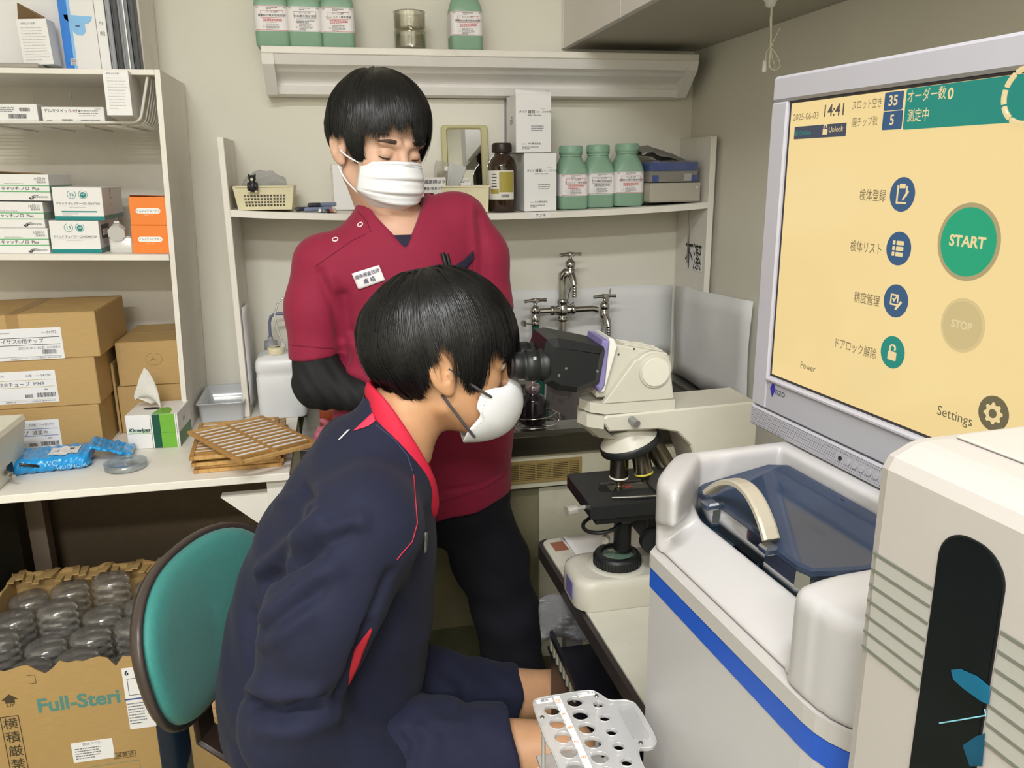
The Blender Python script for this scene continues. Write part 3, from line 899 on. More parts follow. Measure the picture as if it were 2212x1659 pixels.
MB().cyl((w_ / 2 - .012, 0, hg * .75), (w_ / 2 - .012, -.002, hg * .75), .003, n=10).build('stud', carton_w, t)
bluem = M('blue_card', (46, 84, 178), rough=.3, var=.05)
xp = at(1453, 370, Y=2.28)[0]; hp = .056; wp = at(1505, 370, Y=2.28)[0] - at(1400, 370, Y=2.28)[0]
t = thing('wrapped_pack', 'clear wrapped pack with a blue top and blue corners lying on the grey box', 'packet', (xp, 2.262, zg + .004 + hg + .0022), R(6))
MB().span(-wp / 2, wp / 2, 0, .085, 0, hp * .55, .002).build('tray', M('pack_grey', (170, 164, 150), rough=.4, var=.08), t)
MB().span(-wp / 2 - .001, wp / 2 + .001, -.001, .086, hp * .55, hp, .004).build('blue_top', bluem, t)
MB().span(-wp / 2 + .002, -wp / 2 + .022, -.0022, 0, .001, hp * .35).span(wp / 2 - .022, wp / 2 - .002, -.0022, 0, .001, hp * .35).build('blue_corner', bluem, t)
MB().span(wp / 2 - .045, wp / 2 - .022, -.002, 0, .003, hp * .42).build('white_label', carton_w, t)
def pk(X, Y, Z): return s_box(X, Y, Z, (0, .0425, hp / 2), (wp / 2 + .004, .047, hp / 2 + .004), .010) + .0022 * np.sin(X * 190 + 2 * np.sin(Z * 160)) * np.sin(Z * 130 + X * 70)
V, F = surface_nets(pk, (-wp / 2 - .012, -.012, -.012), (wp / 2 + .012, .10, hp + .012), .004)
V[:, 2] = np.maximum(V[:, 2], -.001)
np_mesh('film', V, F, clear('pack_film', (252, 252, 252), gloss=.10, rough=.08, milk=.04, bump=.6, bscale=70), t)
# dark arching polybag behind
mb = MB(); P = []
for i in range(15):
    u = i / 14
    x = at(1372 + 150 * u, 300, Y=2.36)[0]
    z = zg + .004 + float(np.interp(u, [0, .12, .3, .5, .7, .82, .92, 1], [.150, .160, .150, .136, .120, .104, .070, .012]))
    row = []
    for k in range(9):
        v = k / 8; row.append((x + .004 * math.sin(k * 2.0 + i), 2.30 + .13 * v, z - .020 * (abs(v - .5) * 2) ** 2 + .003 * math.sin(i * 1.3 + k * 1.7)))
    P.append(row)
o = mb.grid(P).build('grey_polybag', clear('grey_film', (150, 150, 150), gloss=.12, rough=.2, milk=.6, milkc=(156, 154, 148), bump=.4, bscale=30), None, thick=.001)
tag(o, 'grey plastic bag arching over the things behind the blue wrapped pack', 'bag')

# shelf-edge label and sign
xl = at(1168, 461, Y=RY)[0]; zl = shelf_z(xl) - .0085
o = MB().span(xl - .027, xl + .027, RY - .0008, RY - .0002, zl - .0075, zl + .0075).build('edge_label', paper); tag(o, 'white paper label stuck on the sink shelf edge below the white cartons', 'label')
T(None, 'ケンキ', .010, ink_k, (xl, RY - .0011, zl), bold=.01, name='lettering') if False else T(o, 'ケンキ', .010, ink_k, (xl, RY - .0011, zl), bold=.01)
a = at(1496, 559, X=RX1 - .001); 
Yd = at(1479, 560, X=RX1 - .001)[1], at(1516, 560, X=RX1 - .001)[1]
zs0, zs1 = at(1497, 584, X=RX1 - .001)[2], at(1497, 535, X=RX1 - .001)[2]
o = MB().span(RX1 - .0012, RX1 - .0004, Yd[1], Yd[0], zs0, zs1).build('paper_sign', paper); tag(o, 'white paper sign with two bold characters on the right rack board', 'sign')
LEFTB = Matrix(((0, 0, -1), (-1, 0, 0), (0, 1, 0)))
T(o, '不潔', .088, ink_k, (RX1 - .0016, (Yd[0] + Yd[1]) / 2, (zs0 + zs1) / 2 + .002), basis=LEFTB, bold=.02, sx=(Yd[0] - Yd[1]) / .088 / 2.05)
# ------------------------------------------------------------------ work table on the left
tb_m = M('table_paint', (236, 230, 219), rough=0.5, var=0.03, scale=8, stretch=(.3, 1, 1), dirt=(170, 158, 138), dscale=16, damt=0.35, dlo=0.62)
TZ = 0.80
t = thing('work_table', 'white painted wooden work table carrying the bookshelf and cartons', 'table', (0, 0, 0))
MB().span(-1.5, -.144, 1.768, 2.445, TZ - .018, TZ, .0015).build('tabletop', tb_m, t)
MB().span(-1.5, -.165, 2.38, 2.40, TZ - .055, TZ - .0185).build('apron', tb_m, t)
for x, y in ((-.176, 1.815), (-.176, 2.41), (-.87, 2.31)):
    MB().span(x - .022, x + .022, y - .022, y + .022, 0, TZ - .0185 - (.0 if y > 1.9 else 0.0), .001).build('leg', tb_m if x > -.5 else M('bare_wood_leg', (140, 122, 104), rough=.6, var=.08), t)
MB().prism([(-.300, TZ - .056), (-.1985, TZ - .056), (-.1985, TZ - .150)], -1.826, -1.796, XF).build('gusset', tb_m, t)

# ------------------------------------------------------------------ bookshelf on the table
BF = 2.12
t = thing('bookshelf', 'tall white bookshelf standing on the work table at the left edge', 'bookshelf', (0, 0, 0))
xt, xb_ = -.385, -.4135
sb = [[(xt + d, y, 1.682) if z else (xb_ + d, y, TZ + .001) for y, d in ((BF, 0), (BF, -.012), (2.44, -.012), (2.44, 0))] for z in (0, 1)]
MB().loft(sb, smooth=False).build('side_board', wpaint, t)
MB().span(-1.3, xt - .0125, BF, 2.44, 1.670, 1.682, .001).build('top_board', wpaint, t)
def bsz(x): return 1.2585 + (-.41 - x) * .033
mz = [[(x, y, bsz(x) - d) for y, d in ((BF, 0), (BF, .014), (2.43, .014), (2.43, 0))] for x in (-1.3, -.4125)]
MB().loft(mz, smooth=False).build('middle_board', wpaint, t)
MB().span(-1.3, -.428, 2.433, 2.4445, TZ + .001, 1.67).build('back_panel', M('shelf_back', (214, 208, 196), rough=.6, var=.02), t)
up = [[(-.432 - .0125 * (1 - k) + d + .0125 * .0, y, z) for y, d in ((2.26, 0), (2.26, -.011), (2.44, -.011), (2.44, 0))] for k, z in ((0, 1.6825), (1, 2.35))]
MB().loft(up, smooth=False).build('upper_side_board', wpaint, t)
MB().span(-1.3, -.447, 2.43, 2.4445, 1.6825, 2.35).build('upper_back_panel', _mats['shelf_back'], t)

TOPZ = 1.6826
def place_box(name, lab, cat, x0, x1, y0, d, z0, z1, mat, grp=None, ry=0.0, bev=.0008, part='carton'):
    t = thing(name, lab, cat, ((x0 + x1) / 2, y0, z0), 0, grp)
    t.rotation_euler = (0, ry, 0)
    MB().span(-(x1 - x0) / 2, (x1 - x0) / 2, 0, d, 0, z1 - z0, bev).build(part, mat, t)
    return t, x1 - x0, z1 - z0

# top shelf
bindw = M('white_binder', (226, 224, 222), rough=.3, var=.01); 
t, w, h = place_box('binder', 'large pale white file box at the far left of the top shelf', 'file box', -.95, -.612, 2.245, .17, TOPZ + .0005, 1.99, bindw, None, part='cover')
t = thing('open_carton', 'small white carton with a torn open brown flap on the top shelf', 'box', (-.654, 2.17, TOPZ + .0115))
t.rotation_euler = (0, R(-2), R(-3))
w, d, h = .064, .05, .098
mb = MB(); th = .0012
mb.span(-w / 2, w / 2, 0, th, 0, h).span(-w / 2, w / 2, d - th, d, 0, h).span(-w / 2, -w / 2 + th, th, d - th, 0, h).span(w / 2 - th, w / 2, th, d - th, 0, h).span(-w / 2, w / 2, 0, d, 0, th)
mb.build('carton', carton_w, t)
brf = M('brown_card_flap', (122, 96, 66), rough=.6, var=.05)
MB().add([(-w / 2, d, h), (w / 2 - .004, 0, h), (w / 2, 0, h + .002), (-w / 2 + .006, .01, h + .036), (-w / 2 - .008, d * .8, h + .016), (-w / 2 - .009, d * .7, h - .002)], [(0, 1, 2, 3, 4, 5)]).build('flap', brf, t, thick=.001)
T(t, '〈使用上の注意〉', .0048, ink_g, (-.008, -.0004, h * .90)); fine_print(MB(), (-w * .40, -.0004, h * .08), (1, 0, 0), (0, 0, 1), w * .8, h * .76, 12, .85, 3, .22).build('small_print', ink_lg, t)
o = MB().span(-.80, -.644, 2.13, 2.215, 0, .010, .002).build('flat_case', M('grey_case', (158, 152, 142), rough=.4, var=.02)); o.location = (0, 0, TOPZ + .0005); tag(o, 'flat grey case lying on the front of the top shelf', 'case')
bb = M('blue_cover', (18, 120, 214), rough=.3, var=.03); lb = M('light_blue_print', (128, 186, 232), rough=.35, var=.02)
t, w, h = place_box('booklet', 'blue spined booklet with a light blue shape printed on its cover', 'booklet', -.611, -.534, 2.222, .02, TOPZ + .0005, 1.93, bindw, None, part='pages')
MB().span(-w / 2 - .0005, -w / 2 + .0185, -.0012, .0205, 0, h).build('blue_spine', bb, t)
MB().span(-w / 2 + .0185, -w / 2 + .0245, -.001, 0, 0, h).build('print_band', lb, t)
MB().prism([(-.028, .120), (-.021, .113), (-.013, .113), (-.013, .092), (-.005, .084), (.008, .084), (.014, .092), (.014, .110), (.022, .110), (.029, .117), (.032, .125), (-.029, .128)], .0005, .0012, XF).build('shirt_print', lb, t)
MB().span(-.027, -.0135, -.0016, -.0012, .017, .032).build('code_print', carton_w, t); 
fine_print(MB(), (-.026, -.0018, .0185), (1, 0, 0), (0, 0, 1), .0115, .012, 5, 1, 2, .6).build('small_print', ink_k, t)
fine_print(MB(), (-.006, -.0018, .102), (1, 0, 0), (0, 0, 1), .014, .003, 1, 1, 5, .8).build('small_print', ink_navy, t)
t, w, h = place_box('white_folder', 'white printed folder between the blue booklet and the dark files', 'folder', -.533, -.5115, 2.221, .15, TOPZ + .0005, 1.95, carton_w, None, part='cover')
for i, c_ in enumerate(('by', '給')): T(t, c_, .010 if i == 0 else .012, ink_g, (.001, -.0006, h * (.42 if i == 0 else .33)))
_fb = M('file_black', (40, 40, 44), rough=.35, var=.02)
filem = [M('file_light_grey', (150, 152, 156), rough=.3, var=.02), M('file_black', (40, 40, 44), rough=.35, var=.02), M('file_grey', (126, 128, 132), rough=.3, var=.02), _mats['file_black']]
fx = [-.5108, -.4985, -.4835, -.4605, -.4462]
labs = ['thin light grey file next to the white folder', 'black file between two grey files on the top shelf', 'wide grey file with a plastic sleeve on the top shelf', 'black file against the upper side board of the bookshelf']
for i in range(4):
    t, w, h = place_box('file', labs[i], 'file', fx[i] + .0004, fx[i + 1] - .0004, 2.225 + .004 * (i % 2), .19, TOPZ + .0005, 1.99, filem[i], 'files on the top shelf', part='cover')
    for k in (-.3, .3): MB().span(k * w - .0008, k * w + .0008, -.002, 0, 0, h).build('spine_ridge', filem[i], t)
    if i == 2: MB().span(.002, .0045, -.006, -.001, 0, h).build('plastic_sleeve', clear('sleeve', (240, 240, 240), gloss=.25, rough=.15, milk=.5), t)

# wire basket under the top board
wire = M('white_coated_wire', (224, 220, 210), rough=.3, var=.02)
t = thing('wire_basket', 'white wire basket hanging under the top board of the bookshelf', 'basket', (0, 0, 0))
BZ0 = 1.5665
def ush(y, xr, r, zb):
    pts = [(-1.25, y, zb)]
    pts += [(xr - .040, y, zb)]
    for k in range(1, 6): pts.append((xr - .040 + .024 * math.sin(PI / 2 * k / 6), y, zb + .020 * (1 - math.cos(PI / 2 * k / 6))))
    pts += [(xr - .014, y, zb + .024), (xr, y, zb + .075), (xr + .007, y, 1.668)]
    return pts
MB().tube(ush(2.138, -.424, .0034, BZ0), .0036, 8).build('front_wire', wire, t)
for k in range(9):
    MB().tube(ush(2.165 + .029 * k, -.420, .0018, BZ0 - .006), .0017, 6).build('wire', wire, t)
for x in (-.478, -.57, -.66, -.75, -.84): 
    MB().tube([(x, 2.139, BZ0 - .001), (x, 2.15, BZ0 - .0085), (x, 2.40, BZ0 - .0085), (x, 2.404, 1.66)], .0017, 6).build('cross_wire', wire, t)
MB().tube([(-.414, 2.139, 1.667), (-.414, 2.40, 1.667)], .0017, 6).build('cross_wire', wire, t)
bz0 = BZ0 - .0035
def barc(t, x, z, w, h, y=-.0004, n=26, seed=0): barcode(MB(), (x, y, z), (1, 0, 0), (0, 0, 1), w, h, n, seed).build('barcode', ink_k, t)
t, w, h = place_box('kit_box', 'flat white kit box with a wide barcode in the wire basket', 'box', -.80, -.665, 2.146, .16, bz0, bz0 + .044, carton_w, 'test kit boxes in the wire basket')
barc(t, .005, .012, .038, .010, n=34, seed=1); barc(t, .030, .028, .022, .008, n=20, seed=2)
fine_print(MB(), (-.012, -.0004, .026), (1, 0, 0), (0, 0, 1), .035, .012, 3, .9, 3, .4).build('small_print', ink_g, t)
t, w, h = place_box('kit_box', 'white kit box with a bold title and two small barcodes in the wire basket', 'box', -.6565, -.523, 2.147, .15, bz0, bz0 + .038, carton_w, 'test kit boxes in the wire basket')
T(t, 'デルマクイック VZV', .0085, ink_k, (-.062, -.0005, .029), align='LEFT', bold=.02); T(t, 'maruho', .004, ink_g, (.060, -.0005, .034), align='RIGHT')
MB().span(-.004, .008, -.0004, 0, .026, .031).build('small_print', M('pale_pink_print', (226, 202, 206), rough=.6, var=0), t)
fine_print(MB(), (.012, -.0004, .016), (1, 0, 0), (0, 0, 1), .045, .016, 3, .9, 3, .3).build('small_print', ink_g, t)
barc(t, -.026, .003, .024, .008, n=22, seed=3); barc(t, .014, .003, .042, .007, n=36, seed=4)
fine_print(MB(), (-.058, -.0004, .006), (1, 0, 0), (0, 0, 1), .025, .004, 1, .9, 3, .5).build('small_print', ink_g, t)
t = thing('tall_carton', 'tall white carton jutting out of the right end of the wire basket', 'box', (-.4755, 2.088, bz0 + .016))
t.rotation_euler = (R(-3), 0, R(1))
w, h = .054, .098
MB().span(-w / 2, w / 2, 0, .12, 0, h, .0006).build('carton', carton_w, t)
T(t, '〈使用上の注意〉', .0042, ink_g, (-.006, -.0004, h * .92)); fine_print(MB(), (-w * .36, -.0004, h * .12), (1, 0, 0), (0, 0, 1), w * .74, h * .74, 11, .85, 13, .2).build('small_print', ink_lg, t)
MB().span(-w / 2 + .0005, w / 2 - .0005, .0012, .0016, -.0006, 0).build('flap_seam', ink_k, t)

# middle shelf: three kit boxes, two white boxes, bottle, two orange boxes
RYA = .026
grn = M('kit_green_line', (84, 172, 104), rough=.5, var=0)
def kit(lab, x1, z0, i):
    t, w, h = place_box('kit_box', lab, 'box', x1 - .16, x1, 2.148, .175, z0, z0 + .0605, carton_w, 'green striped test kit boxes', ry=RYA)
    e = w / 2; y = -.0005
    for z in (.0345, .0205): MB().span(-e, e, y, 0, z - .0010, z + .0010).build('green_line', grn, t)
    MB().span(e, e + .0005, 0, .175, .0195, .0355).build('green_side_line', M('kit_green_side', (150, 176, 156), rough=.5, var=0), t)
    T(t, 'イムノキャッチ-ノロ  Plus', .0096, ink_k, (e - .022, y * 1.5, .0275), align='RIGHT', bold=.025)
    T(t, '10回分', .0088, ink_g, (e - .006, y, .0495), align='RIGHT', bold=.01); T(t, '室温保存', .0052, ink_g, (e - .006, y, .0425), align='RIGHT', bold=.02)
    fine_print(MB(), (e - .095, y, .037), (1, 0, 0), (0, 0, 1), .045, .004, 1, 1, 2, .5).build('small_print', ink_lg, t)
    T(t, 'IMMUNOCATCH', .0045, ink_k, (e - .006, y, .0085), align='RIGHT', bold=.02)
    mb = MB(); mb.tube([(e - .046, y, .007), (e - .043, y, .004), (e - .038, y, .005), (e - .037, y, .009)], .0014, 6); mb.tube([(e - .044, y, .006), (e - .038, y, .011), (e - .032, y, .0125), (e - .026, y, .0115)], .0005, 5)
    mb.build('emblem', ink_k, t)
    if i == 0: MB().add([(-e, .02, h + .0002), (e - .004, 0, h + .0002), (e - .02, .0, h + .003), (-e * .3, .0, h + .006), (-e, 0, h + .006)], [(0, 1, 2, 3, 4)]).build('lid_flap', brf, t, thick=.0008)
    return t
zb = bsz(-.685) + .0006
kit('green striped kit box at the bottom of its stack of three', -.6845, zb, 2)
kit('green striped kit box in the middle of its stack of three', -.6865, zb + .0612, 1)
kit('green striped kit box on top of its stack, lid slightly sprung', -.6655, zb + .1236, 0)
def cdbox(lab, x0, x1, z0, extra):
    t, w, h = place_box('test_box', lab, 'box', x0, x1, 2.147, .185, z0, z0 + .0765, carton_w, 'white test boxes with teal bands', ry=RYA)
    e = w / 2; y = -.0005
    MB().span(-e, e, y, 0, .0, .009).build('teal_band', ink_teal, t)
    MB().span(e, e + .0005, 0, .185, .0, .011).build('teal_side_band', M('teal_side', (120, 160, 156), rough=.5, var=0), t)
    for dx in (-.0125, .0125):
        mb = MB(); mb.tube([(dx + .0095 * math.cos(a), y, .060 + .0095 * math.sin(a)) for a in [R(q) for q in range(110, 430, 16)]], .0005, 5)
        mb.build('ring_print', ink_teal, t)
    T(t, '15', .0115, ink_teal, (-.0125, y, .0595), bold=.01)
    mb = MB().prism(disc(.0068, 20), .0004, .0006, XF, (.0125, 0, .059)); mb.build('globe_print', ink_teal, t)
    T(t, '迅速', .0045, ink_w, (.0125, -.0009, .0600), bold=.02)
    T(t, 'クイック チェイサー CD GDH/TOX', .0066, ink_k, (0, y, .0385), bold=.015, sx=.92)
    MB().span(-e * .72, e * .72, y, 0, .0335, .0338).build('rule_line', ink_lg, t)
    fine_print(MB(), (-.02, y, .0285), (1, 0, 0), (0, 0, 1), .04, .003, 1, 1, 2, .5).build('small_print', ink_lg, t)
    if extra:
        MB().span(-e * .70, e * .72, y, 0, .0185, .0215).build('table_bar', ink_teal, t)
        fine_print(MB(), (-e * .66, y, .0105), (1, 0, 0), (0, 0, 1), .036, .007, 3, .9, 5, .4).build('small_print', ink_lg, t)
        MB().tube([(e + .0004, .07, .074), (e + .0004, .07, .052), (e + .0004, .085, .050)], .0006, 5).build('flap_seam', ink_g, t)
        T(t, 'Mizuho', .007, ink_lg, (e + .0006, .075, .035), basis=Matrix(((0, 0, 1), (1, 0, 0), (0, 1, 0))))
    else:
        MB().span(e, e + .0004, .02, .09, .032, .066).build('dark_label', M('dark_label', (60, 58, 62), rough=.5, var=0), t)
        MB().span(e + .0003, e + .0007, .03, .08, .040, .055).build('label_patch', carton_w, t)
        fine_print(MB(), (e + .0004, .03, .016), (0, 1, 0), (0, 0, 1), .06, .014, 4, .9, 5, .4).build('small_print', ink_lg, t)
    return t
zc = bsz(-.62) + .001
cdbox('lower white test box with a teal band, a dark label on its side', -.6795, -.5705, zc, False)
cdbox('upper white test box with a teal band, shifted right on its twin', -.6625, -.5535, zc + .0772, True)
milkp = clear('milky_plastic', (245, 245, 245), gloss=.12, rough=.15, milk=.75, milkc=(244, 243, 240))
zo = bsz(-.53) + .0006
t = thing('dropper_pack', 'milky plastic bottle with an octagonal cap between the white and orange boxes', 'bottle', (-.526, 2.15, zo)); t.rotation_euler = (0, RYA, 0)
MB().loft([[(p[0], .022 + p[1], z) for p in rrect(.054 * k, .04 * k, .006)] for k, z in ((.97, 0), (1, .003), (1, .034), (.8, .040))]).build('bottle_body', milkp, t)
oc = [(.0205 * math.cos(R(22.5 + 45 * k)), .0205 * math.sin(R(22.5 + 45 * k))) for k in range(8)]
MB().prism(oc, 0, .020, XF @ np.array([[1, 0, 0], [0, .96, .25], [0, -.25, .96]]).T, (-.006, .014, .052)).prism([(-.006, .019), (.006, .019), (.006, .024), (-.006, .024)], .006, .012, XF, (-.006, .018, .052)).build('cap', milkp, t)
orng = M('orange_card', (240, 132, 48), rough=.5, var=.02)
def obox(lab, x0, x1, z0, top):
    t, w, h = place_box('orange_box', lab, 'box', x0, x1, 2.146, .11, z0, z0 + .0672, orng, 'orange test boxes', ry=RYA)
    o_ = MB().prism(rrect(.056, .0125, .0062), .0003, .0006, XF, (0, 0, h * .50)); o_.build('white_pill', ink_w, t)
    T(t, 'イムノエースアデノ', .0066, ink_k, (0, -.0009, h * .5), bold=.025, sx=.88, shear=.1)
    T(t, '10テスト', .0055, M('pale_orange_ink', (252, 206, 150), rough=.6, var=0), (0, -.0005, h * .345), bold=.01)
    if top: MB().add([(-w / 2, .02, h), (w / 2, .01, h), (w / 2 - .004, 0, h + .001), (0, 0, h + .0035), (-w / 2 + .002, 0, h + .003)], [(0, 1, 2, 3, 4)]).build('lid_flap', M('orange_dark', (150, 78, 36), rough=.5, var=0), t, thick=.0006)
zo = bsz(-.45) + .001
obox('lower of the two orange test boxes by the bookshelf side', -.4985, -.4145, zo, False)
obox('upper of the two orange test boxes by the bookshelf side', -.4955, -.412, zo + .068, True)

# ------------------------------------------------------------------ cartons on the table
kraft = M('kraft_card', (182, 150, 98), rough=.6, var=.04, scale=40, stretch=(1, 1, 6))
kraft_d = M('kraft_edge', (142, 116, 72), rough=.65, var=.05)
lpaper = M('label_paper', (226, 226, 230), rough=.55, var=.01)
def carton(lab, x0, x1, y0, d, z0, z1, grp, seam=True, lip=.0):
    t = thing('cardboard_carton', lab, 'carton', ((x0 + x1) / 2, y0, z0), 0, grp)
    w = x1 - x0; h = z1 - z0
    MB().span(-w / 2, w / 2, 0, d, 0, h, .0015).build('box', kraft, t)
    # two lid flaps meeting over the middle
    MB().span(-w / 2 + .001, w / 2 - .001, .001, d / 2 - .001, h, h + .0015).build('flap', kraft, t)
    MB().span(-w / 2 + .001, w / 2 - .001, d / 2 + .001, d - .001, h, h + .0015).build('flap', kraft, t)
    return t, w, h
def rlabel(t, x1, w, z0, z1, title, code, sub1, sub2, line, seed):
    y = -.0006; x0 = x1 - w
    MB().span(x0, x1, y, 0, z0, z1).build('label', lpaper, t); H = z1 - z0; y2 = y - .0003
    mb = MB()
    zz = (.70, .475) if line is ink_k else (.72, .50)
    for q in zz: mb.span(x0 + .006, x1 - .005, y2, y, z0 + H * q - .0006, z0 + H * q + .0006)
    mb.span(x0 + .01, x1 - .006, y2, y, z0 + H * .10, z0 + H * .10 + .0005)
    mb.build('rule_line', line, t)
    T(t, title, .0118, ink_k, (x1 - (.026 if sub1 is None else .040), y2, z0 + H * .59), align='RIGHT')
    T(t, code, .0085, ink_g, (x1 - .010, y2, z0 + H * .85), align='RIGHT', bold=.01); T(t, 'Code', .004, ink_g, (x1 - .038, y2, z0 + H * .85))
    if sub1: T(t, sub1, .0085, ink_g, (x1 - .068, y2, z0 + H * .37), bold=.0)
    if sub2: T(t, sub2, .0078, ink_g, (x1 - .050, y2, z0 + H * .85), align='RIGHT') if sub1 is None else T(t, sub2, .0058, ink_g, (x1 - .006, y2, z0 + H * .37), align='RIGHT')
    barcode(MB(), (x1 - .046, y2, z0 + H * .17), (1, 0, 0), (0, 0, 1), .030 if sub1 else .040, H * .14, 24, seed).build('barcode', ink_k, t)
    if not sub1:
        barcode(MB(), (x1 - .072, y2, z0 + H * .17), (1, 0, 0), (0, 0, 1), .018, H * .10, 14, seed + 5).build('barcode', ink_k, t)
        T(t, '室温', .004, ink_k, (x1 - .025, y2, z0 + H * .41), bold=.02)
    T(t, '極東製薬工業 ダイアグノスティックス株式会社  東京都台東区上野', .0036, ink_g, (x1 - .008, y2, z0 + H * .05), align='RIGHT', bold=.02)
    T(t, 'KYOKUTO', .0042, ink_k, (x0 + .03, y2, z0 + H * .86), bold=.01)
zq = TZ + .0006
gname = 'kraft cartons stacked on the table'
t, w, h = carton('kraft carton at the bottom of the stack of three on the table', -.93, -.597, 2.045, .30, zq, zq + .1105, gname)
rlabel(t, w / 2 - .093, .150, .004, .082, 'ライサス®チューブ  滅菌水', '04191', None, '50本', ink_blue, 3)
t, w, h = carton('kraft carton in the middle of the stack of three on the table', -.925, -.592, 2.047, .30, zq + .1125, zq + .1125 + .115, gname)
rlabel(t, w / 2 - .090, .150, .012, .090, 'ライサス®チューブ  MHB', '04190', None, '50本', M('yellow_grey_ink', (190, 180, 120), rough=.6, var=0), 13)
t, w, h = carton('kraft carton on top of the stack of three, taped lid', -.91, -.5765, 2.045, .26, zq + .2295, zq + .2295 + .107, gname)
rlabel(t, w / 2 - .078, .150, .000, .075, 'ライサス®用チップ', '04192', '200(10本×20)本', 'EOG滅菌済', ink_k, 23)
MB().span(-.025, .001, -.0005, 0, h - .04, h).span(-.025, .001, -.0005, .259, h + .0015, h + .002).build('tape', M('kraft_tape', (160, 128, 82), rough=.35, var=.03), t)
g2 = 'kraft cartons behind the tissue box'
t, w, h = carton('lower plain kraft carton half hidden behind the tissue box', -.582, -.4245, 2.160, .255, zq, zq + .122, g2)
t, w, h = carton('upper plain kraft carton with a circled pencil mark inside the bookshelf', -.5735, -.4205, 2.160, .255, zq + .1245, zq + .1245 + .112, g2)
mb = MB(); mb.tube([(.012 + .020 * math.cos(R(a)), -.0004, h * .60 + .016 * math.sin(R(a))) for a in range(20, 400, 20)], .0003, 4); mb.tube([(.002, -.0004, h * .54), (.012, -.0004, h * .66), (.014, -.0004, h * .60), (.006, -.0004, h * .60), (.020, -.0004, h * .57)], .0003, 4)
mb.build('pencil_mark', brf, t)
t, w, h = carton('narrow dark kraft carton squeezed between the two carton stacks', -.5905, -.584, 2.16, .25, zq, zq + .185, None)

# ------------------------------------------------------------------ tissue box
t = thing('tissue_box', 'white and green tissue box with a tissue pulled up, on the table', 'tissue box', (-.4755, 2.016, TZ + .0006), R(-3.5))
tw, td, thh = .1205, .122, .0855
MB().span(-tw / 2, tw / 2, 0, td, 0, thh, .0008).build('carton', carton_w, t)
gd = M('dark_green_print', (20, 78, 62), rough=.4, var=0); gl_ = M('bright_green_print', (112, 176, 60), rough=.4, var=.02)
e = .0004
MB().span(-tw / 2 + .061, -tw / 2 + .079, -e, 0, .0005, thh).build('dark_green_band', gd, t)
MB().span(-tw / 2 + .079, -tw / 2 + .1135, -e, 0, .0005, thh).build('bright_green_band', gl_, t)
MB().span(-tw / 2 + .0570, -tw / 2 + .0580, -e, 0, .0005, thh).span(-tw / 2 + .1165, -tw / 2 + .1172, -e, 0, .0005, thh).span(-tw / 2, tw / 2, -e * 1.6, 0, .0385, .0388).build('thin_line', gd, t)
MB().span(tw / 2, tw / 2 + e, .003, .118, .002, .036).build('green_side_band', M('side_green', (70, 122, 60), rough=.4, var=.02), t)
half = [(.034 * math.cos(R(a)), .06 * max(0, math.sin(R(a)))) for a in range(0, 181, 12)]
MB().prism([(.022 + p[0] * .62 - .0, p[1] + .002) for p in half], thh, thh + .0004).build('green_top_print', gl_, t)
slot = [(-.012 + .020 * math.cos(R(a)), .055 + .010 * math.sin(R(a))) for a in range(0, 360, 20)]
MB().prism(slot, thh + .0004, thh + .0009).build('slot', ink_k, t)
T(t, 'Kimwipes', .0125, gd, (-tw / 2 + .030, -e * 1.6, .0475), bold=.035, shear=.2)
MB().span(-tw / 2 + .008, -tw / 2 + .052, -e * 1.5, 0, .0405, .0413).build('thin_line', gl_, t)
T(t, '注目', .010, gd, (tw / 2 + e * 1.5, .055, .058), basis=Matrix(((0, 0, 1), (1, 0, 0), (0, 1, 0))), bold=.01)
T(t, 'S', .008, ink_k, (tw / 2 - .012, td - .02, thh + .0006), basis=Matrix.Identity(3), bold=.04)
tis = M('tissue_paper', (222, 218, 212), rough=.9, var=.03, bump=.3, bscale=120)
P = []
tip = [(-.030, .105), (.006, .052), (.012, .0), (-.0, .0)]
for i in range(15):
    v = i / 14; row = []
    for j in range(13):
        u = j / 12
        # outline: narrow at the slot, spreading to a peak
        xl = -.012 - .050 * min(1, v * 2.2) * (1 - max(0, v - .3) / .7 * 1.0) - .0 * v
        xr = .012 + .004 * v - .026 * v * v
        xx = xl + (xr - xl) * u
        if v > .999: xx = -.014
        zz_ = thh + .0008 + .108 * v - .020 * (1 - u) * math.sin(PI * min(1, v * 1.3)) * .8 + (.012 * (1 - u) if v < .3 else 0)
        yy = .055 + .012 * math.sin(u * 5 + v * 3) * (1 - v) + .010 * math.sin(u * PI) * (1 - v) - .016 * v
        row.append((xx, yy, zz_))
    P.append(row)
MB().grid(P).build('tissue', tis, t, thick=.0004)

# blue wipes pack
wb = M('blue_film', (32, 150, 218), rough=.22, var=.10, scale=30, coat=.3, bump=.25, bscale=60)
t = thing('wipes_pack', 'glossy blue soft wipes pack lying in front of the tissue box', 'packet', (-.655, 1.945, TZ + .001), R(7))
def wip(X, Y, Z):
    d = s_box(X, Y, Z, (-.025, 0, .017), (.082, .055, .017), .016)
    d = sm(d, s_box(X * .94 - Z * .34, Y, Z * .94 + X * .34, (.085, .01, .060), (.048, .040, .004), .004), .022)
    d = sm(d, s_box(X, Y, Z, (-.107, 0, .030), (.016, .045, .0035), .003), .012)
    return d + .0016 * np.sin(X * 160 + Y * 60) * np.sin(Y * 110 + Z * 60 + X * 30) + .0015 * np.sin(X * 330 - Z * 220)
V, F = surface_nets(wip, (-.135, -.075, -.008), (.15, .075, .085), .0032)
V[:, 2] = np.maximum(V[:, 2], 0.0)
np_mesh('pack_film', relax(V, F, 1), F, wb, t)
b_ = bvh_of(V, F)
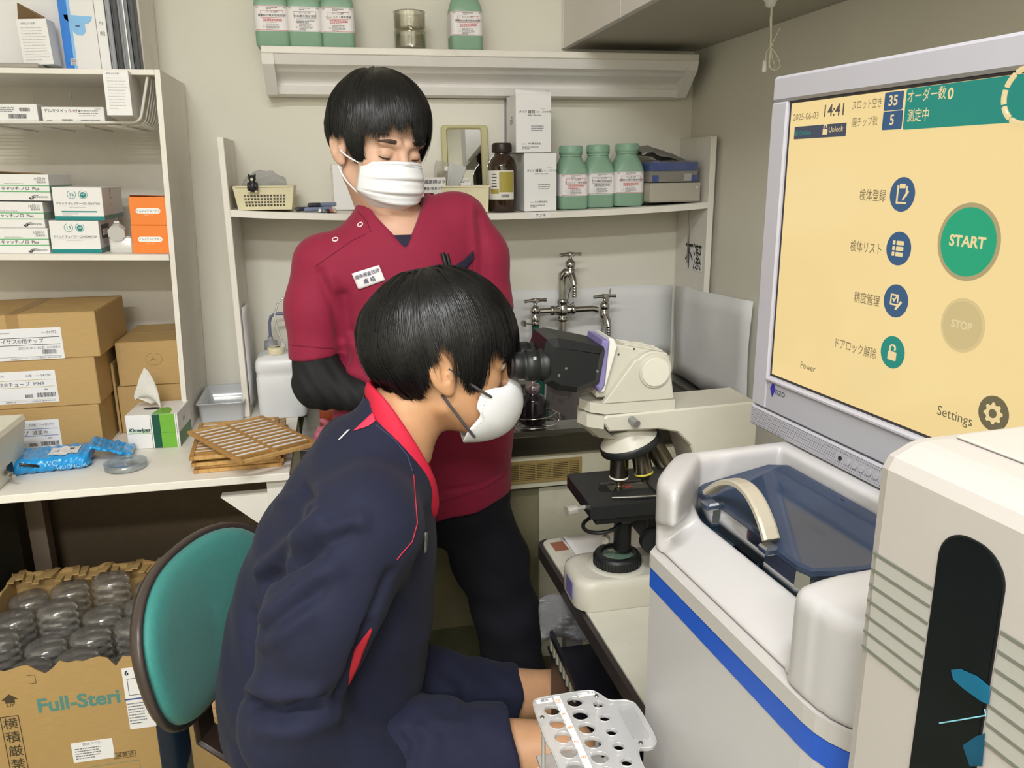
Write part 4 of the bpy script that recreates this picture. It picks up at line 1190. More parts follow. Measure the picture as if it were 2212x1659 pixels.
def drop(x, y): 
    l = b_.ray_cast(Vector((x, y, .2)), Vector((0, 0, -1)))[0]; return (x, y, (l.z if l else .034) + .0012)
lp = [[drop(-.028 + .062 * i / 10, -.035 + .055 * j / 8) for i in range(11)] for j in range(9)]
MB().grid(lp).build('lid_label', M('white_film_label', (230, 232, 234), rough=.3, var=.01), t)
fb = MB(); barcode(fb, drop(-.018, -.012)[:2] + (drop(-.01, -.01)[2] + .001,), (1, 0, 0), (0, 1, 0), .018, .014, 12, 3); fb.build('barcode', ink_g, t)
T(t, 'D', .012, ink_k, (.018, -.002, drop(.018, -.002)[2] + .001), basis=Matrix.Identity(3), bold=.06)
frontw = Matrix(((-1, 0, 0), (0, 0, -1), (0, 1, 0))).to_3x3()
frw = Matrix(((-1, 0, 0), (0, .5, -.86), (0, -.86, -.5)))
T(t, 'WC', .018, M('pale_blue_ink', (150, 205, 238), rough=.5, var=0), (-.020, -.0565, .022), basis=Matrix(((1, 0, 0), (0, 0, -1), (0, 1, 0))), bold=.0, name='lettering'); T(t, 'WONDOM', .0125, _mats['pale_blue_ink'], (.022, -.0562, .012), basis=Matrix(((-1, 0, 0), (0, 0, -1), (0, -1, 0))))

# petri dish
pg = clear('dish_plastic', (236, 242, 246), gloss=.06, rough=.04, milk=.05, milkc=(230, 238, 246))
o = MB().lathe([(.001, .0015), (.0445, .001), (.0455, .002), (.0455, .015), (.0442, .015), (.0442, .0025), (.001, .003)], n=48, cap0=False, cap1=False).build('petri_dish', pg); o.location = (-.512, 1.888, TZ + .0008)
tag(o, 'clear plastic petri dish lying on the table in front of the blue pack', 'petri dish')

# white instrument at the left edge with its connector and cable
t = thing('bench_instrument', 'cream metal instrument box cut by the left edge of the picture', 'instrument', (-.82, 1.785, TZ + .001), R(0))
iv = M('ivory_enamel', (226, 222, 206), rough=.4, var=.02)
MB().loft([[(x, y, z) for x, y in ((-.10, .0), (xr, .0), (xr, .15), (-.10, .15))] for xr, z in ((.075, 0), (.076, .004), (.100, .118), (.096, .128))], smooth=False).build('case', iv, t)
MB().span(.081, .084, .05, .085, .018, .042, .001).build('socket_plate', blackp, t)
MB().cyl((.080, .05, .028), (.094, .035, .026), .006, n=14).cyl((.092, .037, .026), (.105, .025, .025), .0045, n=14).build('connector', chrome, t)
MB().tube([(.094, .09, .03), (.11, .092, .026), (.125, .10, .020), (.138, .115, .012)], .0035, 8).build('cable', blackp, t)

# ------------------------------------------------------------------ stack of wooden slat frames
wf = M('oiled_wood', (176, 132, 74), rough=.55, var=.16, scale=18, stretch=(1, 6, 1), bump=.2, bscale=90)
wf2 = M('pale_wood', (200, 158, 96), rough=.55, var=.12, scale=18, stretch=(6, 1, 1), bump=.2, bscale=90)
FW, FD, FH, NS = .192, .262, .0085, 11
def slat_frame(lab, grp):
    t = thing('slat_frame', lab, 'wooden frame', (0, 0, 0), 0, grp)
    for s in (-1, 1):
        MB().box((s * (FW / 2 - .005), 0, FH / 2), (.010, FD, FH), None, .0008).build('side_rail', wf, t)
        MB().box((0, s * (FD / 2 - .005), FH / 2), (FW - .0202, .010, FH), None, .0008).build('end_rail', wf2, t)
    MB().box((-.004, 0, FH * .45), (.011, FD - .0202, FH * .7), None, .0006).build('middle_rail', wf, t)
    for k in range(NS - 1):
        y = -FD / 2 + .010 + (FD - .02) * (k + 1) / NS
        for x0, x1 in ((-FW / 2 + .0101, -.0096), (.0016, FW / 2 - .0101)):
            MB().box(((x0 + x1) / 2, y, FH * .55), (x1 - x0, .0070, FH * .75)).build('slat', wf, t)
            MB().box(((x0 + x1) / 2, y + .0100, FH * .74), (x1 - x0, .0090, .0012)).build('pale_ledge', _mats['white_card'], t)
    return t
fr0 = slat_frame('bottom wooden slat frame of the stack on the table corner', 'wooden slat frames')
fc = np.array([-.262, 1.942])
fr0.location = (fc[0], fc[1], TZ + .0006); fr0.rotation_euler = (0, 0, R(2))
names_ = ['second', 'third', 'fourth', 'fifth']
for i in range(1, 5):
    dup(fr0, (fc[0] + (.006, -.004, .003, -.008)[i - 1], fc[1] + (.004, -.005, .006, -.012)[i - 1], TZ + .0006 + i * .0090), R((1, 3, 1.5, 4)[i - 1]), '%s wooden slat frame from the bottom of the stack' % names_[i - 1])
topf = dup(fr0, (-.2275, 1.866, TZ + .0006 + 5 * .0090 + .006), R(-30), 'topmost wooden slat frame, turned askew on the stack')
topf.rotation_euler = (R(2), R(1.2), R(33))
# translucent tray against the wall
t = thing('plastic_tray', 'milky translucent plastic tray on the back of the table beside the bookshelf', 'tray', (-.343, 2.30, TZ + .001))
mt = clear('tray_plastic', (245, 245, 248), gloss=.12, rough=.12, milk=.62, milkc=(240, 244, 248))
MB().loft([[(p[0], p[1], z) for p in rrect(.118 * k, .20 * k, .01)] for k, z in ((.93, 0), (1.0, .052), (1.06, .052), (1.05, .054), (.985, .0535), (.915, .003))]).build('tray_shell', mt, t)
MB().span(-.05, .0, -.05, .0, .010, .013).build('paper_slip', paper, t)
# ------------------------------------------------------------------ under the table
t = thing('shade_board', 'dark brown hardboard sheet against the wall beneath the work table', 'board', (-.84, 2.40, .001))  # dark sheet added where the wall under the table lies in shade
MB().span(-.62, .62, 0, .006, 0, .76).build('sheet', M('shade_brown', (96, 80, 60), rough=.7, var=.08, scale=50), t)
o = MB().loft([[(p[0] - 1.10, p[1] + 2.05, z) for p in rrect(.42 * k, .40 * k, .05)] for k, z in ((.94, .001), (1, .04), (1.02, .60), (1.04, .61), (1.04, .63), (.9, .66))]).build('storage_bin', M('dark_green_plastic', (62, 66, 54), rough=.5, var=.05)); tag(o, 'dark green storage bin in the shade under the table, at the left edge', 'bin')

# big carton with torn top, full of wrapped dish stacks
CX0, CX1, CYF, CYB, CZT = -.86, -.462, 1.655, 2.07, .462
t = thing('shipping_carton', 'large kraft shipping carton with torn open top and blue side under the table', 'carton', ((CX0 + CX1) / 2, CYF, .001))
w = CX1 - CX0; d = CYB - CYF; h = CZT
kraft2 = M('kraft_big', (178, 146, 94), rough=.6, var=.04, scale=40, stretch=(1, 1, 6))
rnd = random.Random(5)
def torn(n, z, amp, end_rise=0.0):
    return [z + amp * (rnd.random() - .6) - (amp * 2 if rnd.random() < .12 else 0) + end_rise * i / n for i in range(n + 1)]
def wall_torn(p0, p1, ztop, nrm, th, nm, mat):
    p0 = np.array(p0, float); p1 = np.array(p1, float); n = len(ztop) - 1; nrm = np.array(nrm, float)
    P = []
    for z_ in (0, 1):
        pass
    a = [[tuple(p0 + (p1 - p0) * i / n + off_) + () for i in range(n + 1)] for off_ in (0 * nrm, nrm * th)]
    rows = [[(q[0], q[1], 0) for q in a[0]], [(q[0], q[1], ztop[i]) for i, q in enumerate(a[0])], [(q[0], q[1], ztop[i] - .002) for i, q in enumerate(a[1])], [(q[0], q[1], 0) for q in a[1]]]
    return MB().grid(rows, smooth=False).build(nm, mat, t)
zt = torn(26, h, .010); zt[12] -= .012; zt[13] -= .016; zt[14] -= .008
wall_torn((-w / 2, 0, 0), (w / 2, 0, 0), zt, (0, 1, 0), .005, 'front_panel', kraft2)
wall_torn((-w / 2, 0, 0), (-w / 2, d, 0), torn(20, h + .01, .008), (1, 0, 0), .005, 'side_panel', kraft2)
wall_torn((-w / 2, d, 0), (w / 2, d, 0), torn(26, h + .018, .012), (0, -1, 0), .005, 'back_panel', kraft2)
wall_torn((w / 2, 0, 0), (w / 2, d, 0), torn(20, h, .008), (-1, 0, 0), .005, 'side_panel', kraft2)
MB().span(-w / 2, w / 2, 0, d, 0, .005).build('bottom_panel', kraft2, t)
MB().span(w / 2, w / 2 + .0006, .004, d * .8, 0.0, .315).build('blue_print', M('carton_blue', (64, 104, 160), rough=.6, var=.03), t)
mb = MB()
for k in range(22):
    x = -w / 2 + w * (k + .5) / 22; mb.box((x, d - .02, h + .012 + .008 * math.sin(k * 1.7)), (.016, .05, .003), rotz(.2 * math.sin(k)))
mb.build('torn_flap', kraft2, t)['kind'] = 'stuff'
ct = M('carton_teal_ink', (86, 136, 128), rough=.6, var=.05, scale=80); ck = M('carton_dark_ink', (72, 62, 44), rough=.6, var=.05)
def cpx(x, y):
    q = at(x, y, Y=CYF); return (q[0] - (CX0 + CX1) / 2, q[2] - .001)
y = -.0006
a = cpx(78, 1520); b = cpx(280, 1510)
FT = Matrix(rotz(0).tolist()) @ FRONT
T(t, 'Full-Steri', .0455, ct, (a[0], y, (a[1] + b[1]) / 2 + .001), align='LEFT', bold=.028, sx=1.0)
q = cpx(20, 1512); T(t, 'UP', .0135, ck, (q[0] + .001, y, q[1] - .012), bold=.01)
MB().prism([(q[0] - .0155, q[1] + .000), (q[0] - .008, q[1] + .000), (q[0] - .008, q[1] - .0075), (q[0] + .010, q[1] - .0075), (q[0] + .010, q[1]), (q[0] + .0175, q[1]), (q[0] + .001, q[1] + .0135)], .0002, .0007, XF).build('up_arrow', ck, t)
q = cpx(30, 1600); zz0 = cpx(30, 1562)
for i, c_ in enumerate('横積厳禁'): T(t, c_, .029, ck, (q[0], y, zz0[1] - .002 - .0335 * i), bold=.02)
q0 = cpx(8, 1543)
def outline(x0, x1, z0, z1, tk, yy=y):
    return MB().span(x0, x1, yy, yy + .0004, z1 - tk, z1).span(x0, x1, yy, yy + .0004, z0, z0 + tk).span(x0, x0 + tk, yy, yy + .0004, z0, z1).span(x1 - tk, x1, yy, yy + .0004, z0, z1)
outline(q[0] - .018, q[0] + .018, zz0[1] - .135, zz0[1] + .018, .0015).build('frame_print', ck, t)
l0, l1 = cpx(160, 1648), cpx(242, 1594)
MB().span(l0[0], l1[0], y, 0, l0[1], l1[1]).build('address_label', paper, t)
T(t, '部品ラベル', .0075, ink_g, ((l0[0] + l1[0]) / 2, y * 1.6, l1[1] - .006)); fine_print(MB(), (l0[0] + .006, y * 1.6, l0[1] + .006), (1, 0, 0), (0, 0, 1), .052, .030, 5, .9, 2, .4).build('small_print', ink_g, t)
s0 = cpx(270, 1630); T(t, '滅菌済', .0125, ck, (s0[0], y, s0[1]), bold=.01); outline(s0[0] - .022, s0[0] + .022, s0[1] - .0075, s0[1] + .0075, .0007).build('frame_print', ck, t)
outline(s0[0] - .075, s0[0] + .028, s0[1] - .05, s0[1] - .018, .0006).build('frame_print', ct, t)
k0 = cpx(68, 1468); MB().span(k0[0] - .006, k0[0] + .008, y, 0, k0[1] + .010, k0[1] + .0108).span(k0[0] + .0072, k0[0] + .008, y, 0, k0[1] - .009, k0[1] + .010).span(k0[0] - .006, k0[0] + .008, y, 0, k0[1] - .0098, k0[1] - .009).build('corner_mark', ck, t)
# sticker wrapping the corner
r0, r1 = cpx(280, 1578), cpx(278, 1442)
MB().span(r0[0] + .002, w / 2 + .001, -.0012, -.0004, r0[1] + .003, r1[1]).span(w / 2, w / 2 + .0016, -.001, .11, r0[1] + .003, r1[1] - .05).build('shipping_label', paper, t)
mz_ = (r0[1] + r1[1]) / 2
MB().span(r0[0], w / 2 + .001, -.0016, -.0012, mz_ - .0012, mz_ + .0022).build('blue_line', M('label_blue_line', (70, 84, 150), rough=.5, var=0), t)
T(t, '6', .016, ink_k, (r0[0] + .011, -.0018, r1[1] - .012), bold=.03)
outline(r0[0] + .010, r0[0] + .040, mz_ + .010, r1[1] - .026, .0009, -.0018).build('frame_print', ink_k, t)
fine_print(MB(), (r0[0] + .004, -.0018, r0[1] + .014), (1, 0, 0), (0, 0, 1), .035, .056, 8, .9, 12, .35).build('small_print', ink_g, t)
# dish sleeves
dish = clear('dish_stack_plastic', (250, 250, 248), gloss=.08, rough=.10, milk=.22, milkc=(196, 192, 186))
n = 0
for iy in range(4):
    for ix in range(4):
        x = CX0 + .052 + .096 * ix; yv = CYF + .060 + .097 * iy
        if iy == 0 and ix == 3: pass
        prof = []
        hh = .40 + .03 * ((ix * 7 + iy * 5) % 3) / 2 + .012 * iy
        for k in range(22):
            z0_ = hh * k / 22
            prof += [(.042, z0_), (.0445, z0_ + .002), (.0445, z0_ + .012), (.042, z0_ + .015)]
        prof += [(.042, hh), (.03, hh + .004), (.001, hh + .005)]
        o = MB().lathe(prof, n=20, cap0=False, cap1=False).build('dish_sleeve', dish); o.location = (x, yv, .0075)
        tag(o, 'wrapped petri dish stack, %s in the %s row of the torn carton' % (('leftmost', 'second from left', 'third from left', 'rightmost')[ix], ('front', 'second', 'third', 'back')[iy]), 'dish stack', 'wrapped dish stacks in the carton')

# smaller carton on the right, seen past the chair
t, w, h = carton('small kraft carton with an orange print behind the teal chair', -.43, -.205, 1.80, .26, .001, .335, None)
MB().span(-.075, -.00, -.0006, 0, h - .155, h - .02).build('label', M('peach_label', (222, 178, 132), rough=.6, var=.02), t)
fine_print(MB(), (-.07, -.0009, h - .14), (1, 0, 0), (0, 0, 1), .06, .10, 5, .8, 3, .2).build('small_print', M('orange_ink', (216, 140, 86), rough=.6, var=0), t)
MB().span(-.022, .05, -.0010, -.0002, h - .235, h - .158).build('label', paper, t); barcode(MB(), (-.018, -.0013, h - .185), (1, 0, 0), (0, 0, 1), .05, .018, 20, 4).build('barcode', ink_k, t)

# ------------------------------------------------------------------ teal office chair
ch = thing('office_chair', 'teal upholstered office chair with a dark brown shell behind the seated boy', 'chair', (-.02, 1.30, 0), 0)
teal = M('teal_fabric', (60, 140, 132), rough=.6, var=.05, scale=120, bump=.25, bscale=900, sheen=.2)
shellm = M('brown_shell', (72, 62, 58), rough=.32, var=.03)
bc = np.array([-.290, 1.385, .672]) - np.array([-.02, 1.30, 0])
ay = R(-20)
ux = np.array([-math.sin(ay) * 1.0, math.cos(ay), 0]) * 1.0; ux = np.array([.36, .93, 0]); ux /= np.linalg.norm(ux)
nn = np.array([.93, -.36, 0.0]); tilt = R(8); up_ = np.array([0, 0, 1.0]) * math.cos(tilt) - nn * math.sin(tilt); nn2 = nn * math.cos(tilt) + np.array([0, 0, 1.0]) * math.sin(tilt)
def pad(u, v, off_, k=1.0):
    # u,v on a disc mapped to a rounded, slightly pinched shape
    W, H = .205 * k, .143 * k
    x = u * W * (1.0 + .06 * v - .10 * v * v); z = v * H * (1 - .10 * u * u)
    return bc + ux * x + up_ * z + nn2 * (off_ + .95 * x * x + .12 * z * z)
def sq(r_, a):  # superellipse
    c, s = math.cos(a), math.sin(a); e_ = 3.2
    q = (abs(c) ** e_ + abs(s) ** e_) ** (-1 / e_); return r_ * c * q, r_ * s * q
NA = 56
def padrings(prof): return [[pad(*sq(r_, 2 * PI * j / NA), o_, k) for j in range(NA)] for r_, o_, k in prof]
MB().loft(padrings([(.05, .028, 1), (.4, .027, 1), (.7, .024, 1), (.88, .018, 1), (.96, .010, 1), (.985, 0, 1), (.97, -.004, 1)]), True, True).build('backrest', teal, ch)
MB().loft(padrings([(.97, -.002, 1), (1.0, .002, 1.02), (1.03, -.002, 1.02), (1.035, -.010, 1.02), (1.0, -.022, 1.0), (.6, -.030, 1.0), (.05, -.032, 1.0)]), True, True).build('back_shell', shellm, ch)
sb = [bc + up_ * .06 - nn2 * .036, bc - up_ * .06 - nn2 * .040, bc - up_ * .15 - nn2 * .040, bc + np.array([0, 0, -.235]) - nn * .015, bc + np.array([0, 0, -.275]) + nn * .05, bc + np.array([0, 0, -.285]) + nn * .20]
rings = []
for i, p in enumerate(sb):
    tt = sb[min(i + 1, len(sb) - 1)] - sb[max(i - 1, 0)]; tt /= np.linalg.norm(tt); nx = np.cross(tt, ux); nx /= np.linalg.norm(nx)
    rings.append([p + ux * a * .030 + nx * b * .006 for a, b in ((-1, -.3), (-.8, -1), (.8, -1), (1, -.3), (1, .3), (.8, 1), (-.8, 1), (-1, .3))])
MB().loft(rings, smooth=False).build('back_support', M('dark_brown_steel', (58, 46, 40), rough=.28, var=.05), ch)
seat_c = np.array([.0, .0, .435])
MB().loft([[seat_c + np.array([sq(r_, 2 * PI * j / NA)[0] * .215, sq(r_, 2 * PI * j / NA)[1] * .205, z]) for j in range(NA)] for r_, z in ((.05, .0), (.9, 0), (1, .012), (1, .03), (.9, .042), (.5, .044), (.05, .044))], True, True).build('seat', teal, ch)
MB().cyl((0, 0, .10), (0, 0, .43), .022, n=16).build('gas_post', chrome, ch)
for k in range(5):
    a = 2 * PI * k / 5 + .3
    MB().tube([(0, 0, .10), (.16 * math.cos(a), .16 * math.sin(a), .085), (.27 * math.cos(a), .27 * math.sin(a), .06)], [.022, .018, .013], 8).build('base_leg', blackp, ch)
    MB().cyl((.27 * math.cos(a) - .012 * math.sin(a), .27 * math.sin(a) + .012 * math.cos(a), .026), (.27 * math.cos(a) + .012 * math.sin(a), .27 * math.sin(a) - .012 * math.cos(a), .026), .025, n=14).build('caster', blackp, ch)

# ------------------------------------------------------------------ sink unit
SF, SZ = 1.93, .80
crm = M('cream_cabinet', (206, 202, 178), rough=.45, var=.03, dirt=(150, 140, 110), dscale=10, damt=.3)
stain = M('stained_steel', (120, 112, 108), rough=.45, metal=.35, var=.2, scale=14, stretch=(1, 1, .3), dirt=(22, 18, 20), dscale=26, damt=.92, dlo=.52)
sk = thing('sink_unit', 'steel topped laboratory sink unit with cream cabinet along the back wall', 'sink', (0, 0, 0))
BX0, BX1, BY0, BY1, BZ = .20, 1.0, 2.005, 2.395, .60
mb = MB(); sl = -.128; sr = 1.043
mb.span(sl, sr, SF, BY0, SZ - .012, SZ).span(sl, sr, BY1, 2.448, SZ - .012, SZ).span(sl, BX0, BY0, BY1, SZ - .012, SZ).span(BX1, sr, BY0, BY1, SZ - .012, SZ)
mb.build('worktop', steel, sk)
MB().span(sl, sr, SF - .002, SF + .012, SZ - .066, SZ - .0122, .003).build('front_apron', M('dark_brushed_steel', (112, 108, 100), rough=.28, metal=1, var=.15, scale=30, stretch=(.2, 1, 1)), sk)
mb = MB(); tk = .004
mb.span(BX0, BX1, BY1 - tk, BY1, BZ, SZ - .0125).span(BX0, BX1, BY0, BY0 + tk, BZ, SZ - .0125).span(BX0, BX0 + tk, BY0, BY1, BZ, SZ - .0125).span(BX1 - tk, BX1, BY0, BY1, BZ, SZ - .0125).span(BX0, BX1, BY0, BY1, BZ - tk, BZ)
mb.build('basin', stain, sk)
MB().span(sl, sr, SF + .012, SF + .028, .640, SZ - .0665, .001).build('top_panel', crm, sk)
tan = M('tan_grille', (158, 136, 84), rough=.5, var=.05)
gx0, gx1, gz0, gz1 = .33, .588, .655, .716
MB().span(gx0, gx1, SF + .008, SF + .0118, gz1 - .008, gz1).span(gx0, gx1, SF + .008, SF + .0118, gz0, gz0 + .008).span(gx0, gx0 + .008, SF + .008, SF + .0118, gz0 + .0081, gz1 - .0081).span(gx1 - .008, gx1, SF + .008, SF + .0118, gz0 + .0081, gz1 - .0081).build('grille_frame', tan, sk)
for k in range(9): MB().box(((gx0 + gx1) / 2, SF + .0105, gz0 + .0105 + .0050 * k), (gx1 - gx0 - .016, .003, .0026)).build('grille_slat', tan, sk)
for k in range(5): MB().box((gx0 + .045 + .044 * k, SF + .0102, (gz0 + gz1) / 2), (.004, .0036, gz1 - gz0 - .017)).build('grille_bar', tan, sk)
MB().span(gx0 + .008, gx1 - .008, SF + .0114, SF + .0119, gz0 + .008, gz1 - .008).build('grille_back', M('grille_dark', (60, 52, 36), rough=.7, var=0), sk)
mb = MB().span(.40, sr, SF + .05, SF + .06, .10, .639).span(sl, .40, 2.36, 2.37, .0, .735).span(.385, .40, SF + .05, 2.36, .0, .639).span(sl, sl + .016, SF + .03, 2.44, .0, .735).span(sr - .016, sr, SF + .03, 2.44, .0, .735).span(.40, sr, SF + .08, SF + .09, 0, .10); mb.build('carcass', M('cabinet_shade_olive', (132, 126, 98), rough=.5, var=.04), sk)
for x0, x1 in ((.478, .75), (.755, 1.025)):
    MB().span(x0, x1, SF + .034, SF + .0495, .115, .628, .001).build('door', crm, sk)
# number plate and open drain frame at the left end
MB().span(sl + .002, .05, SF - .012, SF - .003, .735, .798).build('plate_holder', M('grey_zinc', (150, 152, 150), rough=.35, metal=.6, var=.15, scale=30), sk)
pl = MB().span(-.136 + .012, -.075, SF - .0135, SF - .0122, .748, .786).build('number_plate', M('dusty_pink_tape', (176, 140, 126), rough=.6, var=.06), sk)
T(pl, '102', .030, M('dark_red_ink', (96, 30, 24), rough=.6, var=0), (-.0985, SF - .0142, .767), bold=.005, sx=.9)

# faucet group: riser, cross, three taps
fa = thing('triple_faucet', 'chrome laboratory faucet with three taps rising behind the sink', 'faucet', (.648, 2.36, SZ + .0005))
def fz(z): return z - SZ - .0005
mb = MB().cyl((0, 0, 0), (0, 0, fz(1.135)), .0125, n=18)
mb.lathe([(.0125, 0), (.03, .0), (.03, .006), (.0125, .012)], (0, 0, 0), 20)
mb.build('riser', chrome, fa)
zc_ = fz(1.036)
mb = MB().lathe([(.012, -.035), (.017, -.033), (.017, -.022), (.013, -.02), (.016, -.012), (.021, 0), (.016, .012), (.013, .02), (.017, .022), (.017, .033), (.012, .035)], (0, 0, zc_), 20)
mb.lathe([(.010, -.040), (.0155, -.038), (.0155, -.028), (.012, -.026), (.019, 0), (.012, .026), (.0155, .028), (.0155, .038), (.010, .040)], (0, 0, zc_), 20, (1, 0, 0))
mb.build('cross_fitting', chrome, fa)
MB().cyl((-.085, 0, zc_), (-.035, 0, zc_), .0095, n=14).build('arm_pipe', chrome, fa)
MB().tube([(.035, 0, zc_), (.095, 0, zc_ + .001), (.112, 0, zc_ - .004)], .0098, 14).build('arm_pipe', chrome, fa)
def tap(x, z, hang, yaw):
    m = MB()
    m.lathe([(.012, -.012), (.014, -.006), (.014, .012), (.0105, .014), (.0155, .018), (.0155, .030), (.011, .036), (.006, .040), (.004, .052)], (x, -.012, z), 18)
    body = m.build('tap_body', chrome, fa)
    hd = MB(); c, s = math.cos(yaw), math.sin(yaw)
    hd.tube([(x - .036 * c, -.012 - .036 * s, z + .054), (x - .02 * c, -.012 - .02 * s, z + .055), (x, -.012, z + .055), (x + .02 * c, -.012 + .02 * s, z + .055), (x + .036 * c, -.012 + .036 * s, z + .054)], [.0055, .0048, .0075, .0048, .0055], 10)
    hd.tube([(x + .02 * s, -.012 - .02 * c, z + .055), (x, -.012, z + .055), (x - .02 * s, -.012 + .02 * c, z + .055)], [.005, .0055, .005], 8)
    hd.lathe([(.008, .048), (.009, .056), (.005, .062)], (x, -.012, z), 12)
    hd.build('tap_handle', chrome, body)
    if hang:
        sp = MB().tube([(x, -.012, z), (x + .004, -.030, z - .016), (x + .006, -.038, z - .036)], [.012, .010, .0085], 12)
        for k in range(4): sp.lathe([(.0062, -.038 - .008 * k), (.0082, -.040 - .008 * k), (.0066, -.046 - .008 * k)], (x + .006, -.038, z), 14)
        sp.build('spout', chrome, body)
    return body
top = fz(1.152)
MB().tube([(0, 0, fz(1.13)), (0, -.002, fz(1.142)), (.008, -.008, fz(1.150)), (.018, -.012, fz(1.150))], [.0135, .0145, .0145, .012], 14).build('elbow', chrome, fa)
tap(.020, fz(1.150), True, .25); tap(-.088, fz(1.016), False, .2); tap(.130, fz(1.020), True, .1)
MB().tube([(.012, -.05, fz(1.112)), (.004, -.05, fz(1.088)), (.002, -.05, fz(1.07)), (.010, -.05, fz(1.06)), (.022, -.05, fz(1.066))], .0012, 6).build('hook_wire', blackp, fa)
# green hose on the left tap with its clamp
hx = .648 - .088
t = thing('green_hose', 'dark green rubber hose clamped on the left faucet tap', 'hose', (hx, 2.348, .79))
gr = M('green_rubber', (18, 84, 66), rough=.4, var=.05)
MB().tube([(0, 0, .225), (.002, 0, .16), (.006, -.002, .10), (.014, -.006, .03), (.022, -.01, -.03), (.03, -.02, -.12)], .0115, 14).build('hose', gr, t)
MB().lathe([(.0125, .205), (.0135, .207), (.0135, .216), (.0125, .218)], (0, 0, 0), 18).build('clamp_band', chrome, t)
cl = MB().cyl((-.012, -.006, .212), (-.030, -.008, .214), .003, n=8)
for k in range(5): cl.box((-.034 - .002 * k, -.008, .214), (.0012, .016, .014 + .006 * math.sin(k)), rotz(.3))
cl.build('clamp_screw', chrome, t)
# long wire tools leaning by the right tap
for i, (x0, z0_, x1, z1_, lab) in enumerate(((.758, .815, .826, 1.085, 'thin steel rod leaning at a slant behind the right faucet tap'), (.806, .815, .815, 1.06, 'thin steel rod standing upright under the right faucet tap'))):
    o = MB().cyl((x0, 2.412, z0_ - .013), (x1, 2.436, z1_), .0022, n=8).build('steel_rod', steel); tag(o, lab, 'rod', 'steel rods by the faucet')

# black bottle in a wire holder on the sink front
t = thing('stain_bottle', 'squat black glass bottle with a clouded stopper in a wire holder on the sink edge', 'bottle', (.462, 1.968, SZ + .001))
MB().lathe([(.026, .008), (.034, .012), (.0355, .02), (.0355, .070), (.030, .082), (.018, .088), (.017, .093)], n=28).build('body', M('stained_glass_dark', (30, 24, 30), rough=.12, var=.15, scale=30, coat=.2), t)
MB().lathe([(.016, .091), (.0195, .093), (.0195, .110), (.017, .114), (.007, .116), (.006, .128), (.008, .130), (.008, .134)], n=20).build('stopper', clear('stopper_glass', (200, 180, 190), gloss=.2, rough=.15, milk=.5, milkc=(150, 128, 140)), t)
def wring(r, z, dz=0, sx=1.0): return [(r * sx * math.cos(a), r * math.sin(a) * .9, z + dz * math.cos(a)) for a in [2 * PI * k / 28 for k in range(28)]]
hl = thing('wire_holder', 'bent chrome wire holder round the black bottle on the sink edge', 'holder', (.470, 1.968, SZ + .003))
MB().tube(wring(.046, .030, .004, 1.15), .0018, 6, True).build('upper_ring', chrome, hl); MB().tube(wring(.046, .004, .002, 1.25), .0018, 6, True).build('lower_ring', chrome, hl)
MB().tube([(.053, 0, .034), (.064, .002, .028), (.066, .002, .012), (.057, 0, .006)], .0018, 6).tube([(-.05, -.01, .026), (-.054, -.012, .015), (-.055, -.01, .003)], .0018, 6).build('link', chrome, hl)
for k in range(9):
    a = R(200 + 17 * k); MB().tube([(.012 * math.cos(a), .010 * math.sin(a), .001), (.040 * math.cos(a), .036 * math.sin(a), .001), (.046 * math.cos(a) * 1.15, .041 * math.sin(a), .004)], .0009, 5).build('spoke', chrome, hl)
# bits of tubing between the boy and the hose
tube_r = M('rust_tube', (150, 86, 52), rough=.4, var=.05)
o = MB().tube([at(x, y, Y=2.02) for x, y in ((1104, 772), (1110, 752), (1124, 742), (1140, 748))], .0028, 8).build('thin_tube', tube_r); 
o2 = MB().tube([at(x, y, Y=2.02) for x, y in ((1136, 760), (1146, 748), (1160, 744), (1172, 758), (1180, 790), (1178, 850), (1176, 905))], .0026, 8).build('thin_tube', M('grey_tube', (150, 150, 148), rough=.4, var=.03))
p_ = at(1104, 772, Y=2.02); o3 = MB().tube([p_, (p_[0] - .01, 2.02, .93), (p_[0] + .002, 2.01, SZ + .004)], .0028, 8).build('lower_run', tube_r, o)
tag(o, 'thin rust coloured tube rising from the sink edge beside the eyepieces', 'tube'); tag(o2, 'thin grey tube looping down to the sink edge behind the microscope', 'tube')
# splash papers
sp = M('splash_paper', (228, 228, 226), rough=.7, var=.02, scale=5, bump=.1, bscale=20, dirt=(96, 88, 92), dscale=60, damt=.5, dlo=.70)
P = []
for i in range(11):
    x = .36 + (1.036 - .36) * i / 10
    P.append([(x, 2.4445 - .003 - .004 * abs(math.sin(i * 1.1)) * (1 - j / 6) , .86 + (1.089 - .86 + .004 * math.sin(i)) * j / 6) for j in range(7)])
o = MB().grid(P).build('splash_paper', sp, None, thick=.0006); tag(o, 'white splash guard paper on the back wall behind the faucet', 'paper', None)
P = []
ys_ = [2.425, 2.35, 2.28, 2.205, 2.14, 2.08, 2.02, 1.962]
for i, y in enumerate(ys_):
    xo = 1.0445 - .002 - (.006 if i in (3,) else 0) + (.018 * max(0, i - 3) / 4 if i > 3 else 0)
    P.append([(xo + .003 * math.sin(j + i * 2), y, (.80 if i < 1 else .806 - .0 * i) + (1.086 + .002 * i - .8) * j / 6) for j in range(7)])
o = MB().grid(P).build('splash_paper', sp, None, thick=.0006); tag(o, 'white splash guard paper bent round the right rack board and wall', 'paper', None)
P = [[(x, 2.441 - .0005 * (i % 2), z) for z in (.815, .845, .862)] for i, x in enumerate(np.linspace(.36, 1.03, 9))]

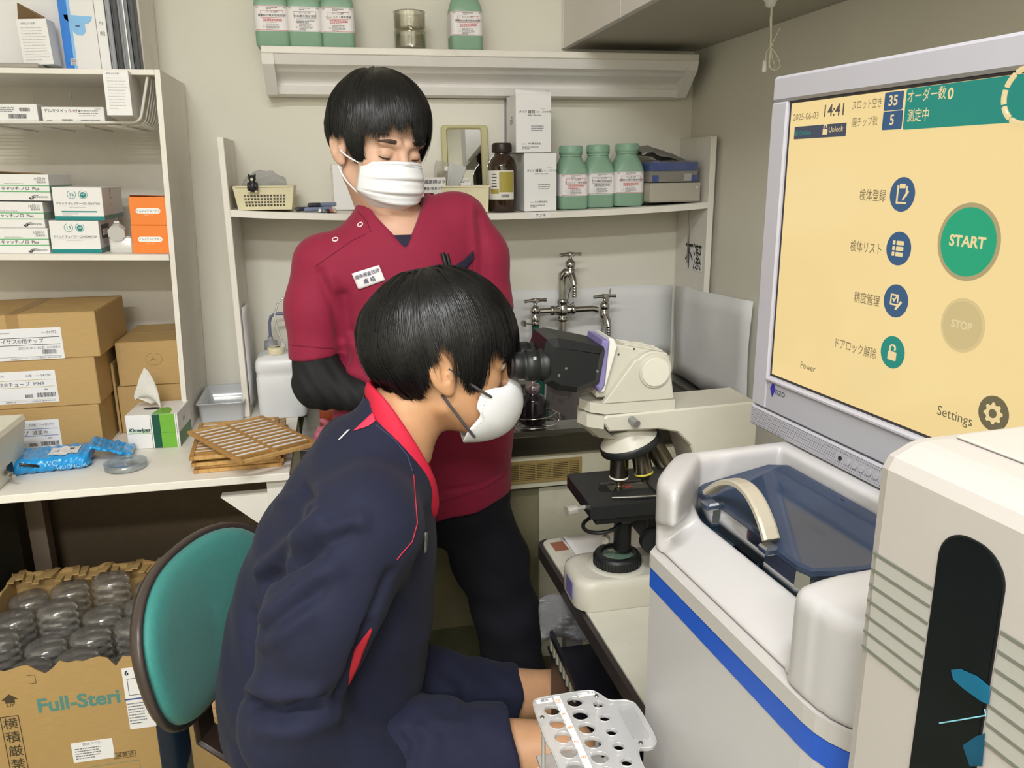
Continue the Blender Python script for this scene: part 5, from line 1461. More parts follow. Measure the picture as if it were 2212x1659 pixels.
# jerry can, wash bottle, red canister, pink glove at the left end
cm = M('can_plastic', (224, 226, 227), rough=.32, var=.03, scale=14, sss=.4)
t = thing('jerry_can', 'milky white plastic water can with a cream cap standing beside the table', 'can', (-.182, 2.262, TZ + .001))
W_, D_ = .128, .125
def cr(k, z, ox=0, r=.016): return [(p[0] + ox, p[1], z) for p in rrect(W_ * k, D_ * k, r * k)]
MB().loft([cr(.95, 0), cr(1.0, .006), cr(1.0, .112), cr(.975, .116), cr(.97, .128), cr(1.0, .132), cr(1.0, .146), cr(.97, .158), cr(.85, .168), cr(.5, .172, -.004)]).build('can_body', cm, t)
MB().lathe([(.021, .172), (.0225, .174), (.0225, .188), (.021, .190)], (-.008, -.02, 0), 24).build('cap', cream, t)
MB().box((-.004, -.02, .1905), (.011, .008, .0012), rotz(.3)).build('cap_mark', blackp, t)
MB().cyl((.012, -.015, .172), (.012, -.015, .20), .006, n=12).build('nipple', milkp, t)
MB().tube([(.010, -.01, .196), (-.002, -.005, .235), (-.006, .0, .275), (.004, .006, .305), (.018, .008, .318), (.034, .012, .320), (.05, .014, .305)], .0028, 8).build('thin_tube', clear('tube_clear', (240, 240, 240), gloss=.15, rough=.1, milk=.3), t)
t = thing('wash_bottle', 'grey capped wash bottle with a bent spout tube behind the water can', 'bottle', (-.214, 2.37, TZ + .001))
MB().lathe([(.030, 0), (.034, .005), (.034, .13), (.026, .150), (.016, .158)], n=28).build('body', milkp, t)
gcap = M('grey_cap', (146, 148, 150), rough=.45, var=.03); bt = M('blue_grey_tube', (112, 116, 142), rough=.4, var=.03)
MB().lathe([(.018, .155), (.019, .158), (.018, .182), (.008, .184), (.007, .195)], n=24).build('cap', gcap, t)
MB().tube([(0, 0, .19), (.001, 0, .235), (.006, 0, .252), (.018, 0, .260), (.036, 0, .260), (.056, 0, .254)], .0042, 10).build('spout_tube', bt, t)
MB().cyl((.054, 0, .2545), (.066, 0, .252), .0046, n=10).build('spout_tip', blackp, t)
P = [[at(525 + 14 * u + 2 * math.sin(v * 4), 648 + 215 * v, Y=2.262) + np.array([.0015 * math.sin(v * 9 + u * 3), .004 * u * 0, 0]) for u in (0, .5, 1)] for v in [k / 8 for k in range(9)]]
o = MB().grid([[(RX0 + .003 + .004 * k, 2.245 + .06 * k, z) for k in (0, 1, 2)] for z in (.83, .90, 1.0, 1.08, 1.10)]).build('hanging_sheet', paper, None, thick=.0006); tag(o, 'white paper sheet hanging on the inner face of the left rack board', 'paper')
o = MB().loft([[(p[0] - .022, p[1] + 2.03, SZ + .001 + z) for p in rrect(.115 * k, .09 * k, .016)] for k, z in ((.95, 0), (1, .005), (1, .072), (.96, .085), (.8, .092))]).build('red_canister', M('brick_red_plastic', (160, 76, 46), rough=.35, var=.04)); tag(o, 'brick red plastic canister on the sink worktop behind the standing man', 'canister')
pk_ = M('pink_rubber', (214, 120, 140), rough=.45, var=.04)
g0 = at(715, 962, Y=1.955)
def pg_(X, Y, Z):
    d = s_ell(X, Y, Z, (0, 0, 0), (.034, .018, .020))
    d = sm(d, s_cone(X, Y, Z, (-.02, -.004, .0), (-.040, -.010, -.020), .012, .008), .01)
    d = sm(d, s_cone(X, Y, Z, (.0, -.004, .01), (-.012, -.01, .032), .010, .009), .01)
    d = sm(d, s_cone(X, Y, Z, (.02, 0, .01), (.04, -.005, .026), .012, .010), .01)
    return d + .003 * np.sin(X * 220 + Z * 90) * np.sin(Z * 180 - X * 60)
V, F = surface_nets(pg_, (-.06, -.04, -.04), (.06, .03, .05), .003)
o = np_mesh('rubber_glove', V + np.array([g0[0], 1.962, SZ + .027]), F, pk_); tag(o, 'crumpled pink rubber glove on the sink edge behind the boy', 'glove')
# ------------------------------------------------------------------ desk with the microscope
DZ = .69
dk = thing('desk', 'cream topped desk with black edging carrying the microscope', 'desk', (0, 0, 0))
dm = M('cream_laminate', (200, 197, 182), rough=.4, var=.03, dirt=(170, 160, 130), dscale=14, damt=.35, dlo=.60)
dpoly = [(.377 + .026 * (1 - math.cos(R(a))), 1.535 - .026 * (1 - math.sin(R(a)))) for a in range(0, 91, 15)] + [(1.07, 1.535), (1.07, .87), (.399, .87)]
MB().prism(dpoly, DZ - .004, DZ).build('desktop', dm, dk)
MB().prism([(p[0] - (.009 if p[0] < .5 else 0), p[1] + (.009 if p[1] > 1.3 else -.006)) for p in dpoly], DZ - .034, DZ - .0041).build('black_edging', M('black_rubber_edge', (50, 44, 42), rough=.45, var=.06), dk)
for x, y in ((.435, 1.49), (.435, .91), (1.04, 1.49), (1.04, .91)): MB().span(x - .018, x + .018, y - .018, y + .018, 0, DZ - .0345).build('leg', M('grey_steel_leg', (120, 118, 112), rough=.45, var=.03), dk)
MB().span(.455, 1.04, .89, 1.50, .30, .315).build('lower_shelf', M('dark_shelf', (60, 58, 56), rough=.5, var=.04), dk)
o = MB().span(.0, .056, .0, .040, 0, .0006).build('brown_sticker', M('brown_tape', (150, 92, 70), rough=.5, var=.05)); o.location = (.394, 1.474, DZ + .0004); o.rotation_euler = (0, 0, R(4)); tag(o, 'reddish brown tape patch stuck on the far corner of the desk', 'sticker')
for i, (x, y, rz, lab) in enumerate(((.430, 1.412, 6, 'lower sheet of white paper on the desk behind the microscope base'), (.424, 1.404, 2, 'upper sheet of white paper on the desk, folded edge towards the boy'))):
    P = [[(u * .21, v * .116, .0006 + .003 * i + (.004 * abs(math.sin(u * 3)) if i else 0) + (.006 * (1 - u * 8) if i and u < .12 else 0)) for v in (0, .25, .5, .75, 1)] for u in [k / 12 for k in range(13)]]
    o = MB().grid(P).build('paper_sheet', paper, None, thick=.0008); o.location = (x, y, DZ + .001 + .0015 * i); o.rotation_euler = (0, 0, R(rz)); tag(o, lab, 'paper', 'papers under the microscope')
# things under the desk edge
fl = clear('grey_bag_film', (225, 225, 228), gloss=.12, rough=.25, milk=.45, milkc=(150, 150, 152), bump=.6, bscale=40)
P = [[(.332 + .125 * u, 1.36 + .01 * math.sin(u * 7 + v * 5), .652 - .088 * v - .016 * u * v + .003 * math.sin(u * 9)) for u in [k / 8 for k in range(9)]] for v in [k / 8 for k in range(9)]]
o = MB().grid(P).build('grey_bag', fl, None, thick=.002); tag(o, 'grey translucent plastic bag hanging under the desk edge', 'bag')
t = thing('black_crate', 'black plastic crate with a row of slots standing under the desk', 'crate', (.505, 1.27, .3155))
bk = M('blue_black_plastic', (20, 21, 28), rough=.4, var=.05)
sl_ = MB(); 
MB().span(-.15, .15, -.095, .095, 0, .225, .004).build('crate_body', bk, t)
for k in range(8): MB().box((-.152, -.080 + .0228 * k, .245), (.006, .013, .036), None, .003).build('rim_tab', M('pale_slot', (150, 148, 130), rough=.5, var=.03), t)
MB().span(-.156, -.149, -.095, .095, .258, .272).span(-.156, -.149, -.095, .095, .222, .230).build('rim_bar', bk, t)

mi = thing('microscope', 'cream laboratory microscope with black binocular head on the desk', 'microscope', (0, 0, DZ + .0006))
mc = M('microscope_cream', (196, 192, 178), rough=.42, var=.02); mk = M('microscope_black', (30, 31, 32), rough=.42, var=.04); mg = M('objective_metal', (160, 150, 132), rough=.22, metal=1.0, var=.06)
def mz(z): return z - DZ - .0006
YM = 1.29
# base
def foot(k, z, dx=0, rr_=.034): return [(.5345 + dx + p[0], YM + p[1], z) for p in rrect(.331 - (1 - k) * .1, .124 - (1 - k) * .1, rr_, 6)]
MB().loft([foot(.985, 0), foot(1, .004), foot(1, .040), foot(.96, .051, 0), foot(.88, .056, .004), foot(.80, .057, .006)]).build('base', mc, mi)
MB().span(.3675, .3700, 1.262, 1.300, .010, .042).build('lilac_label', M('lilac_label', (112, 106, 158), rough=.5, var=.08, scale=90), mi)
mb = MB(); mb.lathe([(.056, .055), (.053, .059), (.048, .060)], (.461, YM, 0), 40); mb.build('lamp_collar', mc, mi)
mb = MB(); mb.lathe([(.040, .058), (.043, .060), (.043, .074), (.040, .080), (.030, .081), (.029, .076), (.001, .0755)], (.461, YM, 0), 44)
for k in range(44):
    a = 2 * PI * k / 44; mb.box((.461 + .0432 * math.cos(a), YM + .0432 * math.sin(a), .067), (.0018, .0024, .014), rotz(a))
ring = mb.build('field_lens_ring', mk, mi)
MB().lathe([(.0285, .0765), (.02, .0785), (.001, .0795)], (.461, YM, 0), 32).build('lens', M('lens_glass', (92, 116, 100), rough=.04, var=.1, coat=.6), ring)
# column and arm
arm = [(.414, mz(1.046)), (.414, mz(1.036)), (.424, mz(1.021)), (.512, mz(1.019)), (.548, mz(1.010)), (.572, mz(.985)), (.590, mz(.930)), (.596, mz(.745)), (.696, mz(.745)), (.696, mz(1.052)), (.69, mz(1.056)), (.42, mz(1.0495))]
def beveled(poly, y0, y1, b):
    # prism in xz pushed along y with softened rims
    P_ = np.array(poly); n_ = len(P_)
    ins = []
    for i in range(n_):
        a, c_, d = P_[i - 1], P_[i], P_[(i + 1) % n_]
        e1 = (c_ - a) / np.linalg.norm(c_ - a); e2 = (d - c_) / np.linalg.norm(d - c_)
        n1 = np.array([-e1[1], e1[0]]); n2 = np.array([-e2[1], e2[0]]); q = n1 + n2; q = q / max(.5, (q @ q) / 2) 
        ins.append(q)
    ins = np.array(ins)
    area = sum(P_[i - 1][0] * P_[i][1] - P_[i][0] * P_[i - 1][1] for i in range(n_))
    if area < 0: ins = -ins
    Q = P_ + ins * b
    return [[(p[0], y0, p[1]) for p in Q], [(p[0], y0 + b, p[1]) for p in P_], [(p[0], y1 - b, p[1]) for p in P_], [(p[0], y1, p[1]) for p in Q]]
MB().loft(beveled(arm, 1.240, 1.342, .003), smooth=False).build('arm', mc, mi)
# chamfered nose in front of the arm
nose = [(.3905, 1.262), (.382, 1.29), (.3905, 1.318), (.4145, 1.338), (.4145, 1.242)]
MB().prism(nose, mz(1.026), mz(1.048)).loft([[(p[0], p[1], mz(1.026)) for p in nose], [(p[0] + .028, YM + (p[1] - YM) * .6, mz(1.000)) for p in nose]], smooth=False).build('arm_nose', mc, mi)
MB().cyl((.462, 1.240, mz(1.0405)), (.466, 1.222, mz(1.037)), .0065, n=16).build('clamp_screw', M('grey_knob', (150, 150, 150), rough=.3, metal=.6, var=.03), mi)
# head
plate = [(.396, 1.262), (.385, 1.29), (.396, 1.318), (.418, 1.336), (.541, 1.336), (.541, 1.244), (.418, 1.244)]
MB().prism(plate, mz(1.0512), mz(1.069)).build('head_plate', mc, mi)
side = [(.413, mz(1.0692)), (.468, mz(1.142))] + [(.500 + .034 * math.cos(R(a)), mz(1.121) + .034 * math.sin(R(a))) for a in range(140, -15, -14)] + [(.540, mz(1.0692))]
for y0, y1 in ((1.2445, 1.258), (1.322, 1.3355)):
    MB().loft(beveled(side, y0, y1, .002), smooth=False).build('side_cheek', mc, mi)
MB().cyl((.503, 1.2446, mz(1.120)), (.503, 1.2415, mz(1.120)), .0285, .0275, 36).build('pivot_ring', mc, mi)
MB().cyl((.503, 1.2420, mz(1.120)), (.503, 1.2390, mz(1.120)), .0245, .0238, 36).build('pivot_cover', M('microscope_cream_smooth', (214, 210, 196), rough=.36, var=.01), mi)
hous = [(.431, mz(1.169)), (.530, mz(1.147)), (.536, mz(1.138)), (.534, mz(1.10)), (.50, mz(1.085)), (.44, mz(1.075)), (.407, mz(1.077)), (.404, mz(1.083)), (.414, mz(1.098))]
hb_ = MB().loft(beveled(hous, 1.2585, 1.3215, .003), smooth=False).build('tilting_housing', mc, mi)
for k in range(3): MB().tube([(.455, 1.270 + .018 * k, mz(1.1648)), (.525, 1.270 + .018 * k, mz(1.1492))], .0018, 6).build('top_rib', mc, hb_)
for x, z in ((.443, 1.150), (.470, 1.158), (.412, 1.088)): MB().cyl((x, 1.2586, mz(z)), (x, 1.2574, mz(z)), .0016, n=8).build('screw', blackp, hb_)
flg = [(.424, mz(1.180)), (.432, mz(1.178)), (.4385, mz(1.166)), (.4175, mz(1.088)), (.409, mz(1.088)), (.4165, mz(1.10))]
MB().loft(beveled(flg, 1.250, 1.330, .002), smooth=False).build('flange', M('microscope_white', (226, 224, 214), rough=.4, var=.01), mi)
gas = [(.4115, mz(1.178)), (.4235, mz(1.176)), (.4165, mz(1.100)), (.408, mz(1.088)), (.4015, mz(1.100))]
MB().loft(beveled(gas, 1.246, 1.334, .003), smooth=False).build('lilac_gasket', M('lilac_rubber', (132, 124, 176), rough=.5, var=.03), mi)
bino = [(.316, mz(1.185)), (.334, mz(1.187)), (.412, mz(1.168)), (.4145, mz(1.16)), (.405, mz(1.106)), (.366, mz(1.093)), (.332, mz(1.099)), (.312, mz(1.112)), (.308, mz(1.14)), (.310, mz(1.165))]
MB().loft(beveled(bino, 1.232, 1.348, .012), smooth=False).build('binocular_body', mk, mi)
for x, z in ((.343, 1.145), (.356, 1.150), (.352, 1.135), (.398, 1.135)): pass
for x, z in ((.345, 1.138), (.333, 1.127), (.398, 1.130)): MB().cyl((x, 1.2322, mz(z)), (x, 1.2312, mz(z)), .0022, n=10).build('screw', M('screw_pale', (170, 170, 166), rough=.3, metal=.7, var=0), mi)
for y in (1.258, 1.322):
    ax = np.array([-1, 0, .02]); ax /= np.linalg.norm(ax); p = np.array([.318, y, mz(1.140)])
    ep = MB().lathe([(.027, 0), (.027, .010), (.0245, .012), (.0245, .016), (.026, .017), (.026, .034), (.0235, .036), (.022, .040), (.0225, .041), (.0225, .054), (.020, .058), (.012, .058), (.011, .052), (.001, .051)], p, 28, ax)
    e_ = ep.build('eyepiece', mk, mi)
    MB().lathe([(.0205, .0575), (.0215, .0600), (.0195, .0625), (.0135, .0600), (.0125, .0570)], p, 28, ax).build('eyecup', M('eyecup_rubber', (44, 34, 32), rough=.6, var=.03), e_)
    if y < 1.29: MB().box(p + ax * .024 + np.array([0, -.0215, .0145]), (.005, .001, .009)).build('index_mark', ink_lg, e_)
# nosepiece and objectives
nc = np.array([.476, YM, mz(.990)]); nd = np.array([-.38, 0, -1.0]); nd = np.array([.33, 0, -1.0]); nd /= np.linalg.norm(nd)
ndir = np.array([-.34, 0, 1.0]); ndir /= np.linalg.norm(ndir)
MB().lathe([(.030, .026), (.040, .010), (.0515, -.002)], nc, 36, ndir).build('nosepiece_cone', mc, mi)
mb = MB().lathe([(.0525, -.002), (.0545, -.004), (.0545, -.015), (.050, -.018), (.02, -.020)], nc, 44, ndir)
for k in range(60):
    pass
mb.build('nosepiece_ring', mk, mi)
def objective(p0, d, L, r, band, tip):
    d = np.array(d, float); d /= np.linalg.norm(d)
    ob = MB().lathe([(r * 1.05, 0), (r * 1.05, L * .12), (r, L * .13), (r, L * .70), (r * .97, L * .74), (r * .97, L * .80), (r * .62, L * .88), (r * .5, L * .92), (r * .42, L)], p0, 28, d).build('objective', mg, mi)
    if band: MB().lathe([(r * 1.01, L * .72), (r * 1.03, L * .725), (r * 1.03, L * .765), (r * 1.01, L * .77)], p0, 28, d).build('colour_band', band, ob)
    return ob
wb_ = M('white_band', (226, 224, 214), rough=.4, var=0); yb_ = M('yellow_band', (206, 192, 70), rough=.4, var=0); rb_ = M('red_band', (150, 48, 40), rough=.4, var=0)
ob = objective((.4605, YM, mz(.968)), (0, 0, -1), .0665, .0165, wb_, 1)
MB().lathe([(.0172, .001), (.0176, .002), (.0176, .008), (.0172, .009)], (.4605, YM, mz(.968)), 28, (0, 0, -1)).build('red_band', rb_, ob)
MB().lathe([(.0071, .0662), (.001, .0665)], (.4605, YM, mz(.968)), 16, (0, 0, -1)).build('front_lens', M('painted_lens_glow', (255, 190, 130), rough=.3, var=0, emis=3.0), ob)  # emission stands in for lamp light caught at the objective tip
ob = objective((.4930, YM - .012, mz(.972)), (.18, -.10, -1), .060, .0165, yb_, 1)
ob = objective((.516, YM - .002, mz(.985)), (.62, -.02, -1), .070, .0175, None, 1)
T(ob, '20/0.40', .006, ink_k, (.540, YM - .0185, mz(.955)), basis=Matrix(rotz(0).tolist()) @ FRONT)
# stage
st = [(.386, 1.218), (.392, 1.212), (.60, 1.212), (.60, 1.372), (.392, 1.372), (.386, 1.366)]
sg = MB().prism(st, mz(.876), mz(.899)).prism([(.40, 1.23), (.58, 1.23), (.58, 1.35), (.40, 1.35)], mz(.858), mz(.876)).build('stage', mk, mi)
MB().prism([(p[0] + .445, p[1] + 1.284) for p in rrect(.05, .024, .0119)], mz(.899), mz(.8994)).build('stage_opening', M('void_black', (6, 6, 6), rough=.8, var=0), sg)
MB().span(.440, .515, 1.272, 1.300, mz(.8995), mz(.9006)).build('glass_slide', clear('slide_glass', (226, 232, 228), gloss=.2, rough=.02), mi)
MB().prism([(p[0] + .475, p[1] + 1.286) for p in disc(.009, 20)], mz(.9007), mz(.9010)).build('smear', M('smear_red', (122, 50, 40), rough=.4, var=.2, scale=200), mi)
MB().tube([(.600, 1.232, mz(.9022)), (.52, 1.228, mz(.9022)), (.47, 1.231, mz(.9022)), (.430, 1.238, mz(.9022))], [.0035, .0035, .003, .002], 8).build('slide_clip', steel, mi)
MB().span(.515, .58, 1.245, 1.33, mz(.8992), mz(.903)).span(.43, .52, 1.302, 1.309, mz(.8992), mz(.902)).build('mechanical_holder', M('dark_satin_metal', (92, 92, 90), rough=.35, metal=.8, var=.05), mi)
MB().cyl((.386, 1.25, mz(.884)), (.366, 1.245, mz(.884)), .004, n=12).cyl((.368, 1.2455, mz(.884)), (.350, 1.241, mz(.884)), .0085, n=18).build('stage_knob', M('pale_knob', (190, 188, 180), rough=.35, metal=.5, var=.02), mi)
# condenser, focus block and knobs
mb = MB().lathe([(.022, mz(.876)), (.030, mz(.872)), (.030, mz(.856)), (.036, mz(.853)), (.036, mz(.842)), (.024, mz(.838)), (.016, mz(.834)), (.016, mz(.782)), (.015, mz(.776))], (.470, YM, 0), 30)
mb.build('condenser', mk, mi)
MB().tube([(.425 + .030 * math.cos(a) * 1.1, 1.275 + .034 * math.sin(a), mz(.838) + .006 * math.cos(a)) for a in [2 * PI * k / 26 for k in range(26)]], .0036, 8, True).build('swing_ring', mk, mi)
MB().cyl((.43, 1.262, mz(.816)), (.424, 1.254, mz(.815)), .0075, n=18).build('pale_knob', _mats['pale_knob'], mi)
MB().span(.50, .60, 1.25, 1.33, mz(.80), mz(.875), .004).build('focus_block', mk, mi)
for y0, y1 in ((1.2385, 1.205), (1.3435, 1.377)):
    MB().cyl((.548, y0, mz(.81)), (.548, y1, mz(.81)), .032, n=32).cyl((.548, y1, mz(.81)), (.548, y1 + (y1 - y0) * .5, mz(.81)), .018, n=28).build('focus_knob', mk, mi)
MB().cyl((.508, 1.248, mz(.812)), (.508, 1.232, mz(.812)), .022, n=28).build('condenser_knob', mk, mi)
# ------------------------------------------------------------------ analyser with lidded module, window module and touch monitor
_az = R(-4.65)
E1 = np.array([-math.sin(_az), -math.cos(_az), 0]); E2 = np.array([math.cos(_az), -math.sin(_az), 0]); E3 = np.array([0, 0, 1.0])
E1 = np.array([-math.sin(_az), -math.cos(_az), 0.0])
OD = CAM + ray(1405, 1235) * .88
DB = np.array([E1, E2, E3])
def dev(x, y, a=None, b=None, c=None):
    d = DB @ ray(x, y); o = DB @ (CAM - OD)
    i, v = [(i, v) for i, v in enumerate((a, b, c)) if v is not None][0]
    return o + (v - o[i]) / d[i] * d
RZD = math.atan2(E1[1], E1[0])
white_sh = M('analyser_white', (182, 179, 178), rough=.3, var=.008, spec=.5)
warm_sh = M('analyser_ivory', (180, 174, 168), rough=.42, var=.008)
an = thing('analyser', 'white bench analyser with a blue stripe and tinted blue lid in the right foreground', 'analyser', OD, RZD)
# lower housing, stripe, collar: the same rounded outline
def outl(g=0.0):
    pts = [(-.052 - g, .20), (-.052 - g, .052 - g * .4)]
    for k in range(5): 
        t_ = k / 4; pts.append((-.047 + .047 * t_ - g * .7, .047 - .047 * t_ - g * .7))
    pts += [(.004, -g)]
    for k in range(9):
        a = R(-90 + 90 * k / 8); pts.append((.268 + (.066 + g) * math.cos(a), .066 + (.066 + g) * math.sin(a)))
    pts += [(.334 + g, .20)]
    return pts[::-1]
MB().prism(outl(0), -.32, -.0175).build('lower_housing', white_sh, an)
MB().prism(outl(.0006), -.0170, .0055).build('blue_stripe', M('blue_stripe', (38, 84, 182), rough=.35, var=.01), an)
MB().prism(outl(-.001), -.0174, -.0171).prism(outl(-.002), .0056, .0065).build('seam', ink_g, an)
MB().prism(outl(.0014), .0066, .0232).build('collar', M('analyser_collar', (180, 176, 172), rough=.35, var=.008), an)
def upper(X, Y, Z):
    d = s_box(X, Y, Z, (.141, .10, .04), (.193, .10, .075), .010)
    ch_ = ((-.047 - X) * .707 + (.0 - (Y - .047)) * .707)
    d = smx(d, ch_ , .012)
    # near front corner rounded
    q = np.maximum(X - .268, 0); p = np.maximum(.066 - Y, 0)
    cyl = np.sqrt(q * q + p * p) - .066
    d = np.where((q > 0) & (p > 0), smx(d, cyl, .006), d)
    # tall front edge of the two end blocks slopes back a little
    d = smx(d, (Z - .110) * .93 - (Y - .004) * .37, .012)
    # rim is highest at the back
    # scoop along the front
    line = ((Z - .0225) * .835 - (Y - .0) * .55)        # above the sloping floor
    ss = np.clip((Z - .052) / .020, 0, 1); ss = ss * ss * (3 - 2 * ss)
    lb_ = .004 * (1 - ss) + np.maximum(-.030, .050 - 1.1 * np.maximum(Y, 0)) * ss
    sc_ = smx(-line, smx(lb_ - X, X - .236, .012), .012)
    sc_ = smx(sc_, Y - .10, .01)
    d = smx(d, -sc_, .016)
    # well under the lid
    wl = np.maximum(np.maximum(np.maximum(-.030, .050 - 1.1 * Y) - X, X - (.252 - np.clip(Y, 0, .085) * .50)), np.maximum(.056 - Y, Y - .173))
    wl = smx(wl, .005 - Z, .005)
    d = smx(d, -wl, .007)
    return np.maximum(d, .0236 - Z)
V, F = surface_nets(upper, (-.058, -.006, .018), (.340, .215, .122), .0028)
up_o = np_mesh('moulded_top', relax(V, F, 2, .4), F, white_sh, an)
# inside of the well
MB().span(-.028, .21, .06, .172, -.002, .004).build('well_floor', M('well_grey', (58, 66, 70), rough=.5, var=.1), an)
MB().span(.02, .07, .085, .16, .004, .03, .003).span(.11, .19, .09, .165, .004, .022, .003).build('well_block', M('well_dark', (30, 34, 38), rough=.4, var=.05), an)
MB().span(-.027, .20, .115, .121, .03, .038).build('well_rail', steel, an)
# tinted lid: sloping plate with rounded rim and a front wall
lidm = clear('tinted_blue_lid', (44, 66, 106), gloss=.05, rough=.08, milk=.45, milkc=(78, 96, 128))
lidw = clear('tinted_blue_wall', (120, 150, 172), gloss=.05, rough=.06, milk=.10, milkc=(80, 104, 124))
def lz(b): return .080 + (b - .06) * .17
lp = [(-.027, .075), (-.022, .066), (-.012, .061), (.020, .061), (.026, .066), (.112, .066), (.118, .060), (.165, .060), (.180, .064), (.188, .078), (.200, .100), (.203, .115), (.203, .168), (.150, .1715), (-.010, .1715), (-.025, .155)]
top_ = [(p[0], p[1], lz(p[1])) for p in lp]; bot_ = [(p[0], p[1], lz(p[1]) - .005) for p in lp]
ins_ = [(.088 + (p[0] - .088) * .975, .115 + (p[1] - .115) * .95, lz(p[1]) + .002) for p in lp]
lid = MB().loft([bot_, top_, ins_], True, True, smooth=False).build('lid', lidm, an)
MB().loft([[(p[0], p[1], lz(p[1]) - .0055) for p in lp[:10]], [(p[0], p[1] - .002, .050) for p in lp[:10]]], False, False, closed=False, smooth=False).build('lid_front_wall', lidw, lid)
# arched handle
hp_ = []
for k in range(15):
    u = k / 14; a = .016 + .112 * u
    hp_.append(np.array([a, .058 + .004 * math.sin(PI * u), lz(.06) + .004 + .036 * math.sin(PI * min(1, u * .93 + .05)) ** .8]))
rr_ = []
for i, p in enumerate(hp_):
    tt = hp_[min(i + 1, 14)] - hp_[max(i - 1, 0)]; tt /= np.linalg.norm(tt); ny = np.array([0, 1.0, 0]); nz_ = np.cross(tt, ny)
    rr_.append([p + ny * a * .0085 + nz_ * b for a, b in ((-1, -.002), (-.7, -.0032), (.7, -.0032), (1, -.002), (1, .002), (.7, .0032), (-.7, .0032), (-1, .002))])
MB().loft(rr_, smooth=False).build('lid_handle', M('beige_handle', (166, 158, 142), rough=.3, var=.02), lid)
for a in (.018, .126): MB().span(a - .008, a + .008, .050, .066, lz(.06) - .006, lz(.06) + .002, .002).build('handle_foot', lidm, lid)

# window module
wmx0, wmx1, wy = .337, .86, -.020
def wprof(x): return [(x, wy + .003, -.32), (x, wy, -.31), (x, wy, .246), (x, wy + .004, .2535), (x, wy + .018, .2600), (x, wy + .026, .2615), (x, .36, .2615), (x, .36, -.32)]
mod = MB().loft([wprof(wmx0 + .006)[:2] + [(wmx0 + .006, p[1] + .006 if p[1] < 0 else p[1], p[2]) for p in wprof(0)[2:]]] if False else [[(wmx0, p[1] + (.007 if p[1] < .1 else 0), p[2] - (.004 if p[2] > .2 else 0)) for p in wprof(0)], [(wmx0 + .003, p[1] + (.002 if p[1] < .1 else 0), p[2] - .001) for p in wprof(0)], [(wmx0 + .010, p[1], p[2]) for p in wprof(0)], [(wmx1, p[1], p[2]) for p in wprof(0)]], smooth=False)
mod.build('window_module', warm_sh, an)
MB().span(wmx0 + .012, wmx1 - .01, wy + .046, .35, .2616, .2640, .001).build('top_cover', M('ivory_top', (184, 177, 170), rough=.45, var=.01), an)
band = M('grey_green_band', (170, 168, 161), rough=.45, var=.01); bl_ = M('grey_green_line', (112, 114, 104), rough=.5, var=0)
MB().span(wmx0 + .0095, .3915, wy - .0006, wy + .001, .1237, .1895).span(.438, wmx1, wy - .0006, wy + .001, .1237, .1895).build('print_band', band, an)
for k in range(7):
    z = .1237 + (.1895 - .1237) * k / 6
    for x0, x1 in ((wmx0 + .006, .3915), (.438, wmx1)): MB().span(x0, x1, wy - .0010, wy - .0003, z - .0010, z + .0010).build('band_line', bl_, an)
wn = [(p[0] + .4145, p[1] + .132) for p in rrect(.0415, .195, .0185, 8)]
MB().prism([(.4145 + (p[0] - .4145) * 1.06, .132 + (p[1] - .132) * 1.012) for p in wn], -wy - .0004, -wy + .0006, XF).build('window_rim', blackp, an)
MB().prism(wn, -wy + .0006, -wy + .0012, XF).build('window_glass', M('smoked_glass', (9, 16, 22), rough=.05, var=.2, scale=30, coat=.2), an)
cy_ = M('cyan_reagent_plate', (26, 104, 138), rough=.2, var=.15, scale=30)
def wpx(x, y): q = dev(x, y, b=wy - .0016); return (q[0], q[2])
MB().prism([wpx(x, y) for x, y in ((2055, 1447), (2075, 1445), (2110, 1460), (2139, 1484), (2137, 1522), (2120, 1515), (2085, 1490), (2060, 1468))], .0216, .0219, XF).build('cyan_inset', cy_, an)
MB().prism([wpx(x, y) for x, y in ((2080, 1610), (2110, 1590), (2128, 1584), (2122, 1655), (2095, 1655))], .0216, .0218, XF).build('cyan_inset', M('deep_cyan', (22, 78, 104), rough=.2, var=.2, scale=40), an)
MB().tube([np.array([wpx(x, y)[0], wy - .0018, wpx(x, y)[1]]) for x, y in ((2030, 1562), (2075, 1555), (2130, 1545), (2128, 1532))], .0004, 5).build('steel_needle', M('pale_cyan', (130, 196, 216), rough=.3, var=0), an)
# stand under the analyser
cx_ = OD + E1 * .40 + E2 * .20
o = MB().box((0, 0, .34), (.90, .42, .68), None, .006).build('instrument_cabinet', M('grey_stand', (190, 188, 184), rough=.5, var=.02)); o.location = (cx_[0], cx_[1], .002); o.rotation_euler = (0, 0, RZD); tag(o, 'low grey cabinet carrying the white analyser', 'cabinet')
MB().span(-.03, .84, .02, .34, OD[2] * -1 + .684, -.3205).build('foot_block', blackp, an)

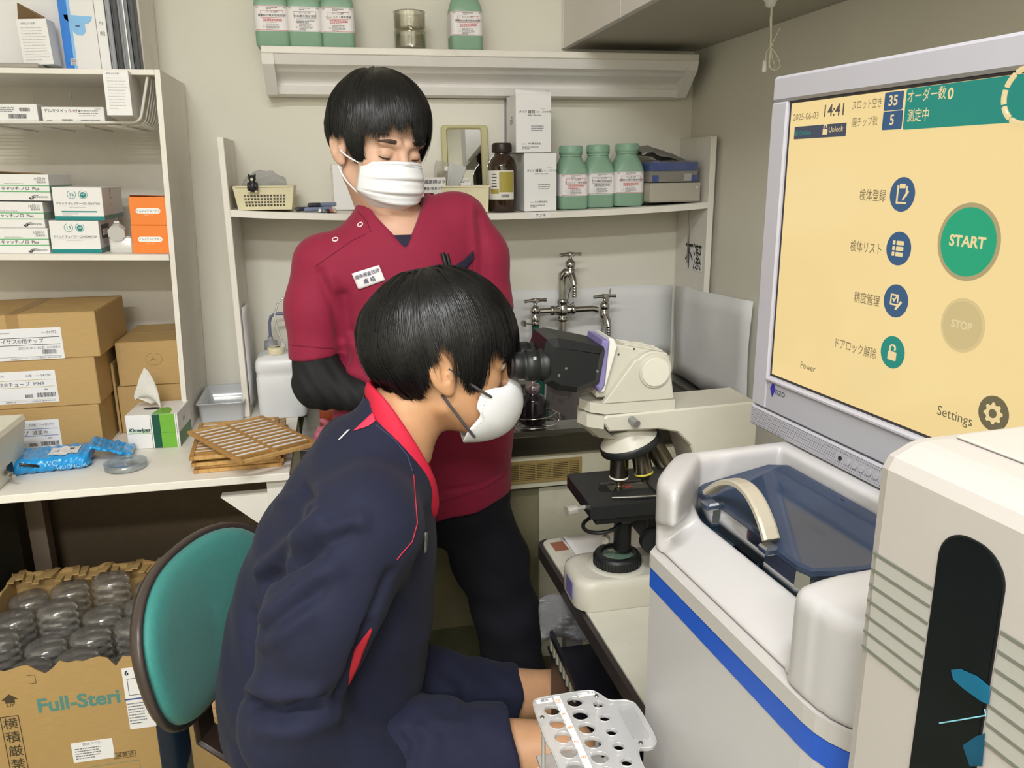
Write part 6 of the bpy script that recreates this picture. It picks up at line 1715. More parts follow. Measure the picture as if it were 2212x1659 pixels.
# ---- monitor
def TS(*a, **k): T(*a, solo=True, **k)
MY = .188
mo = thing('touch_monitor', 'grey touch monitor with a pale yellow start screen behind the tinted lid', 'monitor', OD, RZD)
mbz = M('monitor_grey', (176, 174, 182), rough=.45, var=.01); mbd = M('monitor_grey_low', (168, 167, 174), rough=.45, var=.01)
mx0, mx1, mz0, mz1 = -.1165, .306, .1165, .521
sx0, sx1, sz0, sz1 = -.0875, .286, .1835, .4935
MB().span(mx0, mx1, MY, MY + .012, sz1, mz1, .003).build('top_bezel', mbz, mo)
MB().span(mx0, sx0, MY, MY + .012, .1425, sz1, .002).build('side_bezel', mbz, mo)
MB().span(sx1, mx1, MY, MY + .012, .1425, sz1, .002).build('side_bezel', mbz, mo)
MB().span(sx0, sx1, MY, MY + .012, .1425, sz0 - .004, .002).build('bottom_bezel', mbd, mo)
MB().span(sx0, sx1, MY - .003, MY + .009, sz0 - .006, sz0, .002).build('bottom_lip', mbz, mo)
spk = MB().span(mx0 + .001, mx1 - .001, MY - .0015, MY + .012, mz0, .1412, .002).build('speaker_strip', mbd, mo)
hol = MB()
for i in range(7):
    for j in range(118):
        x = mx0 + .006 + .0034 * j + (.0017 if i % 2 else 0); z = .1385 - .0030 * i
        if x > mx1 - .004: continue
        if .047 < x < .115 and 2 <= i <= 4: continue
        hol.add([(x + .0008 * math.cos(q), MY - .0017, z + .0008 * math.sin(q)) for q in (0, PI / 3, 2 * PI / 3, PI, 4 * PI / 3, 5 * PI / 3)], [(0, 1, 2, 3, 4, 5)])
hol.build('speaker_holes', M('hole_grey', (112, 112, 120), rough=.6, var=0), spk)['kind'] = 'stuff'
for k, x in enumerate((.0545, .0660, .0765, .0870, .0975, .108)):
    MB().prism(disc(.0024 if k == 0 else .0036, 20), -MY + .0015, -MY + .0026, XF, (x, 0, .1285)).build('sensor' if k == 0 else 'touch_button', blackp if k == 0 else mbd, mo)
    if k: MB().tube([(x + .0036 * math.cos(q), MY - .0020, .1285 + .0036 * math.sin(q)) for q in [2 * PI * w_ / 20 for w_ in range(20)]], .0004, 4, True).build('button_rim', M('rim_grey', (140, 140, 148), rough=.5, var=0), mo)
MB().span(mx0 + .004, mx1 - .004, MY + .013, MY + .055, mz0 + .004, mz1 - .003, .006).build('back_shell', mbd, mo)
MB().span(sx0 + .0, sx1, MY + .004, MY + .0128, sz0, sz1).build('dark_frame', M('screen_frame', (48, 42, 46), rough=.4, var=0), mo)
# the blue corner emblem and maker's mark
q = dev(1668, 842, b=MY - .001); 
MB().prism([(-.0045, .001), (0, .0095), (.0050, .002), (.0005, -.0085)], -MY + .0, -MY + .0009, XF, (q[0], 0, q[2])).build('emblem', M('emblem_blue', (48, 44, 150), rough=.4, var=.2, scale=200), mo)
TS(mo, 'EIZO', .0078, M('dark_grey_ink', (84, 84, 92), rough=.5, var=0), (q[0] + .0055, MY - .0006, q[2] - .001), align='LEFT', bold=.01, sx=1.1)
# lit screen
def E(name, c, s=.9): return M(name, c, rough=.18, var=0, emis=s, spec=.4)
SY = MY + .0035
MB().span(sx0 + .004, sx1 - .003, SY, SY + .0004, sz0 + .003, sz1 - .003).build('screen', M('screen_cream', (250, 222, 158), rough=.10, var=.03, scale=6, emis=.86, spec=.5), mo)
def sp_(x, y): q = dev(x, y, b=SY); return q[0], q[2]
def srect(nm, mat, x0, y0, x1, y1, lift=.0003, r=0.0):
    a0, c0 = sp_(x0, (y0 + y1) / 2)[0], 0
    p = [sp_(x0, y1), sp_(x1, y0)]
    return p
def sbox(nm, mat, a0, a1, c0, c1, lift=1, r=.001):
    y = SY - .0004 * lift
    poly = [(p[0] + (a0 + a1) / 2, p[1] + (c0 + c1) / 2) for p in rrect(a1 - a0, c1 - c0, r, 3)]
    return MB().prism(poly, -y, -y + .0003, XF).build(nm, mat, mo)
sb_ = E('screen_steel_blue', (62, 98, 138), .75); sg_ = E('screen_teal', (38, 150, 134), .75); sgr = E('screen_green', (34, 168, 124), .85); sy_ = E('screen_pale', (252, 226, 168), .8); sgy = E('screen_grey', (150, 138, 104), .7); sgd = E('screen_ink', (150, 132, 98), .65); sdk = E('screen_dark_ink', (104, 96, 92), .6); sbar = E('screen_bar', (84, 90, 108), .6); spst = E('screen_disabled', (226, 203, 146), .74); spl = E('screen_disabled_text', (240, 222, 170), .78); sol = E('screen_olive', (134, 124, 92), .6)
# header
A = lambda x, y: sp_(x, y)
l0, l1 = A(1716, 300), A(1830, 263)
sbox('status_bar', sbar, l0[0], l1[0], A(1770, 300)[1] + .001, A(1770, 270)[1], 1, .0004)
TS(mo, '⊠ Online', .0075, sg_, (l0[0] + .002, SY - .0012, A(1745, 287)[1]), align='LEFT'); TS(mo, 'Unlock', .0078, sy_, (A(1792, 280)[0], SY - .0012, A(1800, 280)[1]), align='LEFT')
def padlock(x, z, s, mat, lift=2, open_=True):
    y = -SY + .0004 * lift
    m = MB().prism([(p[0], p[1]) for p in rrect(.9 * s, .7 * s, .08 * s, 3)], y, y + .0003, XF, (x, 0, z - .2 * s))
    m.tube([(x - .28 * s + (0 if True else 0), -y, z + .15 * s)] + [(x + .28 * s * math.cos(R(a)), -y - .0002, z + .42 * s + .26 * s * math.sin(R(a))) for a in range(180, -31, -21)], .07 * s, 6)
    m.build('padlock_icon', mat, mo)
padlock(A(1784, 281)[0], A(1784, 281)[1], .008, sy_)
TS(mo, '14:41', .0165, sdk, (A(1803, 239)[0], SY - .0008, A(1803, 239)[1]), bold=.012); TS(mo, '2025-06-03', .0095, sgd, (A(1742, 250)[0], SY - .0008, A(1742, 250)[1] - .001))
TS(mo, 'スロット空き', .0098, sgd, (A(1874, 226)[0], SY - .0008, A(1874, 226)[1]), sx=.72); TS(mo, '廃チップ数', .0098, sgd, (A(1869, 264)[0], SY - .0008, A(1869, 264)[1]), sx=.74)
for (x0, x1, yt, yb, tx) in ((1912, 1952, 198, 238, '35'), (1908, 1950, 240, 280, '5')):
    a0, a1 = A(x0, (yt + yb) / 2)[0], A(x1, (yt + yb) / 2)[0]; xm = (x0 + x1) / 2
    sbox('count_box', sb_, a0, a1, A(xm, yb)[1], A(xm, yt)[1], 1, .0015)
    TS(mo, tx, .0125, sy_, ((a0 + a1) / 2, SY - .0012, (A(xm, yb)[1] + A(xm, yt)[1]) / 2), bold=.02)
a0 = A(1956, 235)[0]; ct_, cb_ = A(1960, 192)[1], A(1960, 280)[1]
sbox('banner', sg_, a0, sx1 - .008, cb_, ct_, 1, .002)
TS(mo, 'オーダー数 :', .0115, sy_, (A(1962, 210)[0], SY - .0012, A(1990, 208)[1]), align='LEFT', bold=.005, sx=.78); TS(mo, '0', .0125, sy_, (A(2056, 203)[0], SY - .0012, A(2056, 203)[1]), bold=.03)
TS(mo, '測定中', .0118, sy_, (A(1962, 250)[0], SY - .0012, A(1990, 250)[1]), align='LEFT', bold=.005, sx=.74)
rc = A(2222, 205)
for k in range(10):
    a = 2 * PI * k / 10; 
    pts = [(rc[0] + .0205 * math.cos(a + w_), SY - .0012, rc[1] + .0205 * math.sin(a + w_)) for w_ in np.linspace(-.26, .26, 5)]
    MB().tube(pts, .0022, 6).build('ring_segment', sy_, mo)
# menu
rows_ = [(1950, 420, '検体登録', 1888, 424), (1942, 537, '検体リスト', 1878, 537), (1936, 650, '精度管理', 1876, 648), (1929, 761, 'ドアロック解除', 1853, 755)]
RI = .0155
for i, (x, y, s, tx, ty) in enumerate(rows_):
    ic = A(x, y); y_ = SY - .0004
    MB().prism(disc(RI, 36), -y_, -y_ + .0003, XF, (ic[0], 0, ic[1])).build('menu_disc', sb_ if i < 3 else sg_, mo)
    TS(mo, s, .0118, sgd, (ic[0] - .0205, SY - .0008, A(tx, ty)[1]), align='RIGHT', bold=.004, sx=.77)
    yy = -SY + .0009
    if i == 0:
        m = MB()
        for (p, w_, h_) in (((0, -.0075), .0125, .0018), ((-.0055, 0), .0018, .0160), ((.0055, .003), .0018, .009), ((0, .0075), .007, .004)): m.prism([(ic[0] + p[0] + a * w_ / 2, ic[1] + p[1] + b * h_ / 2) for a, b in ((-1, -1), (1, -1), (1, 1), (-1, 1))], yy, yy + .0003, XF)
        m.prism([(ic[0] + .0015, ic[1] - .0055), (ic[0] + .003, ic[1] - .0050), (ic[0] + .0090, ic[1] + .0025), (ic[0] + .0072, ic[1] + .0040), (ic[0] + .0018, ic[1] - .0035)], yy + .0004, yy + .0007, XF); m.build('clipboard_icon', sy_, mo)
    elif i == 1:
        m = MB()
        for r_ in (-1, 0, 1):
            m.prism([(ic[0] - .0058 + p[0], ic[1] + .0052 * r_ + p[1]) for p in rrect(.0030, .0038, .0006, 2)], yy, yy + .0003, XF); m.prism([(ic[0] + .0020 + p[0], ic[1] + .0052 * r_ + p[1]) for p in rrect(.0090, .0038, .0006, 2)], yy, yy + .0003, XF)
        m.build('list_icon', sy_, mo)
    elif i == 2:
        m = MB()
        for (p, w_, h_) in (((-.0015, -.0035), .0095, .0015), ((-.0058, .001), .0015, .0100), ((-.0015, .0055), .0095, .0015), ((.0028, .002), .0015, .0070)): m.prism([(ic[0] + p[0] + a * w_ / 2, ic[1] + p[1] + b * h_ / 2) for a, b in ((-1, -1), (1, -1), (1, 1), (-1, 1))], yy, yy + .0003, XF)
        m.prism([(ic[0] - .0040, ic[1] + .0016), (ic[0] - .0018, ic[1] - .0012), (ic[0] + .0022, ic[1] + .0048), (ic[0] + .0012, ic[1] + .0052), (ic[0] - .0018, ic[1] + .0012), (ic[0] - .0030, ic[1] + .0026)], yy, yy + .0003, XF)
        m.prism([(ic[0] + .0008, ic[1] - .0085), (ic[0] + .0026, ic[1] - .0080), (ic[0] + .0090, ic[1] - .0005), (ic[0] + .0072, ic[1] + .0010), (ic[0] + .0010, ic[1] - .0062)], yy + .0004, yy + .0007, XF); m.build('check_icon', sy_, mo)
    else: padlock(ic[0], ic[1] - .001, .012, sy_, 2)
def big(x, y, r, ring, face, word, ink, bold):
    ic = A(x, y); y_ = -SY + .0004
    MB().prism(disc(r * 1.13, 48), y_, y_ + .0003, XF, (ic[0], 0, ic[1])).build('button_ring', ring, mo)
    MB().prism(disc(r, 48), y_ + .0004, y_ + .0007, XF, (ic[0], 0, ic[1])).build('button_face', face, mo)
    TS(mo, word, r * .45, ink, (ic[0], SY - .0016, ic[1]), bold=bold)
big(2092, 523, .0285, E('screen_ring', (196, 178, 130), .7), sgr, 'START', sy_, .03)
big(2080, 703, .0205, E('screen_ring_pale', (236, 212, 152), .75), spst, 'STOP', spl, .03)
TS(mo, 'Power', .0105, sol, (A(1746, 793)[0], SY - .0008, A(1746, 793)[1]), sx=.95); 
ic = A(2147, 893); TS(mo, 'Settings', .0125, sol, (ic[0] - .0185, SY - .0008, A(2075, 903)[1]), align='RIGHT')
MB().prism(disc(.0148, 36), -SY + .0004, -SY + .0007, XF, (ic[0], 0, ic[1])).build('settings_disc', sol, mo)
gp = []
for k in range(32):
    a = 2 * PI * k / 32; r_ = .0092 if (k % 4) in (0, 1) else .0072; gp.append((r_ * math.cos(a), r_ * math.sin(a)))
MB().prism(gp, -SY + .0008, -SY + .0011, XF, (ic[0], 0, ic[1])).build('gear_icon', sy_, mo)
MB().prism(disc(.0038, 20), -SY + .0012, -SY + .0015, XF, (ic[0], 0, ic[1])).build('gear_hole', sol, mo)
MB().span(-.02, .06, MY + .056, MY + .075, .2, .4, .003).span(0, .04, MY + .056, MY + .085, .09, .2).build('stand_post', blackp, mo)
MB().loft([[(-.075 + p[0] + .06, MY + .10 + p[1], z) for p in rrect(.20 * k, .16 * k, .05)] for k, z in ((1, .0), (1, .05), (.9, .085), (.5, .095))]).build('stand_foot', M('glossy_black', (26, 26, 30), rough=.15, var=.02), mo)

MB().span(-.12, .16, MY + .03, MY + .16, .684 - OD[2], -.0005, .004).build('stand_block', mbd, mo)
# ------------------------------------------------------------------ tube rack in the foreground
RZ = .80
def curve_plate(name, outline_, holes, z0, z1, mat, parent, bev=.0008):
    cu = bpy.data.curves.new(name, 'CURVE'); cu.dimensions = '2D'; cu.fill_mode = 'BOTH'
    for poly in [outline_] + holes:
        sp = cu.splines.new('POLY'); sp.points.add(len(poly) - 1); sp.use_cyclic_u = True
        for i, p in enumerate(poly): sp.points[i].co = (p[0], p[1], 0, 1)
    cu.extrude = (z1 - z0) / 2 - bev; cu.bevel_depth = bev; cu.bevel_resolution = 1; cu.offset = -bev
    o = bpy.data.objects.new(name, cu); col.objects.link(o); bpy.context.view_layer.update()
    me = bpy.data.meshes.new_from_object(o.evaluated_get(bpy.context.evaluated_depsgraph_get()))
    bpy.data.objects.remove(o); bpy.data.curves.remove(cu)
    me.materials.clear(); me.materials.append(mat); me.name = name
    ob = bpy.data.objects.new(name, me); col.objects.link(ob); ob.parent = parent; ob.location = (0, 0, (z0 + z1) / 2)
    return ob
rk_m = clear('rack_acrylic', (250, 250, 250), gloss=.05, rough=.10, milk=.46, milkc=(236, 235, 236))
ry0 = .60
tr = thing('tube_rack', 'clear plastic tube rack with a numbered white strip in the front foreground', 'tube rack', (.2675 * .908, .735 * .908, CZ - (CZ - RZ) * .908)); tr.scale = (.908,) * 3
tr_o = np.array([.2675, .735])
outl_ = []
def rel(x, y): return (x - tr_o[0], y - tr_o[1])
pts = [(.2085, .870), (.2795, .872), (.288, .862), (.296, .845), (.318, .842), (.328, .832), (.3285, .762), (.318, .752), (.297, .756), (.296, .66), (.318, .655), (.3285, .645), (.3285, .59), (.2085, .59), (.2035, .60), (.2035, .77), (.2, .79), (.2, .862)]
# soften the outline
def soften(poly, it=2):
    for _ in range(it):
        q = []
        for i in range(len(poly)):
            a = np.array(poly[i]); b = np.array(poly[(i + 1) % len(poly)]); 
            q += [tuple(a * .8 + b * .2), tuple(a * .2 + b * .8)]
        poly = q
    return poly
outl_ = soften([rel(*p) for p in pts])
holes = []; centres = []
for k in range(10):
    holes.append((.2213, .8425 - .0257 * k, .0098)); holes.append((.2532, .8523 - .0257 * k, .0100)); holes.append((.2805, .8408 - .0262 * k, .0066))
circ = lambda x, y, r, n=28: [(x + r * math.cos(2 * PI * i / n), y + r * math.sin(2 * PI * i / n)) for i in range(n)]
hs = [circ(*rel(h[0], h[1]), h[2]) for h in holes if h[1] > .605]
curve_plate('top_plate', outl_, hs, -.005, 0, rk_m, tr)
curve_plate('lower_plate', [rel(*p) for p in ((.206, .865), (.288, .865), (.288, .59), (.206, .59))], [], -.085, -.081, rk_m, tr)
for h in holes:
    if h[1] > .605:
        x, y = rel(h[0], h[1])
        MB().tube([(p[0], p[1], .0002) for p in circ(x, y, h[2] + .0005, 28)], .0008, 6, True).build('hole_rim', clear('rim_white', (250, 250, 250), gloss=.15, rough=.1, milk=.5), tr)
MB().tube([(p[0], p[1], .0002) for p in outl_], .0009, 6, True).build('edge_bead', _mats['rim_white'], tr)
sx_ = rel(.2345, 0)[0]
MB().add([(rel(.2290, .868)[0], rel(0, .868)[1], .0004), (rel(.2375, .868)[0], rel(0, .868)[1], .0004), (rel(.2430, .59)[0], rel(0, .59)[1], .0004), (rel(.2345, .59)[0], rel(0, .59)[1], .0004)], [(0, 1, 2, 3)]).build('number_strip', M('strip_white', (238, 236, 230), rough=.5, var=.01), tr)
org = M('orange_number_ink', (222, 146, 78), rough=.5, var=0)
for k in range(10):
    y = .8575 - .0258 * k
    p = rel(.2335 + .0052 * k / 10, y); TS(tr, str(10 - k), .0088, org, (p[0], p[1], .0009), basis=Matrix(((0, 1, 0), (-1, 0, 0), (0, 0, 1))).transposed(), align='CENTER')
for (x, y, s) in ((.2165, .8620, '開所'), (.272, .8640, 'サーファ')):
    p = rel(x, y); lb_ = MB().span(p[0] - .0105, p[0] + .0105, p[1] - .0038, p[1] + .0038, .0002, .0006).build('printed_tag', paper, tr); TS(tr, s, .0052, ink_k, (p[0], p[1], .0009), basis=Matrix.Identity(3), bold=.01)
for (x, y) in ((.206, .832), (.2835, .8575), (.3075, .7625)): p = rel(x, y); MB().cyl((p[0], p[1], 0), (p[0], p[1], .0018), .003, .002, 12).build('screw', steel, tr)
for (x, y) in ((.2075, .832), (.286, .8575), (.2075, .60), (.286, .60)): p = rel(x, y); MB().cyl((p[0], p[1], -.0052), (p[0], p[1], -.102), .0028, n=10).build('post', clear('post_clear', (240, 240, 240), gloss=.2, rough=.08, milk=.25), tr)
MB().prism(rrect(.020, .058, .005), 0, .0015, np.eye(3), (*rel(.3115, .797), .0002)).build('handle_pad', clear('pad_clear', (240, 240, 240), gloss=.12, rough=.2, milk=.35), tr)
t = thing('white_trolley', 'white trolley top under the clear tube rack at the bottom edge', 'trolley', (.235, .60, 0))
MB().span(-.058, .045, -.15, .195, .750, .7655, .006).build('top', carton_w, t)
for x, y in ((-.046, .18), (.033, .18), (-.046, -.14), (.033, -.14)): MB().cyl((x, y, 0), (x, y, .7495), .009, n=10).build('leg', steel, t)
o = MB().span(.258, .278, .58, .70, .7662, .815).build('green_packet', M('green_packet', (58, 118, 74), rough=.4, var=.05)); tag(o, 'green packet lying on the trolley behind the tube rack', 'packet')
# ------------------------------------------------------------------ people
skin_a = M('skin_fair', (214, 172, 146), rough=.48, var=.05, scale=40, sss=.12)
skin_b = M('skin_warm', (208, 158, 118), rough=.46, var=.05, scale=40, sss=.12)
hair_m = M('black_hair', (19, 18, 19), rough=.34, var=.25, scale=60, spec=.55)
hair_b = M('black_hair_under', (13, 12, 13), rough=.6, var=.1)
scrub_m = M('magenta_scrub', (140, 22, 56), rough=.78, var=.04, scale=60, bump=.12, bscale=1400, sheen=.08)
navy_m = M('navy_jersey', (24, 28, 52), rough=.85, var=.06, scale=90, bump=.2, bscale=1500, sheen=.03)
navy_t = M('navy_trousers', (16, 17, 27), rough=.85, var=.06, scale=80, bump=.15, bscale=1200)
blk_m = M('black_ribbed_sleeve', (20, 20, 22), rough=.75, var=.1, scale=120, bump=.25, bscale=900)
navy_u = M('navy_undershirt', (34, 28, 52), rough=.8, var=.05)
maskw = M('mask_white', (236, 236, 238), rough=.75, var=.01, bump=.08, bscale=900)
red_m = M('red_collar_knit', (206, 30, 62), rough=.7, var=.04, bump=.15, bscale=1200)

class Frame:
    def __init__(s, o, f, up=(0, 0, 1.0), k=1.0):
        s.o = np.array(o, float); f = np.array(f, float); f /= np.linalg.norm(f)
        l = np.cross(np.array(up, float), f); l /= np.linalg.norm(l); u = np.cross(f, l)
        s.A = np.stack([f, l, u], 1) * k; s.k = k
    def w(s, P): return np.asarray(P, float) @ s.A.T + s.o

def link_np(name, V, F, mat, parent, base): return np_mesh(name, V - base, F, mat, parent)
def link_mb(name, mb, mat, parent, base, **kw):
    mb.v = [tuple(np.array(p) - base) for p in mb.v]; return mb.build(name, mat, parent, **kw)
def in_frame(mb, fr): mb.v = [tuple(p) for p in fr.w(np.array(mb.v))]; return mb

def head_sdf(X, Y, Z, jaw=1.0):
    Ya = np.abs(Y)
    d = s_ell(X, Y, Z, (-.012, 0, .045), (.096, .077, .092))
    d = sm(d, s_ell(X, Y, Z, (.030, 0, -.030), (.064, .062, .084)), .03)
    d = sm(d, s_ell(X, Ya, Z, (.052, .036, -.020), (.030, .026, .026)), .02)
    d = sm(d, s_cone(X, Ya, Z, (.004, .050, -.055), (.074, .014, -.104), .021, .018), .022)
    d = sm(d, s_ell(X, Y, Z, (.079, 0, -.100), (.020, .024, .019)), .015)
    d = sm(d, s_cone(X, Ya, Z, (.084, .040, .026), (.090, .012, .022), .010, .009), .012)
    d = smx(d, -s_ell(X, Ya, Z, (.101, .031, .003), (.013, .019, .011)), .008)
    d = sm(d, s_ell(X, Ya, Z, (.0795, .0305, .002), (.0135, .0150, .0125)), .004)
    d = sm(d, s_cone(X, Y, Z, (.090, 0, .012), (.108, 0, -.030), .0085, .0115), .010)
    d = sm(d, s_ell(X, Ya, Z, (.099, .0125, -.034), (.011, .0075, .0075)), .006)
    # lips (under the mask)
    d = sm(d, s_cone(X, Y, Z, (.090, -.018, -.066), (.090, .018, -.066), .0075, .0075), .008)
    # ears
    xe = X + .25 * (Z + .004) + .007; ye = Ya - .0835 + .34 * xe
    e = s_ell(xe, ye, Z, (0, 0, -.002), (.0185, .0080, .0325))
    e = smx(e, -s_ell(xe, ye, Z, (.001, .0085, .003), (.0125, .0085, .0225)), .003)
    e = sm(e, s_cone(xe, ye, Z, (.012, .004, -.010), (.009, .005, -.003), .0036, .003), .003)
    e = sm(e, s_cone(xe, ye, Z, (-.006, .0022, -.014), (-.003, .0030, .012), .0026, .0022), .002)
    e = sm(e, s_ell(xe, ye, Z, (.004, -.002, -.029), (.0085, .0055, .0085)), .005)
    return sm(d, e, .006)

# hair: one shell plus strands, both combed from the crown down to an uneven hairline
def make_hair(fr, C, rad, crown, zlow, parent, base, n, seed, wave=.0, lift=.004, L0=(.03, 1.1), bump=None, bshape=None):
    rs = np.random.RandomState(seed)
    C = np.array(C, float); rad = np.array(rad, float)
    ax = np.array(crown, float); ax /= np.linalg.norm(ax)
    ux = np.array([1.0, 0, 0]) - ax * ax[0]; ux /= np.linalg.norm(ux); uy = np.cross(ax, ux)
    def pos(phi, th, k=1.0):
        phi = np.asarray(phi); th = np.asarray(th)
        d = ax * np.cos(th)[..., None] + (ux * np.cos(phi)[..., None] + uy * np.sin(phi)[..., None]) * np.sin(th)[..., None]
        r_ = 1.0 / np.sqrt(((d / rad) ** 2).sum(-1))
        if bshape is not None: r_ = r_ * bshape(d)
        return C + d * (r_ * k)[..., None]
    def th_end(phi, jit):
        th = np.linspace(.15, 2.75, 160)
        P = pos(np.full(160, phi), th); below = P[:, 2] < zlow(P[:, 0], P[:, 1]) + jit
        i = np.argmax(below) if below.any() else 159
        return th[max(i, 2)]
    NP, NT = 120, 40
    phis = np.linspace(0, 2 * PI, NP, endpoint=False)
    te = np.array([th_end(p, .004) for p in phis]); te = (te * 2 + np.roll(te, 1) + np.roll(te, -1)) / 4
    V = []; 
    for j in range(NT):
        t = te * (j / (NT - 1)); k = .985 - .035 * max(0, (j / (NT - 1) - .85) / .15)
        V.append(pos(phis, t, 1.0) + (C - pos(phis, t, 1.0)) * (1 - k))
    # fold the rim inwards so that the shell has thickness
    for q in (.93, .86): V.append(pos(phis, te * (1.0 - .02), q))
    V = np.array(V).reshape(-1, 3); m = NT + 2
    F = [(j * NP + i, j * NP + (i + 1) % NP, (j + 1) * NP + (i + 1) % NP, (j + 1) * NP + i) for j in range(m - 1) for i in range(NP)]
    sh = link_np('hair', fr.w(V), np.array(F)[:, ::-1], hair_b, parent, base)
    # strands
    S = 11; W = []; Q = []
    ph0 = rs.uniform(0, 2 * PI, n)
    vb = 0
    allV = np.zeros((n, S, 3, 3)); 
    for i in range(n):
        jit = rs.uniform(-.012, .006) if rs.rand() < .85 else rs.uniform(-.022, -.008)
        e = th_end(ph0[i], jit * .6); 
        s0 = e * rs.uniform(*L0) * .0 + rs.uniform(0.02, .62) * e
        t = s0 + (min(e, 2.7) - s0) * np.linspace(0, 1, S)
        sw = rs.normal(0, .05) ; clump = .10 * math.sin(ph0[i] * 23) 
        ph = ph0[i] + (sw + clump * .6) * np.linspace(0, 1, S) ** 1.5 + wave * np.sin(t * 3)
        k = 1.0 + (rs.uniform(-.012, .012) + .010 * math.sin(ph0[i] * 17 + 1.0)) * np.ones(S)
        u_ = np.linspace(0, 1, S)
        k = k + rs.uniform(-.02, .014) * u_ ** 3
        if rs.rand() < .05: k = k + rs.uniform(.0, .05) * u_ ** 2
        k[0] -= .03; 
        P = pos(ph, t, k)
        T_ = np.gradient(P, axis=0); T_ /= np.linalg.norm(T_, axis=1, keepdims=True) + 1e-9
        Nn = P - C; Nn /= np.linalg.norm(Nn, axis=1, keepdims=True); B = np.cross(T_, Nn)
        w = rs.uniform(.0006, .0013) * (1 - .85 * u_ ** 2.5)
        allV[i, :, 0] = P + B * w[:, None]; allV[i, :, 1] = P - B * w[:, None]; allV[i, :, 2] = P + Nn * (w * .7)[:, None]
    V = allV.reshape(-1, 3)
    ii = np.arange(n)[:, None] * S * 3 + np.arange(S - 1)[None, :] * 3
    Fs = []
    for a, b in ((0, 2), (2, 1)):
        Fs.append(np.stack([ii + a, ii + b, ii + 3 + b, ii + 3 + a], -1).reshape(-1, 4))
    st = link_np('hair_strands', fr.w(V), np.concatenate(Fs), hair_m, sh, np.zeros(3) + base * 1.0)
    st['kind'] = 'stuff'
    return sh

def creases(V, F, bvh, lines, it=1):
    N = vnormals(V, F); D = np.zeros(len(V))
    for pts, amp, wid in lines:
        L = []
        for i in range(len(pts) - 1):
            for u in np.linspace(0, 1, 5)[:-1]:
                p, nn_ = hit(bvh, pts[i][0] + (pts[i + 1][0] - pts[i][0]) * u, pts[i][1] + (pts[i + 1][1] - pts[i][1]) * u)
                if p is not None: L.append(p)
        p, nn_ = hit(bvh, *pts[-1])
        if p is not None: L.append(p)
        if len(L) < 2: continue
        d = seg_dist(V, L); D += amp * np.exp(-(d / wid) ** 2)
    return V + N * D[:, None]

def patch(bvh, left, right, nu, nv, off_):
    def samp(pl, t):
        s = t * (len(pl) - 1); i = min(int(s), len(pl) - 2); f = s - i
        return np.array(pl[i], float) * (1 - f) + np.array(pl[i + 1], float) * f
    P = []
    last = None
    for j in range(nv + 1):
        a = samp(left, j / nv); b = samp(right, j / nv); row = []
        for i in range(nu + 1):
            q = a + (b - a) * i / nu; p, n_ = hit(bvh, *q)
            if p is None: p = last
            else:
                if n_ @ (CAM - p) < 0: n_ = -n_
                p = p + n_ * off_
            last = p; row.append(p)
        P.append(row)
    return MB().grid(P)
def seam_line(bvh, pts, r, off_=.0005, n=6):
    L = []
    for i in range(len(pts) - 1):
        for u in np.linspace(0, 1, n)[:-1]:
            p, n_ = hit(bvh, pts[i][0] + (pts[i + 1][0] - pts[i][0]) * u, pts[i][1] + (pts[i + 1][1] - pts[i][1]) * u)
            if p is not None: L.append(p + n_ * (off_ if n_ @ (CAM - p) > 0 else -off_))
    return MB().tube(L, r, 6)

def hand_pts(w, d, curl, side, up=(0, 0, 1.0)):
    """palm and five bent fingers as round-cone chains: wrist w, pointing along d"""
    d = np.array(d, float); d /= np.linalg.norm(d); n_ = np.array(up, float); n_ = n_ - d * (n_ @ d); n_ /= np.linalg.norm(n_); s_ = np.cross(n_, d) * side
    ch = [([w, w + d * .045], [.026, .030])]
    for i, (o_, L) in enumerate(((-.027, .060), (-.009, .072), (.010, .078), (.028, .070))):
        p = [w + d * .085 + s_ * o_]; a = 0.0
        for k, f in enumerate((.46, .30, .24)):
            a += curl * (.5 if k == 0 else 1.0)
            p.append(p[-1] + (d * math.cos(a) - n_ * math.sin(a)) * L * f)
        ch.append(([w + d * .03 + s_ * o_ * .7] + p, [.013, .0098, .009, .008, .0065]))
    t0 = w + d * .022 + s_ * .024; ch.append(([w + d * .012 + s_ * .012, t0, t0 + d * .03 + s_ * .022 - n_ * .008, t0 + d * .058 + s_ * .022 - n_ * .018], [.018, .013, .0105, .008]))
    return ch

# =================================================== the standing man
mb0 = np.array([.17, 1.72, 0.0])
man = thing('person', 'standing person in a magenta medical tunic with a white pleated mask, looking down', 'person', mb0)
yaw_, pit_ = R(27), R(12)
hf = Frame((.086, 1.745, 1.497), (math.sin(yaw_) * math.cos(pit_), -math.cos(yaw_) * math.cos(pit_), -math.sin(pit_)), up=(.06, 0, 1.0), k=1.03)
hA = np.linalg.inv(hf.A)
def to_local(X, Y, Z, fr, Ai):
    x, y, z = X - fr.o[0], Y - fr.o[1], Z - fr.o[2]
    return [(Ai[i, 0] * x + Ai[i, 1] * y + Ai[i, 2] * z).astype(np.float32) for i in range(3)]
SHR, SHL = np.array([-.040, 1.705, 1.268]), np.array([.250, 1.745, 1.345])
NB = np.array([.105, 1.745, 1.36])
ELR, WRR = np.array([-.062, 1.665, 1.028]), np.array([.070, 1.605, .992])
ELL, WRL = np.array([.285, 1.705, 1.060]), np.array([.195, 1.600, 1.006])
